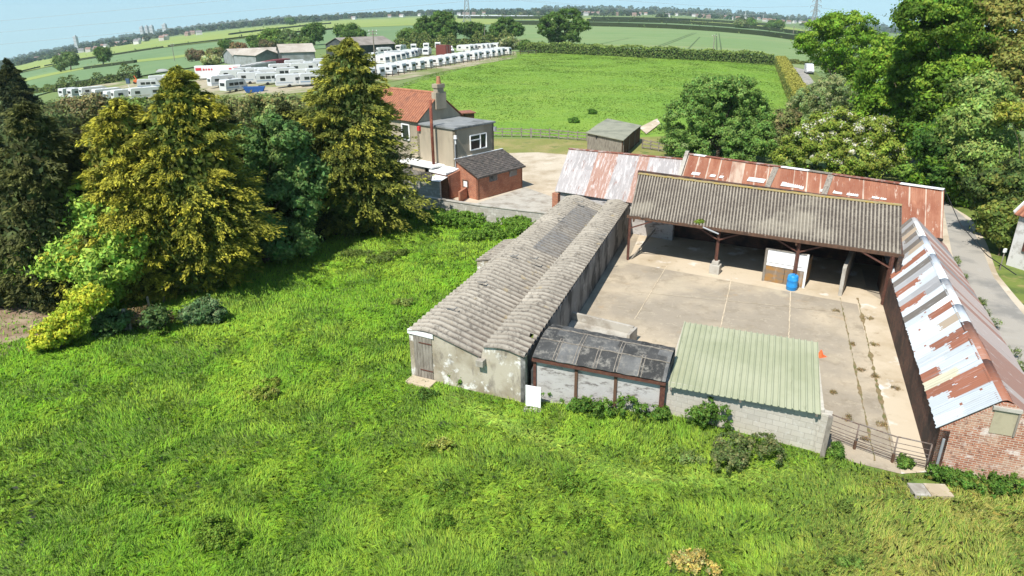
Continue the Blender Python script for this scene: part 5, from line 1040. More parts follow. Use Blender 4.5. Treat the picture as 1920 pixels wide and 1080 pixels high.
# fence stumps and stakes along the trees
for px, py, hh, tl in ((238, 622, 1.25, .1), (193, 602, 1.2, -.12), (176, 604, 1.1, .05), (104, 585, 1.0, .15), (283, 588, 1.0, 0), (308, 568, 1.0, .05), (442, 514, 1.3, -.05), (470, 492, 1.1, 0)):
    fp = thing('fence_post', ['thick split grey fence stump beside the dead branches', 'thin stake under the pale ash, nearest the lime shrub', 'leaning thin stake left of the ash trunk', 'short stake at the edge of the bare earth', 'stake behind the brushwood heap', 'pale stake right of the brushwood heap', 'tall pale stake under the sycamore', 'thin stake in the shade behind the tall pale stake'][(238, 193, 176, 104, 283, 308, 442, 470).index(px)], 'post', P(px, py), 'old fence posts under the conifers')
    q = np.array(fp.location); m = MB(); r_ = .07 if px != 238 else .11; m.tube(q - [0, 0, .1], q + [tl, 0, hh], r_, r_ * .85, 7); m.build('stake', M['wood'], fp)
    if px == 238: m = MB(); m.tube(q + [.2, .05, 0], q + [.26, 0, .85], .08, .06, 7); m.build('splinter', M['wood'], fp)
dbp = thing('dead_branches', 'heap of brown dead branches under the golden conifers', 'branches', P(262, 612)); q = np.array(dbp.location)
for i in range(26):
    a = q + [RNG.uniform(-1.0, 1.0), RNG.uniform(-.4, .5), RNG.uniform(.1, .5)]; d = np.array([RNG.uniform(-1, 1), RNG.uniform(-.5, .5), RNG.uniform(-.12, .45)]); m = MB(); e = a + d * RNG.uniform(.6, 1.5); m.tube(a, e, .035, .015, 5)
    for _ in range(4): s_ = lerp(a, e, RNG.uniform(.3, 1)); m.tube(s_, s_ + RNG.normal(size=3) * [.35, .3, .2], .014, .005, 4)
    m.build('branch', mat('dead_wood', (.26, .17, .10), [dict(col=(.34, .26, .18), scale=4)]) if i == 0 else bpy.data.materials['dead_wood'], dbp)
V, lc, _ = clumped([(q[0] + .2, q[1] + .2, .3, 1.4, .7, .5)], 60, .3, 40, .06, (.20, .15, .07)); np_mesh('dead_leaves', V, 4, lc, M['leaf'], dbp, nrm=LAST_N)
# scrub behind the conifers
for i, (bx, by, cs, c1, c2, lab) in enumerate((
    ((150, 285), 0, [(150, 225, 38), (185, 210, 32), (125, 255, 30)], (.15, .13, .06), (.11, .13, .04), 'brownish thorn scrub behind the olive cypress'),
    ((60, 330), 0, [(60, 262, 42), (90, 240, 36), (30, 290, 45), (110, 290, 40)], (.08, .105, .035), (.12, .13, .05), 'olive green scrub tree behind the dark left conifer'),
    ((430, 262), 0, [(430, 210, 26), (470, 205, 24), (400, 225, 26), (450, 235, 28)], (.16, .16, .06), (.11, .15, .04), 'dry olive shrub below the white caravans'),
    ((545, 255), 0, [(520, 205, 24), (550, 210, 24), (580, 215, 20), (535, 235, 26)], (.12, .15, .05), (.17, .16, .06), 'green scrub beside the tall conifer below the caravans'),
    ((490, 250), 0, [(495, 200, 18), (505, 230, 26)], (.10, .16, .04), None, 'small bright green shrub in the scrub below the blue skip'),
    ((230, 250), 0, [(230, 208, 18), (260, 205, 15)], (.13, .18, .04), None, 'small green shrub in front of the parked caravans'),
    ((40, 262), 0, [(20, 222, 24), (60, 214, 18), (95, 212, 18)], (.09, .12, .04), None, 'scrub bushes at the far left of the caravan field'),
    ((340, 262), 0, [(330, 210, 22), (370, 205, 22), (300, 215, 22)], (.08, .12, .04), (.13, .13, .05), 'dark scrub hidden behind the twin-topped conifer'))):
    tree('scrub_bush', lab, 'bush', (bx if isinstance(bx, tuple) else (bx, by)), cs, c1, c2, .4, .19, 150, .8, 90, .22, 'scrub behind the conifers', tr=.1)
# ---- right hand side
DG, DG2 = (.09, .165, .015), (.155, .235, .026)
tree('oak_tree', 'rounded bright green oak beside the white van at the end of the lane', 'tree', (1568, 218), [(1545, 74, 42), (1592, 72, 48), (1625, 112, 55), (1588, 132, 40), (1548, 98, 34), (1640, 165, 55), (1606, 172, 40), (1562, 52, 26), (1518, 86, 24)], DG, DG2, .4, .18, 640, .9, 120, .28, 'lane trees', flat=.6)
tree('oak_tree', 'dense green oak in the middle of the lane trees', 'tree', (1700, 305), [(1672, 140, 58), (1722, 190, 62), (1660, 210, 48), (1702, 250, 58), (1745, 140, 50), (1700, 100, 34), (1650, 250, 35)], DG, DG2, .35, .17, 640, .8, 120, .28, 'lane trees', flat=.6)
tree('oak_tree', 'tallest dark green tree of the lane, rising above the horizon', 'tree', (1770, 345), [(1745, 50, 58), (1795, 20, 58), (1780, 95, 66), (1735, 100, 42), (1790, 170, 64), (1760, 10, 46), (1830, 60, 55), (1770, 240, 60)], (.066, .12, .014), DG2, .3, .16, 760, .75, 130, .28, 'lane trees', flat=.6)
tree('oak_tree', 'dark shaded tree leaning over the lane behind the red roof', 'tree', (1815, 385), [(1800, 270, 55), (1768, 322, 42), (1845, 330, 52), (1770, 270, 46), (1830, 370, 36)], (.045, .09, .017), DG, .3, .16, 420, .7, 120, .28, 'lane trees', flat=.6)
tree('lime_tree', 'olive yellow-green tree in the top corner beyond the cottage', 'tree', (1905, 350), [(1880, 55, 66), (1915, 140, 72), (1856, 110, 50), (1915, 230, 60), (1870, 180, 45), (1930, 30, 60), (1840, 30, 40)], (.14, .15, .035), (.20, .19, .05), .45, .17, 480, .8, 140, .24, 'lane trees', flat=.7)
tree('poplar_tree', 'silvery green poplar standing before the dark lane trees', 'tree', (1838, 400), [(1812, 175, 26), (1830, 225, 42), (1850, 285, 48), (1802, 245, 34), (1868, 205, 34), (1850, 165, 22), (1880, 300, 36), (1825, 300, 36)], (.13, .19, .042), (.21, .265, .075), .4, .14, 460, .55, 130, .26, 'lane trees')
tree('yew_tree', 'dark evergreen hanging over the verge next to the cottage', 'tree', (1888, 455), [(1880, 385, 42), (1915, 340, 44), (1878, 425, 26), (1856, 350, 32), (1905, 400, 34)], (.055, .085, .022), (.12, .14, .03), .35, .13, 300, .5, 130, .28, 'lane trees', lo=-1)
tree('maple_bush', 'yellow leaved shrub between the poplar and the evergreen', 'bush', (1915, 420), [(1895, 215, 22), (1912, 330, 26), (1925, 360, 24), (1890, 330, 18)], (.24, .25, .04), (.19, .22, .05), .4, .13, 110, .45, 90, .2, tr=.1)
tree('hazel_bush', 'sunlit bush at the lane side in front of the cottage gable', 'bush', (1872, 480), [(1876, 425, 24), (1890, 445, 22), (1866, 402, 20), (1900, 410, 20)], (.10, .14, .03), (.17, .19, .04), .4, .12, 130, .45, 100, .25, tr=.08)
tree('apple_tree', 'round dense green tree standing in front of the paddock', 'tree', (1345, 305), [(1345, 198, 58), (1292, 232, 48), (1400, 222, 50), (1342, 252, 66), (1280, 268, 38), (1408, 266, 40), (1320, 180, 36), (1385, 180, 38), (1345, 290, 50), (1300, 288, 34), (1392, 288, 38)], (.095, .165, .035), (.14, .22, .055), .4, .12, 900, .5, 110, .25)
tree('willow_bush', 'grey-green willow bush between the golden hedge and the hawthorn', 'bush', (1568, 250), [(1555, 178, 38), (1598, 188, 36), (1525, 190, 34), (1622, 212, 30), (1560, 215, 40), (1500, 200, 22)], (.155, .205, .075), (.23, .24, .11), .35, .11, 520, .5, 100, .22)
tree('hawthorn', 'broad hawthorn dotted with white blossom behind the red tin roof', 'tree', (1580, 335), [(1505, 272, 36), (1552, 252, 44), (1612, 265, 48), (1660, 292, 38), (1530, 300, 45), (1602, 310, 45), (1482, 298, 26), (1640, 250, 34), (1575, 232, 30)], (.14, .185, .028), (.20, .235, .045), .4, .115, 700, .45, 110, .24, blossoms=90)
tree('thorn_bush', 'brown twiggy scrub between the round tree and the hawthorn', 'bush', (1462, 290), [(1462, 245, 24), (1455, 270, 24), (1475, 225, 20)], (.13, .12, .05), (.10, .14, .04), .5, .15, 110, .55, 90, .25, tr=.1)
tree('nettle_bush', 'low green undergrowth beside the lane behind the red range', 'bush', (1735, 350), [(1728, 338, 16), (1700, 325, 16), (1750, 345, 12), (1715, 345, 14)], (.11, .18, .03), None, .3, .12, 90, .4, 90, .22, tr=.05)
# poles near
def wood_pole(label, basepx, toppy, arms=2, r=.14, group='wooden service poles', k=1.0):
    b_ = G(*basepx); lo, hi = 1.0, 60.0
    for _ in range(40):
        h = (lo + hi) / 2
        if proj(b_ + np.array([0, 0, h]))[1] > toppy: lo = h
        else: hi = h
    po = thing('service_pole', label, 'pole', b_, group); m = MB(); m.tube(b_ - [0, 0, .2], b_ + [0, 0, h], r * k, r * .75 * k, 8); m.build('pole', M['wood'], po)
    for j in range(arms):
        m = MB(); m.beam(b_ + [-1.0, 0, h - .25 - j * .7], b_ + [1.0, .2, h - .25 - j * .7], .14 * k, .14 * k); ar = m.build('crossarm', M['wood'], po)
        for x in (-.9, 0, .9): m = MB(); m.tube(b_ + [x, .05, h - .2 - j * .7], b_ + [x, .05, h + .12 - j * .7], .07 * k); m.build('insulator', M['whiteboard'], ar)
    return b_ + np.array([0, 0, h])
wood_pole('brown service pole among the lane trees above the hawthorn', (1650, 300), 214, 1)
# ---- weeds against the walls
def weed(name, label, px, py, r, h, col, col2=None, n=40, leaf=.055, group='weeds along the walls', z=None):
    if 'meadow' in group: col = tuple(np.array(col) * [1.5, 1.35, .7]); h = h * .8; col2 = None if col2 is None else tuple(np.array(col2) * [1.1, 1.1, .7])
    q = P(px, py); o = thing(name, label, 'weeds', q, group); bl = [(q[0] + RNG.normal() * r * .45, q[1] + RNG.normal() * r * .4, h * RNG.uniform(.2, .55), r * RNG.uniform(.25, .6), r * RNG.uniform(.25, .6), h * RNG.uniform(.3, .6)) for _ in range(6)]; V, lc, _ = clumped(bl, int(n * 1.9), .10, 34, leaf * .85, col, col2, .35, .25, lo=-.3, flat=1.1)
    np_mesh('leaves', V, 4, lc, M['leaf'], o, nrm=LAST_N); return o
NT = (.09, .18, .028); NT2 = (.15, .25, .045)
for args in ((820, 698, .3, .7, 'dark leafy weed beside the cowshed doorstep'), (866, 718, .5, .7, 'weeds under the rainwater head of the cowshed'), (1025, 748, .35, .6, 'nettle clump at the foot of the white board'), (1055, 752, .22, .5, 'small nettle under the first whitewashed panel'), (1095, 755, .25, .5, 'nettle at the second post of the felt shelter'),
             (1120, 775, .8, .75, 'wide nettle patch before the whitewashed panels'), (1170, 782, .9, .85, 'tall nettles before the last whitewashed panel'), (1090, 772, .5, .6, 'low nettles before the middle panel'), (1300, 802, .5, .95, 'fresh green elder shoot at the block wall'), (1335, 800, .6, 1.2, 'tallest green shoot against the block wall'), (1240, 785, .35, .5, 'low weeds where the felt shelter meets the block wall'),
             (1755, 905, .45, .7, 'nettles at the left corner of the brick gable'), (1820, 918, .9, .6, 'long nettle bank below the brick gable'), (1890, 920, .8, .6, 'nettles below the boarded gable window'), (1700, 878, .3, .35, 'low weeds at the foot of the gate'), (1565, 858, .3, .4, 'low weeds beside the gate post')):
    weed('nettle_clump', args[4], args[0], args[1], args[2], args[3], NT, NT2, 46)
weed('flowering_weed', 'grey-green seeding dock clump before the block wall', 1400, 850, 1.2, .95, (.13, .18, .055), (.24, .24, .10), 130, .05)
for px, py, r, lab in ((1560, 735, .3, 'dry weed tuft beside the green roof'), (1648, 712, .35, 'dry weed tuft on the drain channel'), (1640, 650, .25, 'brown weed tuft on the upper drain channel'), (1612, 700, .2, 'small brown weed in the slab joint'), (1660, 800, .25, 'dry weed tuft inside the gate'), (1600, 780, .3, 'dry grass tuft behind the gate post'), (1576, 590, .25, 'dead weed beside the concrete partition'), (1632, 600, .3, 'dry weed at the barn corner'), (1672, 740, .3, 'straw-coloured weed near the sooty wall'), (1595, 640, .18, 'thin dead weed on the slab joint'), (1620, 826, .3, 'flattened weed behind the gate rails'), (1545, 800, .22, 'dry weed by the shed end wall')):
    weed('dry_weed', lab, px + RNG.uniform(-12, 12), py + RNG.uniform(-10, 10), r * .62, .07, (.30, .21, .10), (.2, .18, .07), 8, .025, 'dry weeds on the yard')
for px, py, r, h, lab, c1, c2 in ((505, 750, .8, .55, 'seeding dock clump in the open meadow', (.15, .21, .06), (.28, .29, .12)), (378, 590, .1, .1, '', NT, NT2), (822, 850, .5, .5, 'pale seeding thistle right of the meadow centre', (.21, .27, .09), (.33, .33, .15)), (832, 925, .4, .45, 'dark thistle clump below the pale thistle', (.09, .17, .04), (.14, .23, .06)), (832, 990, .35, .45, 'dark docks low in the meadow', (.08, .16, .035), None), (430, 1010, .9, .5, 'large dark green tussock near the bottom of the photo', (.10, .18, .04), (.16, .25, .06)), (1055, 910, .5, .4, 'blue-green tussock beyond the worn track', (.10, .19, .045), None), (1095, 1000, .6, .35, 'low thistles in the front of the meadow', (.10, .19, .04), None), (1250, 862, .5, .5, 'blue-green thistle clump below the block wall', (.12, .21, .06), (.18, .28, .09)), (1300, 870, .4, .45, 'pale thistle next to the seeding dock', (.12, .19, .09), (.2, .26, .13)), (1290, 1060, .6, .5, 'straw-coloured seed heads at the bottom edge', (.32, .28, .15), (.4, .36, .22)), (1580, 960, .3, .3, 'small thistle in the dry grass', (.10, .16, .06), None), (1585, 1060, .3, .3, 'tiny blue-green thistle at the bottom right', (.11, .2, .07), None),
        (750, 575, .5, .5, 'pale thistle near the cowshed', (.14, .2, .09), None), (700, 490, 1.1, .6, 'dark dock patch in the upper meadow', (.09, .14, .055), (.15, .19, .09)), (660, 480, .8, .5, 'small dock patch next to the shade of the trees', (.09, .14, .055), None), (760, 478, .5, .5, 'lone dock before the nettle bank', (.09, .14, .05), None), (800, 745, .4, .4, 'dark weed on the path to the cowshed door', (.06, .12, .04), None)):
    if lab: weed('meadow_weed', lab, px, py, r, h, c1, c2, int(40 * r / .5), .045, 'weed clumps in the meadow')
for i, (px, py, r) in enumerate(((830, 402, 1.6), (880, 412, 1.6), (930, 420, 1.8), (870, 425, 1.9), (975, 428, 1.4), (820, 420, 1.6), (925, 445, 1.8), (780, 405, 1.3), (985, 432, 1.2))):
    weed('nettle_bank', ['tall nettles at the left end of the boundary wall', 'tall nettles under the boundary wall coping', 'tall nettles at the middle of the boundary wall', 'nettles in front of the wall nettles', 'tall nettles by the cowshed roof', 'nettles beside the tree shade', 'nettles nearest the side bay', 'nettles in the wall corner by the conifer', 'nettles at the right end of the boundary wall'][i], px, py, r, .85, (.14, .26, .035), (.20, .33, .055), 260, .055, 'nettles along the boundary wall')
for i, (px, py) in enumerate(((1790, 500), (1805, 530), (1835, 580), (1862, 620), (1890, 672), (1905, 700), (1845, 605))):
    weed('cow_parsley', 'white-flowered verge weeds between the lane and the tin roof, %s from the far end' % ORD[i], px, py, .28, .6, (.16, .22, .06), (.55, .55, .45) if i != 2 else None, 34, .03, 'verge weeds along the tin roof')

# ================================================================== GRASS
x0 = RNG.uniform(-62, 40, 8600000); y0 = RNG.uniform(9, 66, 8600000); d_ = np.hypot(x0, y0)
keep = RNG.random(len(x0)) < np.clip((15.0 / np.maximum(d_, 12)) ** 1.3, 0, 1) * .55
x0, y0 = x0[keep], y0[keep]
q = np.stack([x0, y0, np.full(len(x0), -CAM_H)], 1); D = q @ fw; sx = 960 + F_PX * (q @ RT) / D; sy = 540 - F_PX * (q @ UP) / D
k_ = (sx > -90) & (sx < 2000) & (sy < 1180) & (sy > 150); x0, y0, sx, sy = x0[k_], y0[k_], sx[k_], sy[k_]
edge = [P(*p) for p in ((560, 330), (760, 372), (786, 376), (900, 394), (1036, 412))]
region = [np.array([-75, 58, 0]), *edge, rsBL - du * .15, e0 * 0 + rsFL - du * .15, rsFL - (-dn) * 0 + dn * .1, rsFR + dn * .12, DA - dnn * .12, DB - dnn * .12, GA - gn * .1, GB - gn * .1 + ga * .3, P(1545, 852), P(1605, 872), P(1690, 896), P(1745, 890), BW0 - dirB * .1, BG - dirB * .1, np.array([60, -10, 0]), np.array([-75, -10, 0])]
k_ = inpoly(x0, y0, region); x0, y0, sx, sy = x0[k_], y0[k_], sx[k_], sy[k_]
bare = inpoly(x0, y0, [P(*p) for p in ((-80, 560), (60, 545), (120, 560), (150, 600), (110, 640), (40, 640), (-80, 660))]) | inpoly(x0, y0, [P(*p) for p in ((795, 688), (848, 690), (845, 704), (795, 706))]); kb = ~bare | (RNG.random(len(x0)) < .12)
kb &= ~inpoly(x0, y0, [P(*p) for p in ((1706, 900), (1772, 900), (1776, 928), (1706, 928))]); x0, y0, sx, sy = x0[kb], y0[kb], sx[kb], sy[kb]
n = len(x0); n1, n2, n3 = vnoise(x0, y0, 3.1, 1), vnoise(x0, y0, .9, 2), vnoise(x0, y0, 9.0, 3); n4 = vnoise(x0 + 50, y0, 1.7, 4); n5 = vnoise(x0, y0 + 40, .42, 8)
ang = vnoise(x0, y0, 3.2, 5) * 6.5 + vnoise(x0, y0, .8, 6) * 5.0 + RNG.normal(size=n) * .75
h = (.24 + .20 * n1 + .12 * n2 * n4 + .10 * (n5 - .5)) * RNG.uniform(.6, 1.25, n); lean = np.clip(.2 + .75 * n4 + RNG.normal(size=n) * .18, .05, 1.35)
wd_b = np.clip(np.hypot(x0, y0) * .00125, .017, .05) * RNG.uniform(.6, 1.3, n)
cA, cB, cC, cD = np.array([.225, .43, .03]), np.array([.315, .50, .048]), np.array([.165, .36, .03]), np.array([.40, .35, .11])
f1 = smooth((n1 * .5 + n3 * .5 - .35) / .3)[:, None]; col = cA * (1 - f1) + cB * f1
f2 = (smooth((n2 * .6 + n5 * .4 - .52) / .2) * .6)[:, None]; col = col * (1 - f2) + cC * f2
dry = np.clip(smooth((sx - 1380) / 350) * smooth((sy - 820) / 120), 0, 1) * (.45 + .75 * n4) + smooth((260 - sx) / 400) * smooth((sy - 760) / 200) * .35 * n4 + .18 * smooth((n3 - .55) / .2) * n5
trk = np.zeros(n)
for (ax, ay), (bx, by) in (((790, 725), (930, 790)), ((930, 790), (1160, 890)), ((1160, 890), (1330, 905)), ((1330, 905), (1480, 890))):
    e_ = np.array([bx - ax, by - ay]); t_ = np.clip(((sx - ax) * e_[0] + (sy - ay) * e_[1]) / (e_ @ e_), 0, 1); trk = np.maximum(trk, np.exp(-((sx - ax - t_ * e_[0]) ** 2 + ((sy - ay - t_ * e_[1]) * 1.4) ** 2) / 22 ** 2))
trk *= .35 + .65 * n4; lean = np.clip(lean + trk * .8, 0, 1.5); h = h * (1 - .3 * trk); col = col * (1 - .45 * trk[:, None]) + np.array([.36, .46, .12]) * .45 * trk[:, None]
fd = np.clip(dry * RNG.uniform(.3, 1.4, n), 0, .8)[:, None]; col = col * (1 - fd) + cD * fd
col = np.clip(col * (1 + RNG.normal(size=(n, 1)) * .18) * (1 + RNG.normal(size=(n, 3)) * [.10, .04, .1]), .004, .9)
tag(blades(x0, y0, h * .72, wd_b * .62, ang, lean, col, 'grass'), 'long bright green meadow grass, lodged and uneven', 'grass', kind='stuff')
# paddock grass
n = 230000; yy = 70 + 230 * RNG.random(n) ** 1.25; xx = RNG.uniform(-45, 110, n); k_ = inpoly(xx, yy, PADDOCK); xx, yy = xx[k_], yy[k_]; n = len(xx)
a1, a2, a3 = vnoise(xx, yy, 7, 11), vnoise(xx, yy, 2.2, 12), vnoise(xx, yy, 25, 13)
col = np.array([.15, .28, .025]) * (1 - a3[:, None] * .5) + np.array([.21, .31, .04]) * a3[:, None] * .5; f2 = (smooth((a2 - .5) / .25) * .4)[:, None]; col = col * (1 - f2) + np.array([.10, .21, .024]) * f2
fy = (smooth((yy - 215) / 50) * .3 * a1)[:, None]; col = col * (1 - fy) + np.array([.27, .26, .05]) * fy
tag(blades(xx, yy, (.10 + .14 * a1 * a2) * RNG.uniform(.6, 1.3, n), np.hypot(xx, yy) * .0016 * RNG.uniform(.6, 1.3, n), a1 * 7 + RNG.normal(size=n), np.clip(.3 + .6 * a2, 0, 1.2), np.clip(col * (1 + RNG.normal(size=(n, 1)) * .2), .004, .9), 'paddock_grass'), 'short rich green paddock grass behind the farm', 'grass', kind='stuff')
for px, py, r in ((1110, 214, .6), (1076, 230, .7)):
    q = G(px, py); o = thing('rush_tussock', 'dark tussock in the paddock, %s' % ('the farther of two' if py == 214 else 'the one nearest the fence'), 'tussock', q, 'tussocks in the paddock'); V, lc, _ = clumped([(q[0], q[1], q[2] + .25, r, r, .4)], 60, .2, 50, .09, (.09, .19, .03)); np_mesh('leaves', V, 4, lc, M['leaf'], o, nrm=LAST_N)
# ================================================================== CARAVAN FIELD AND FAR COUNTRY
def make_caravan(tone=(.60, .61, .60), stripe=(.35, .40, .45), L=6.0, nose=.5, wins=2, motor=False):
    root = bpy.data.objects.new('caravan', None); C.objects.link(root)
    kw = dict(parent=root, world=False); h = L / 2
    prof = [(-h, .45), (-h, 1.5), (-h + .18, 2.45), (-h + .4, 2.56), (h - .9, 2.6), (h - nose * .75, 2.3), (h - .12, 1.3), (h, .5)]
    m = MB(); n_ = len(prof); W_ = 1.12
    m.poly([(x, -W_, z) for x, z in prof][::-1], tone); m.poly([(x, W_, z) for x, z in prof], tone)
    for i in range(n_):
        (x1, z1), (x2, z2) = prof[i], prof[(i + 1) % n_]; m.poly([(x1, -W_, z1), (x2, -W_, z2), (x2, W_, z2), (x1, W_, z1)], tone)
    for k, f in enumerate(m.f): m.f[k] = f[::-1]
    m.build('body', M['cara'], bevel=.06, **kw)
    for s in (-1, 1):
        for j in range(wins):
            cx = -h + 1.4 + j * (L - 3.0) / max(1, wins - 1) if wins > 1 else -.6
            m = MB(); m.beam((cx - .5, s * (W_ + .012), 1.68), (cx + .5, s * (W_ + .012), 1.68), .03, .58); m.build('side_window', M['glass'], **kw)
        m = MB(); m.beam((-h + .1, s * (W_ + .01), 1.02), (h - .2, s * (W_ + .01), 1.02), .02, .16, col=stripe); m.build('stripe', M['plain'], **kw)
        m = MB(); m.tube((-.35, s * .98, .34), (-.35, s * 1.15, .34), .34, n=14); m.build('wheel', M['black'], **kw)
    m = MB(); m.beam((.75, -W_ - .012, .55), (.75, -W_ - .012, 2.2), .6, .02, col=(.62, .63, .62)); m.build('door', M['plain'], **kw)
    m = MB(); m.prism([(-h - .012, -.72), (-h + .03, -.72), (-h + .03, .72), (-h - .012, .72)], 1.35, 1.98); m.build('rear_window', M['glass'], **kw)
    p, q = np.array([h - .12, 0, 1.3]), np.array([h - nose * .75, 0, 2.3]); a, b_ = lerp(p, q, .12), lerp(p, q, .82); o_ = np.array([.05, 0, .02])
    m = MB(); m.beam(a + o_, b_ + o_, 1.7, .03); m.build('front_window', M['glass'], **kw)
    m = MB(); m.box((-.8, 0, 2.56), (.6, .6, .12), col=(.55, .56, .55)); m.build('roof_vent', M['plain'], **kw)
    if not motor:
        m = MB(); m.beam((h - .2, -.6, .5), (h + 1.0, 0, .5), .07, col=(.2, .2, .2)); m.beam((h - .2, .6, .5), (h + 1.0, 0, .5), .07, col=(.2, .2, .2)); m.build('tow_frame', M['plain'], **kw)
    return root
protos = [make_caravan(), make_caravan((.55, .56, .545), (.20, .28, .40), 5.4, .9, 3), make_caravan((.62, .62, .595), (.50, .44, .36), 6.6, .3, 2)]
used = [False] * 3
def place_caravan(p, yaw, label, k=None, sc_=1.0, group='caravans stored beside the paddock'):
    k = rnd.randrange(3) if k is None else k
    o = protos[k] if not used[k] else copy_tree(protos[k]); used[k] = True
    o.location = Vector(p); o.rotation_euler = (0, 0, yaw); o.scale = (sc_,) * 3; tag(o, label, 'caravan', group); return o
# row along the paddock fence, rear windows to the grass
A_, B_ = G(704, 148), G(958, 103); rd = (B_ - A_)[:2]; rl_ = np.hypot(*rd); yaw_row = math.atan2(rd[1], rd[0]) + math.pi / 2
for i in range(19):
    t = (i + rnd.uniform(-.12, .12)) / 18; p = A_ + (B_ - A_) * t + np.array([math.cos(yaw_row), math.sin(yaw_row), 0]) * 3.4; p[2] = terrain(p[0], p[1])
    place_caravan(p, yaw_row + rnd.uniform(-.06, .06), 'white caravan in the row along the paddock fence, %s from the house end' % ORD[i])
A2, B2 = G(712, 121), G(770, 107)
for i in range(7):
    p = lerp(A2, B2, i / 6); place_caravan(G(*proj(p)), yaw_row + math.pi + rnd.uniform(-.1, .1), 'white caravan in the second row facing the fence row, %s from the tall conifer' % ORD[i])
for i, (x, y, yw, lb) in enumerate(((782, 105, .2, 'white caravan side on, left of the dark red container'), (801, 104, .3, 'white caravan touching the dark red container'), (752, 97, .1, 'white caravan at the end of the dark shed'), (776, 95, .5, 'tall white caravan in front of the hedge'), (800, 93, .4, 'white caravan under the hedge behind the red container'), (822, 91, .4, 'white caravan under the hedge right of the red container'),
        (700, 114, .4, 'white caravan behind the service pole'), (686, 122, .5, 'white caravan half hidden by the tall conifer'))):
    place_caravan(G(x, y), yw + yaw_row + math.pi / 2, lb)
for i in range(9):
    x = 872 + i * 10; y = 97.5 - i * .75; place_caravan(G(x, y), yaw_row + rnd.uniform(-.2, .2), 'white caravan in the back row by the hedge, %s from the camper van' % ORD[i])
for x, y, yw, k, lb in ((486, 147, .3, 0, 'white caravan just below the first dark red container'), (512, 150, .3, 2, 'white caravan wedged behind the second on the grass strip'), (540, 148, .3, 1, 'white caravan in the middle of the packed block'), (556, 131, .3, 0, 'white caravan below the green-ended shed'), (590, 134, .3, 1, 'white caravan next to the green-ended shed door'), (610, 128, .3, 0, 'white caravan between the green-ended shed and the tall conifer'), (588, 161, .3, 1, 'white caravan at the left skirt of the tall conifer'), (460, 146, .3, 1, 'white caravan below the grey containers'), (418, 163, .7, 0, 'white caravan behind the right shoulder of the twin conifer'), (640, 131, .4, 2, 'white caravan left of the service pole, behind the conifer'), (668, 134, .4, 0, 'white caravan under the dark shed'), (722, 104, .4, 1, 'white caravan against the dark shed wall'), (740, 112, .4, 0, 'white caravan between the two fence-side rows'), (530, 139, .35, 2, 'tall white caravan before the dark red containers'), (570, 138, .3, 2, 'white caravan beside the tall one, nearer the tall conifer'), (472, 157, .3, 0, 'white caravan with three windows left of the pair on grass'), (505, 159, .3, 1, 'white caravan second on the grass strip above the skip'), (546, 163, .3, 0, 'nearest white side-on caravan right of the skip'), (440, 172, .9, 1, 'white caravan half hidden by the twin-topped conifer'), (438, 151, .3, 0, 'white caravan behind the conifer tip'), (572, 152, .3, 2, 'white caravan behind the nearest side-on one'), (600, 150, .3, 0, 'white caravan seen through the tall conifer boughs'), (500, 148, .3, 1, 'white caravan in the middle of the block above the skip'), (620, 140, .4, 1, 'white caravan behind the tall conifer tip'),
        (133, 182, 1.0, 1, 'white caravan at the far left end of the field row'), (150, 183, 1.0, 1, 'white caravan second from the far left end'), (178, 181, .75, 2, 'long white caravan third from the far left end'), (205, 186, .75, 2, 'grey-sided caravan in the middle of the left row'), (226, 191, .75, 0, 'white caravan with blue window in the left row'), (243, 189, .7, 2, 'white caravan with dark front in the left row'), (276, 186, .6, 2, 'flat white caravan nearest the golden conifer'), (281, 168, .35, 1, 'white caravan standing alone above the left row'), (306, 160, .4, 2, 'long pale caravan just left of the twin conifer top'), (330, 158, .4, 0, 'white caravan behind the twin conifer top')):
    place_caravan(G(x, y), yw + .1, lb, k, 1.12, 'caravans parked left of the storage yard')
# camper van near the red container, van in the lane
def make_van(name, label, p, yaw, tall=1.0):
    root = thing(name, label, 'van', p, None, yaw); kw = dict(parent=root, world=False); T_ = (.72, .73, .73)
    prof = [(-2.7, .45), (-2.7, 2.25 * tall), (-2.55, 2.4 * tall), (.9, 2.42 * tall), (1.55, 1.5), (2.5, 1.15), (2.65, .5)]; m = MB(); W_ = 1.0
    m.poly([(x, W_, z) for x, z in prof], T_); m.poly([(x, -W_, z) for x, z in prof][::-1], T_)
    for i in range(len(prof)):
        (x1, z1), (x2, z2) = prof[i], prof[(i + 1) % len(prof)]; m.poly([(x1, -W_, z1), (x2, -W_, z2), (x2, W_, z2), (x1, W_, z1)], T_)
    for k, f in enumerate(m.f): m.f[k] = f[::-1]
    m.build('body', M['cara'], bevel=.08, **kw)
    m = MB(); m.beam((.98, 0, 2.28), (1.5, 0, 1.6), 1.7, .06); m.build('windscreen', M['glass'], **kw)
    for s in (-1, 1):
        m = MB(); m.beam((.2, s * 1.01, 1.75), (1.05, s * 1.01, 1.75), .03, .5); m.build('side_window', M['glass'], **kw)
        m = MB(); m.box((2.55, s * .72, .78), (.2, .35, .22), col=(.5, .52, .55)); m.build('headlight', M['plain'], **kw)
        for x in (-1.7, 1.75): m = MB(); m.tube((x, s * .8, .35), (x, s * 1.02, .35), .35, n=14); m.build('wheel', M['black'], **kw)
    m = MB(); m.box((2.62, 0, .42), (.16, 1.9, .28), col=(.08, .08, .08)); m.build('bumper', M['plain'], **kw)
    m = MB(); m.beam((2.5, 0, .98), (2.62, 0, .8), 1.0, .05, col=(.05, .05, .05)); m.build('grille', M['plain'], **kw)
    return root
make_van('van', 'white high-roofed van coming along the lane beside the oak', G(1516, 138), math.radians(-103), 1.12)
make_van('camper_van', 'small white camper van between the dark red container and the fence row', G(842, 99), math.radians(-60), 1.05)
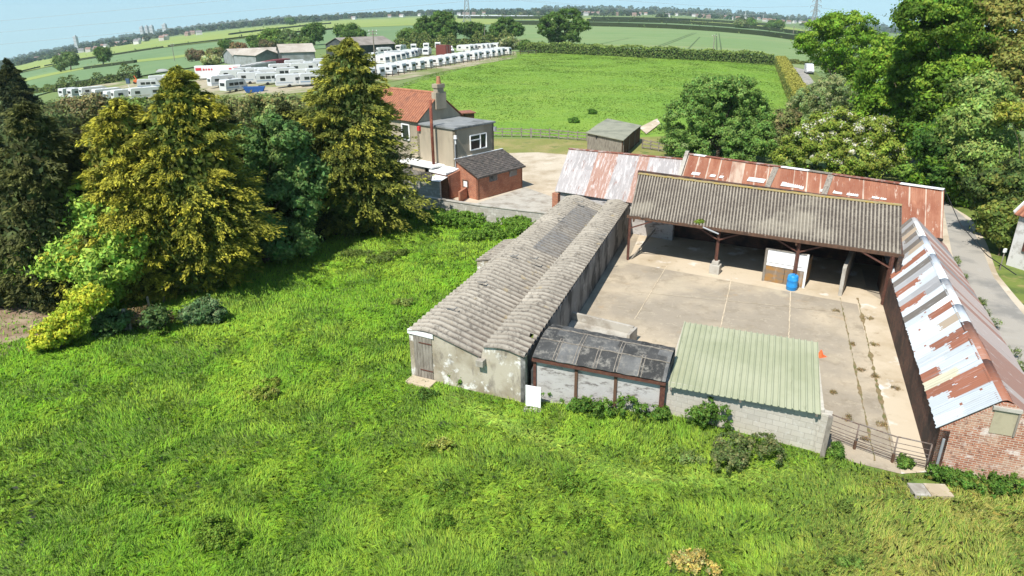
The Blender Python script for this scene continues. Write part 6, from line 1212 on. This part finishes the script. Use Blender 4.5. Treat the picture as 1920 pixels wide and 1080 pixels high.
# containers
def box_thing(name, label, cat, p, size, yaw, col, group=None, ribs=14, doorcol=None, mt='plain'):
    root = thing(name, label, cat, p, group, yaw); kw = dict(parent=root, world=False); L, Wd, H_ = size; m = MB()
    m.box((0, 0, .12), (L, Wd, H_ - .12), col=col)
    for i in range(ribs): 
        x = -L / 2 + (i + .5) * L / ribs
        for s in (-1, 1): m.box((x, s * (Wd / 2 + .02), .25), (L / ribs * .5, .04, H_ - .45), col=col)
    m.build('box_body', M[mt], **kw)
    for s in (-1, 1):
        m = MB(); m.box((L / 2 + .03, s * Wd / 4, .25), (.05, Wd / 2 - .06, H_ - .4), col=doorcol or col); d_ = m.build('door', M['plain'], **kw)
        m = MB(); m.tube((L / 2 + .09, s * Wd / 4, .3), (L / 2 + .09, s * Wd / 4, H_ - .25), .035, n=6, col=(.3, .3, .3)); m.build('lock_bar', M['plain'], d_, world=False)
    m = MB(); m.box((0, 0, 0), (L - .3, Wd - .3, .118), col=(.1, .1, .1)); m.build('skid', M['plain'], **kw)
    return root
CA, CB = G(462, 140), G(521, 128)
yw = math.radians(-118)
for i in range(8):
    p = lerp(CA, CB, (i - .8) / 6.2); p[2] = terrain(p[0], p[1]); col = [(.38, .40, .40), (.36, .38, .385), (.40, .41, .41), (.33, .35, .36), (.42, .42, .20), (.20, .045, .05), (.19, .04, .045), (.21, .05, .055)][i]
    nm = ['grey', 'grey', 'grey', 'grey', 'olive-yellow fronted', 'dark red', 'dark red', 'dark red'][i]
    box_thing('shipping_container', nm + ' shipping container in the line below the farm sheds, %s from its left end' % ORD[i], 'container', p + np.array([.3, 3, 0]), (6.1, 2.4, 2.7), yw, (.42, .42, .40) if i < 5 else (.20, .05, .055), 'containers below the farm sheds', 14, col)
box_thing('shipping_container', 'dark red container among the white caravans', 'container', G(832, 104), (6.1, 2.44, 3.6), math.radians(-50), (.17, .05, .04))
tl = box_thing('lorry_trailer', 'long white lorry trailer with red lettered band, left of the containers', 'trailer', G(412, 146), (13.0, 2.5, 3.6), math.radians(14), (.74, .74, .73), None, 1)
for x0_, x1_ in ((-6.2, -4.6), (-4.2, -3.7), (-3.4, -3.0), (-2.7, -2.2), (-1.9, -1.5), (3.2, 3.9), (4.4, 6.3)):
    m = MB(); m.box(((x0_ + x1_) / 2, -1.30, 2.35), (x1_ - x0_, .03, .75 if x1_ - x0_ > 1 else .5), col=(.60, .05, .06)); m.build('red_band', M['plain'], tl, world=False)
sk = thing('skip', 'blue open-topped skip on the grass below the caravans', 'skip', G(478, 173), None, math.radians(12)); kw = dict(parent=sk, world=False); sk.scale = (.8, .8, .8)
BL = (.015, .075, .26)
m = MB(); q = [(-2.2, .1), (-2.9, 1.5), (2.9, 1.5), (2.2, .1)]
for s in (-1, 1): m.poly([(x, s * 1.0, z) for x, z in q], BL)
m.poly([(-2.2, -1, .1), (2.2, -1, .1), (2.2, 1, .1), (-2.2, 1, .1)], BL); m.poly([(-2.2, -1, .1), (-2.9, -1, 1.5), (-2.9, 1, 1.5), (-2.2, 1, .1)], BL); m.poly([(2.2, -1, .1), (2.9, -1, 1.5), (2.9, 1, 1.5), (2.2, 1, .1)], BL); m.build('hopper', M['plain'], solid=.06, **kw)
for s in (-1, 1): m = MB(); m.beam((-2.95, s * 1.03, 1.48), (2.95, s * 1.03, 1.48), .1, .12, col=(.03, .13, .4)); m.build('rim', M['plain'], **kw)
m = MB(); m.box((0, 0, .7), (4.2, 1.8, .35), col=(.25, .2, .15)); m.build('rubble', M['plain'], **kw)
# farm sheds beyond
def gable_shed(name, label, bl, br, depth, eave, ridge, roofm, wallm, endm=None, openf=False, gable_front=False):
    A, B = np.array(G(*bl)), np.array(G(*br)); B[2] = A[2] = min(A[2], B[2]); root = thing(name, label, 'farm shed', A); d = (B - A) / np.linalg.norm(B - A); n = np.array([-d[1], d[0], 0]); z = A[2]
    Cc, Dd = B + n * depth, A + n * depth
    if gable_front: A, B, Cc, Dd = B, Cc, Dd, A
    d2 = (Cc - B) / np.linalg.norm(Cc - B); Wd = np.linalg.norm(Cc - B)
    wall('side_wall', A, B, z - .3, z + eave, z + eave, wallm, root, .2, -d2); wall('side_wall', Dd, Cc, z - .3, z + eave, z + eave, wallm, root, .2, d2)
    for p, q, o_ in ((B, Cc, (B - A)), (A, Dd, (A - B))): wall('gable_wall', p, q, z - .3, z + eave, z + eave, endm or wallm, root, .2, o_, extra=[(.5, z + ridge)])
    e = (B - A) / np.linalg.norm(B - A) * .4; r0, r1 = xy(lerp(A, Dd, .5) - e, z + ridge + .1), xy(lerp(B, Cc, .5) + e, z + ridge + .1)
    csheet('roof', xy(A - e - d2 * .4, z + eave), xy(B + e - d2 * .4, z + eave), r1, r0, roofm, 1.1, .05, 2, 6, parent=root, thick=.1)
    csheet('roof', xy(Cc + e + d2 * .4, z + eave), xy(Dd - e + d2 * .4, z + eave), r0, r1, roofm, 1.1, .05, 2, 6, parent=root, thick=.1)
    return root
dkw = mat('dark_cladding', (.045, .055, .055), [dict(col=(.08, .085, .08), scale=.4)]); grw = mat('grey_cladding', (.27, .29, .29), [dict(col=(.2, .21, .2), scale=.4)])
frf = mat('pale_cement_roof', (.40, .36, .31), [dict(col=(.31, .27, .22), scale=.3, lo=.42, hi=.6), dict(col=(.48, .44, .38), scale=.15, lo=.55, hi=.65)])
frf2 = mat('brown_grey_roof', (.27, .24, .21), [dict(col=(.20, .175, .15), scale=.3, lo=.42, hi=.6)])
gable_shed('farm_shed', 'long pale-roofed farm shed left of the caravan yard', (440, 121), (530, 110), 16, 3.2, 5.4, frf, grw)
gable_shed('farm_shed', 'small gabled farm shed facing the containers', (482, 123), (524, 117), 14, 3.4, 5.2, frf, grw, None, False, True)
gable_shed('farm_shed', 'pale-roofed farm shed with dark green end nearest the tall conifer', (529, 121), (592, 115), 16, 4.0, 6.4, frf, grw, dkw)
gable_shed('farm_shed', 'dark clad farm shed with brown-grey roof behind the service pole', (655, 107), (741, 99), 16, 4.0, 6.6, frf2, dkw)
# storage yard fence
fn = thing('wire_fence', 'wire fence on dark posts between caravan row and paddock', 'fence', A_)
L = densify([A_ + np.array([1.2, -.4, 0]), B_ + np.array([1.2, -.4, 0]), B_ + np.array([9, 2, 0])], 34)
for p in L: m = MB(); m.box((p[0], p[1], float(terrain(p[0], p[1])) - .1), (.14, .14, 1.5)); m.build('post', M['brownwood'], fn)
for hz in (.5, 1.2):
    m = MB()
    for p, q in zip(L[:-1], L[1:]): m.tube((p[0], p[1], float(terrain(p[0], p[1])) + hz), (q[0], q[1], float(terrain(q[0], q[1])) + hz), .03, n=4)
    m.build('wire', M['steel'], fn)
# ---- hedges
HG, HG2, HT = (.065, .105, .025), (.10, .13, .035), (.16, .20, .045)
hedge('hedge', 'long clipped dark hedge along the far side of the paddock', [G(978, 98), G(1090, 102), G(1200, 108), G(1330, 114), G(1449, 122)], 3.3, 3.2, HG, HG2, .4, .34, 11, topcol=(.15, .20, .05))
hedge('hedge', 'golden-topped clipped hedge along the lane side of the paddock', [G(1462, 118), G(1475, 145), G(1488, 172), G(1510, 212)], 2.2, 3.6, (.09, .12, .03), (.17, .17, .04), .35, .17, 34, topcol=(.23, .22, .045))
hedge('hedge', 'shaggy tall hedge behind the caravans', [G(742, 92), G(800, 91), G(880, 90), G(965, 90)], 4.6, 4.0, (.08, .115, .03), (.14, .15, .045), .4, .40, 6, trim=.4)
hedge('hedge', 'bushy hedge with gaps left of the caravan field', [G(110, 171), G(150, 164), G(200, 156), G(262, 146)], 3.0, 3.5, (.06, .095, .025), (.11, .13, .04), .4, .34, 8, trim=.7)
hedge('hedge', 'rough hedge above the left caravan row', [G(20, 178), G(70, 176), G(108, 171)], 2.0, 3.0, (.08, .12, .03), (.13, .15, .04), .4, .34, 8, trim=.7)
hedge('hedge', 'grassy hedge bank at the bend of the lane', [G(1470, 119), G(1500, 121), G(1560, 128)], 1.3, 2.0, (.10, .13, .03), (.16, .16, .05), .4, .26, 14, trim=.4)
for i, (pts, h_, w_, ln) in enumerate((
    ([(640, 54), (540, 63), (420, 76), (316, 88)], 2.2, 3, 'thin hedge between the yellow-green and the blue-green field, nearer stretch'), ([(306, 90), (220, 103), (150, 113), (85, 125)], 2.2, 3, 'thin hedge between the yellow-green and the blue-green field, middle stretch'), ([(75, 127), (30, 138)], 2.2, 3, 'short hedge stretch at the far left field corner'),
    ([(420, 53), (330, 64), (240, 77), (186, 85)], 6, 7, 'dark tree hedge below the pale bare field'), ([(620, 45), (520, 55), (430, 66)], 3, 4, 'far hedge in the yellow-green fields'), ([(255, 119), (215, 124), (160, 131)], 2.4, 3, 'hedge stretch beside the lone field tree'),
    ([(1100, 49), (1180, 51), (1260, 54), (1340, 59), (1430, 67), (1520, 80)], 4.5, 6, 'dark hedge along the far edge of the pale wheat'), ([(940, 46), (1010, 47), (1040, 48)], 5, 7, 'hedge left of the lone oak across the wheat'), ([(1100, 41), (1260, 44), (1420, 55), (1520, 68)], 4.5, 7, 'second far hedge beyond the pale wheat'), ([(1110, 37), (1300, 40), (1440, 49)], 5, 8, 'third far hedge before the distant houses'),
    ([(860, 35), (960, 36), (1030, 36)], 6, 9, 'hedge line beneath the crop fleece'), ([(20, 126), (70, 114), (130, 102), (190, 90)], 9, 12, 'dark tree belt at the far left')) ):
    D_ = depth_of(G(*pts[len(pts) // 2])); hedge('hedge', ln, [G(*p) for p in pts], h_, w_, (.055, .085, .028), (.09, .115, .04), .4, D_ * .0014, 60 / (D_ * .0014 * 100) ** 2 * 5, group='far hedges', trim=.9)
# ---- far trees
FT, FT2 = (.055, .10, .02), (.085, .135, .03)
def far_tree(lab, base, cs, c1=FT, c2=FT2, ncl=90, name='oak_tree', grp='trees beyond the farm', tr=.5):
    D_ = depth_of(G(*base)); k = D_ / F_PX; tree(name, lab, 'tree', base, cs, c1, c2, .35, k * 1.7, int(ncl * 2.2), k * 4.6, 60, .26, grp, tr=tr, squash=.8)
far_tree('broad dark oak left of the pylon', (820, 80), [(800, 52, 22), (828, 42, 22), (848, 52, 16), (790, 64, 14), (818, 62, 20), (840, 64, 14)], ncl=180)
far_tree('dark rounded oak right of the pylon foot', (886, 76), [(882, 56, 15), (898, 58, 14), (870, 58, 9), (890, 64, 12)], ncl=110)
far_tree('wide dark oak touching the one at the pylon', (946, 77), [(930, 58, 13), (948, 50, 17), (966, 56, 14), (945, 64, 15), (925, 66, 10)], ncl=130)
far_tree('lone round-headed oak standing in the wheat', (1056, 86), [(1036, 46, 24), (1065, 38, 24), (1086, 50, 16), (1052, 60, 26), (1026, 56, 16), (1046, 68, 16), (1072, 70, 14), (1094, 54, 10)], ncl=220)
far_tree('small green bush tree left of the broad oak', (765, 80), [(765, 66, 11), (755, 70, 8)], (.09, .14, .03), ncl=60, name='bush_tree')
far_tree('spreading tree above the brown-grey shed roof', (652, 82), [(640, 60, 12), (660, 58, 12), (675, 66, 9), (650, 66, 12)], ncl=100)
far_tree('bright green tree in the group behind the farm sheds', (510, 92), [(505, 68, 13), (518, 66, 12), (495, 74, 10), (512, 78, 12)], (.10, .16, .03), ncl=110)
far_tree('grey-green tree in the group behind the farm sheds', (545, 90), [(540, 68, 12), (550, 72, 10), (535, 78, 10)], (.085, .12, .045), ncl=90)
far_tree('dark tree at the right of the group behind the farm sheds', (590, 86), [(582, 60, 12), (596, 56, 12), (592, 68, 12), (575, 68, 9)], ncl=110)
far_tree('small dark tree at the left of the group behind the farm sheds', (476, 94), [(474, 78, 9), (480, 84, 8)], ncl=60)
far_tree('reddish brown bush behind the long farm shed', (500, 96), [(496, 86, 8), (506, 88, 7)], (.13, .10, .05), (.10, .12, .05), 50, 'copper_bush')
far_tree('green bushes between the farm sheds', (560, 92), [(560, 82, 8), (575, 80, 8), (548, 84, 7)], (.09, .14, .035), ncl=60, name='bush_tree')
far_tree('round dark bush left of the long farm shed', (425, 98), [(422, 86, 9), (430, 88, 8)], ncl=60, name='bush_tree')
far_tree('red-brown bush next to the round dark bush', (447, 98), [(445, 90, 8), (455, 92, 6)], (.20, .12, .06), (.14, .12, .05), 45, 'copper_bush')
far_tree('brown bush above the twin conifer tip', (368, 116), [(362, 104, 9), (374, 104, 8)], (.14, .10, .055), (.10, .12, .05), 50, 'copper_bush')
far_tree('olive bush beside the service pole on the left', (405, 112), [(398, 102, 8), (410, 100, 8)], (.16, .15, .06), ncl=45, name='bush_tree')
far_tree('white flowering shrub at the container end', (398, 122), [(390, 114, 8), (402, 114, 7)], (.22, .25, .08), (.4, .4, .22), 45, 'elder_shrub')
far_tree('tall tree in the left field, right of a pair', (194, 124), [(190, 100, 8), (198, 100, 7), (194, 110, 7)], ncl=70)
far_tree('taller open-crowned tree of the left field pair', (133, 133), [(130, 107, 7), (138, 108, 6), (134, 117, 6)], (.08, .115, .04), ncl=55)
far_tree('smaller leaning tree of the left field pair', (114, 136), [(112, 114, 7), (118, 119, 6), (114, 126, 5)], (.09, .13, .04), ncl=45)
far_tree('white-flowered shrub at the end of the caravan rows', (962, 94), [(958, 80, 9), (968, 84, 8), (948, 82, 8)], (.14, .17, .06), (.3, .3, .18), 60, 'elder_shrub')
far_tree('dark shrub where the clipped hedge begins', (985, 98), [(984, 86, 8), (994, 88, 7)], ncl=45, name='bush_tree')
far_tree('dark round tree far across the right hand fields', (1407, 52), [(1405, 43, 6), (1410, 46, 5)], ncl=40)
far_tree('pair of far trees below the distant hill', (1455, 55), [(1446, 47, 7), (1460, 47, 7)], ncl=45)
far_tree('pale willow far across the right hand fields', (1390, 53), [(1387, 46, 6), (1394, 48, 5)], (.12, .14, .06), ncl=35)
far_tree('tree on the far field edge above the left sheds', (545, 47), [(545, 40, 4)], ncl=20)
# poles and pylons
wood_pole('tall wooden service pole with two crossarms before the caravans', (706, 148), 57, 2, .17)
wood_pole('service pole standing in the left wheat field', (328, 116), 82, 2, .17)
wood_pole('pale service pole in front of the oak by the pylon', (909, 78), 50, 0, .2)
wood_pole('pale service pole in the wheat beyond the clipped hedge', (1337, 98), 66, 1, .2)
wood_pole('service pole beyond the wheat near the lane oak', (1486, 72), 49, 1, .3)
wood_pole('service pole beside the farm shed trees', (547, 92), 64, 0, .2)
wood_pole('thin service pole right of the farm shed trees', (576, 90), 72, 0, .17)
def pylon(label, base, topy, D=None, wires=True, th=.22):
    b_ = np.array(G(*base)) if D is None else AT(base[0], base[1], D); 
    if D is not None: b_[2] = terrain(b_[0], b_[1])
    lo, hi = 1.0, 300.0
    for _ in range(40):
        H_ = (lo + hi) / 2
        if proj(b_ + np.array([0, 0, H_]))[1] > topy: lo = H_
        else: hi = H_
    root = thing('pylon', label, 'pylon', b_, 'electricity pylons'); n_ = 9; wf = lambda t: H_ * (.085 * (1 - t) ** 1.3 + .012)
    crn = lambda t, i: b_ + np.array([wf(t) * (1, -1, -1, 1)[i], wf(t) * (1, 1, -1, -1)[i], H_ * t])
    ts = [0, .18, .34, .48, .60, .70, .79, .88, 1.0]
    for i in range(4):
        m = MB()
        for a, c in zip(ts[:-1], ts[1:]): m.beam(crn(a, i), crn(c, i), th * 1.3)
        m.build('leg', M['steel'], root)
        m = MB(); j = (i + 1) % 4
        for a, c in zip(ts[:-1], ts[1:]): m.beam(crn(a, i), crn(c, j), th * .7); m.beam(crn(a, j), crn(c, i), th * .7); m.beam(crn(c, i), crn(c, j), th * .7)
        m.build('bracing', M['steel'], root)
    tips = []
    for t, w_ in ((.62, .13), (.76, .16), (.90, .12)):
        for s in (-1, 1):
            e = b_ + np.array([s * H_ * w_, 0, H_ * t]); m = MB()
            for i in ((0, 3) if s > 0 else (1, 2)): m.beam(crn(t - .015, i), e, th); m.beam(crn(t + .05, i), e, th * .8)
            ar = m.build('crossarm', M['steel'], root); m = MB(); m.tube(e, e - [0, 0, H_ * .05], th * .8, n=5); m.build('insulator', M['steel'], ar); tips.append(e - np.array([0, 0, H_ * .05]))
    return b_, H_, tips
p1, h1_, t1_ = pylon('lattice pylon behind the oaks, cut by the top edge', (876, 46), -34, 900, th=.45)
p2, h2_, t2_ = pylon('lattice pylon rising behind the lane oak', (1523, 62), -6, 760, th=.36)
for i, (x, y, ty, D_) in enumerate(((1430, 42, 27, 2600), (1478, 45, 31, 2400), (1388, 38, 26, 3000))): pylon('tiny far pylon on the right horizon, %s from the lane oak' % ['second', 'first', 'third'][i], (x, y), ty, D_, th=.5)
for k, (pa, lab) in enumerate((([(-40, 43), (200, 21), (420, 1), (600, -18)], 'highest power cable across the left sky'), ([(-40, 64), (240, 40), (475, 19), (712, 0), (850, -14)], 'middle power cable across the left sky'), ([(-40, 87), (190, 66), (430, 42), (640, 23), (868, 3)], 'lowest power cable running to the pylon behind the oaks'),
                               ([(884, 3), (1000, 1), (1190, 19), (1365, 27), (1516, 28)], 'lower power cable between the two pylons'), ([(1080, -8), (1150, 0), (1315, 11), (1415, 14), (1517, 12)], 'upper power cable between the two pylons'), ([(1530, 14), (1640, 26), (1760, 52)], 'power cable running right from the second pylon'), ([(884, -12), (960, 0), (1060, 9)], 'faint power cable right of the first pylon'))):
    L = densify(pa, 30); pts = [AT(x, y, 860 - (k > 2) * 40) for x, y in L]; w_o = thing('power_cable', lab, 'cable', pts[0], 'overhead power cables'); m = MB()
    for a, c in zip(pts[:-1], pts[1:]): m.tube(a, c, .13 if k < 3 else .10, n=4)
    m.build('strand', M['steel'], w_o)
# lane-side cable by the cottage
pts = densify([P(1770, 352, 4.5), P(1800, 420, 3.9), P(1850, 478, 3.7), P(1905, 515, 4.2)], 20); w_o = thing('service_cable', 'thin dark cable sagging over the lane to the cottage', 'cable', pts[0]); m = MB()
for a, c in zip(pts[:-1], pts[1:]): m.tube(a, c, .022, n=5)
m.build('strand', M['black'], w_o)
# odd bits in the left field
bt = thing('boat', 'small upturned grey boat on the rough grass left of the twin conifer tip', 'boat', G(306, 136)); q = np.array(bt.location)
m = MB(); m.grid([[(q[0] + x, q[1] + math.sin(a_) * 1.1 * (1 - (abs(x) / 3) ** 2.2), q[2] + .05 + max(0, math.cos(a_)) * 1.3 * (1 - (abs(x) / 3) ** 3)) for a_ in np.linspace(-1.57, 1.57, 9)] for x in np.linspace(-3, 3, 13)]); m.build('hull', mat('grey_hull', (.30, .30, .30)), bt, smooth=True, solid=.05)
m = MB(); m.beam(q + [-2.6, 0, 1.0], q + [2.6, 0, 1.0], .1, .2); m.build('keel', M['brownwood'], bt)
og = thing('orange_machine', 'small orange machine with a raised boom by the left caravans', 'machine', G(257, 157)); q = np.array(og.location); OR = (.55, .13, .03)
m = MB(); m.box(q + [0, 0, .4], (1.6, 1.2, .9), col=OR); m.build('machine_body', M['plain'], og, bevel=.08); m = MB(); m.beam(q + [.2, 0, 1.2], q + [-.5, 0, 2.6], .3, col=OR); m.build('boom', M['plain'], og)
for x in (-.6, .6): m = MB(); m.tube(q + [x, -.7, .35], q + [x, .7, .35], .35, n=10); m.build('wheel', M['black'], og)
bx = thing('site_box', 'dark blue box on a white post above the left caravan row', 'sign', G(243, 167)); q = np.array(bx.location); m = MB(); m.tube(q, q + [0, 0, 1.6], .1); m.build('post', M['white'], bx); m = MB(); m.box(q + [0, 0, 1.6], (1.1, .5, 1.5), col=(.05, .09, .16)); m.build('panel', M['plain'], bx, bevel=.03)
# ---- distant woods (one mass) and town
Vs, cs = [], []
for dist, x0_, x1_, hgt, gap in ((1500, -1300, -520, 9, .35), (2100, -1900, -500, 15, .04), (2500, -2300, 300, 15, .10), (2600, -600, 1500, 12, .25), (3000, -1200, 2200, 15, .12), (3600, -3000, 2600, 18, .05), (1700, 200, 1100, 8, .6), (1900, -250, 700, 9, .45), (4600, 200, 3600, 34, .0), (5200, -4800, -1500, 30, 0)):
    k = int((x1_ - x0_) / 9); xx = np.linspace(x0_, x1_, k); gate = vnoise(xx, np.full(k, dist * 1.0), 90, 31) > gap
    for x in xx[gate]:
        y = dist + RNG.normal() * dist * .02; r = RNG.uniform(5, 9) * dist / 2400 + 2; hh = hgt * RNG.uniform(.55, 1.15); n_ = 22; z0 = float(terrain(x, y)); d = rvec(n_); d[:, 2] = np.abs(d[:, 2])
        pos = np.array([x, y, z0]) + d * [r, r, hh]; Vs.append(cards(pos, d, np.full(n_, r * .55), .8, .6)); c = np.array([.05, .082, .032]) * RNG.uniform(.6, 1.35) * [RNG.uniform(.85, 1.5), 1, 1]; cs.append(np.repeat(np.clip(c[None, :] * (1 + RNG.normal(size=(n_, 1)) * .2), .005, 1), 4, 0))
tag(np_mesh('woods', np.concatenate(Vs), 4, np.concatenate(cs), M['leaf']), 'belt of distant woods along the horizon', 'woods', kind='stuff')
def make_house(col, rc):
    root = bpy.data.objects.new('distant_house', None); C.objects.link(root); kw = dict(parent=root, world=False)
    m = MB(); m.box((0, 0, -.5), (11, 7.5, 6), col=col); m.build('wall', M['plain'], **kw)
    m = MB(); a, b_ = 5.7, 4.0
    m.poly([(-a, -b_, 5.4), (a, -b_, 5.4), (a, 0, 9), (-a, 0, 9)], rc); m.poly([(a, b_, 5.4), (-a, b_, 5.4), (-a, 0, 9), (a, 0, 9)], rc); m.poly([(a, -b_, 5.4), (a, b_, 5.4), (a, 0, 9)], col); m.poly([(-a, b_, 5.4), (-a, -b_, 5.4), (-a, 0, 9)], col); m.build('roof', M['plain'], **kw); return root
hp = [make_house((.45, .43, .40), (.22, .13, .10)), make_house((.32, .24, .19), (.20, .13, .11)), make_house((.6, .58, .55), (.2, .19, .19))]; hu_ = [False] * 3
for i in range(90):
    k = i % 3; o = hp[k] if not hu_[k] else copy_tree(hp[k]); hu_[k] = True
    if i < 22: a = RNG.uniform(-.66, -.42); dist = RNG.uniform(1250, 1800)
    elif i < 40: a = RNG.uniform(-.25, .12); dist = RNG.uniform(2000, 2500)
    else: a = RNG.uniform(.08, .5); dist = RNG.uniform(1750, 2500)
    x = a * dist; o.location = (x, dist, float(terrain(x, dist))); o.rotation_euler = (0, 0, RNG.uniform(-.6, .6)); s = .95; o.scale = (s, s, s)
    tag(o, ['pale house with a red roof among the distant trees', 'brick house with a brown roof among the distant trees', 'pale house with a grey roof among the distant trees'][k], 'house', 'distant %s houses' % ['red-roofed', 'brick', 'grey-roofed'][k])
for i, (px, py0, py1, wpx, lab) in enumerate(((267, 60, 50, 7, 'leftmost white tower block of the far cluster'), (276, 58, 49, 6, 'middle white tower block of the far cluster'), (285, 57, 48.5, 8, 'right white tower block of the far cluster'), (309, 54, 45.5, 9, 'pair-topped tower block right of the far cluster'), (143, 79, 68, 7, 'pale tower block alone on the left horizon'))):
    D_ = 2450; b_ = AT(px, py0, D_); z0 = float(terrain(b_[0], b_[1])); tp = AT(px, py1, D_)[2]; w_ = .75 * wpx * D_ / F_PX; root = thing('tower_block', lab, 'tower block', (b_[0], b_[1], z0), 'far tower blocks'); m = MB(); m.box((b_[0], b_[1], z0 - 2), (w_, 14, tp - z0 + 2), col=(.45, .46, .47)); m.build('wall', M['plain'], root); m = MB(); m.box((b_[0] + w_ * .15, b_[1], tp), (w_ * .35, 8, 3.5), col=(.5, .5, .5)); m.build('roof_plant', M['plain'], root)
    for q_ in (.3, .6, .85): m = MB(); m.box((b_[0], b_[1] - 7.05, z0 + (tp - z0) * q_), (w_ * .9, .15, 1.6), col=(.25, .28, .3)); m.build('window_band', M['plain'], root)
D_ = 2600; b_ = AT(1396, 40, D_); z0 = float(terrain(b_[0], b_[1])); tp = AT(1396, 27, D_)[2]; wt = thing('wind_turbine', 'tiny white wind turbine on the right horizon', 'wind turbine', (b_[0], b_[1], z0)); m = MB(); m.tube((b_[0], b_[1], z0), (b_[0], b_[1], tp), 1.6, 1.0); m.build('tower', M['white'], wt)
for a_ in (1.57, 3.67, 5.76): m = MB(); m.beam((b_[0], b_[1] - 2, tp), (b_[0] + math.cos(a_) * 13, b_[1] - 2, tp + math.sin(a_) * 13), 1.1, .4); m.build('blade', M['white'], wt)
m = MB(); m.box((b_[0], b_[1], tp - 1), (3, 5, 2.4), col=(.7, .7, .7)); m.build('nacelle', M['plain'], wt)

# ---- the air
hz = bpy.data.materials.new('air'); hz.use_nodes = True; t = hz.node_tree; t.nodes.clear(); out = t.nodes.new('ShaderNodeOutputMaterial'); pv = t.nodes.new('ShaderNodeVolumePrincipled')
pv.inputs['Color'].default_value = (.72, .94, .98, 1); pv.inputs['Density'].default_value = 0.00009; t.links.new(pv.outputs[0], out.inputs['Volume'])
m = MB(); m.prism([(-9300, -60), (9300, -60), (9300, 11500), (-9300, 11500)], -1400, 140); tag(m.build('haze', hz), 'pale haze over the far country', 'haze', kind='stuff')
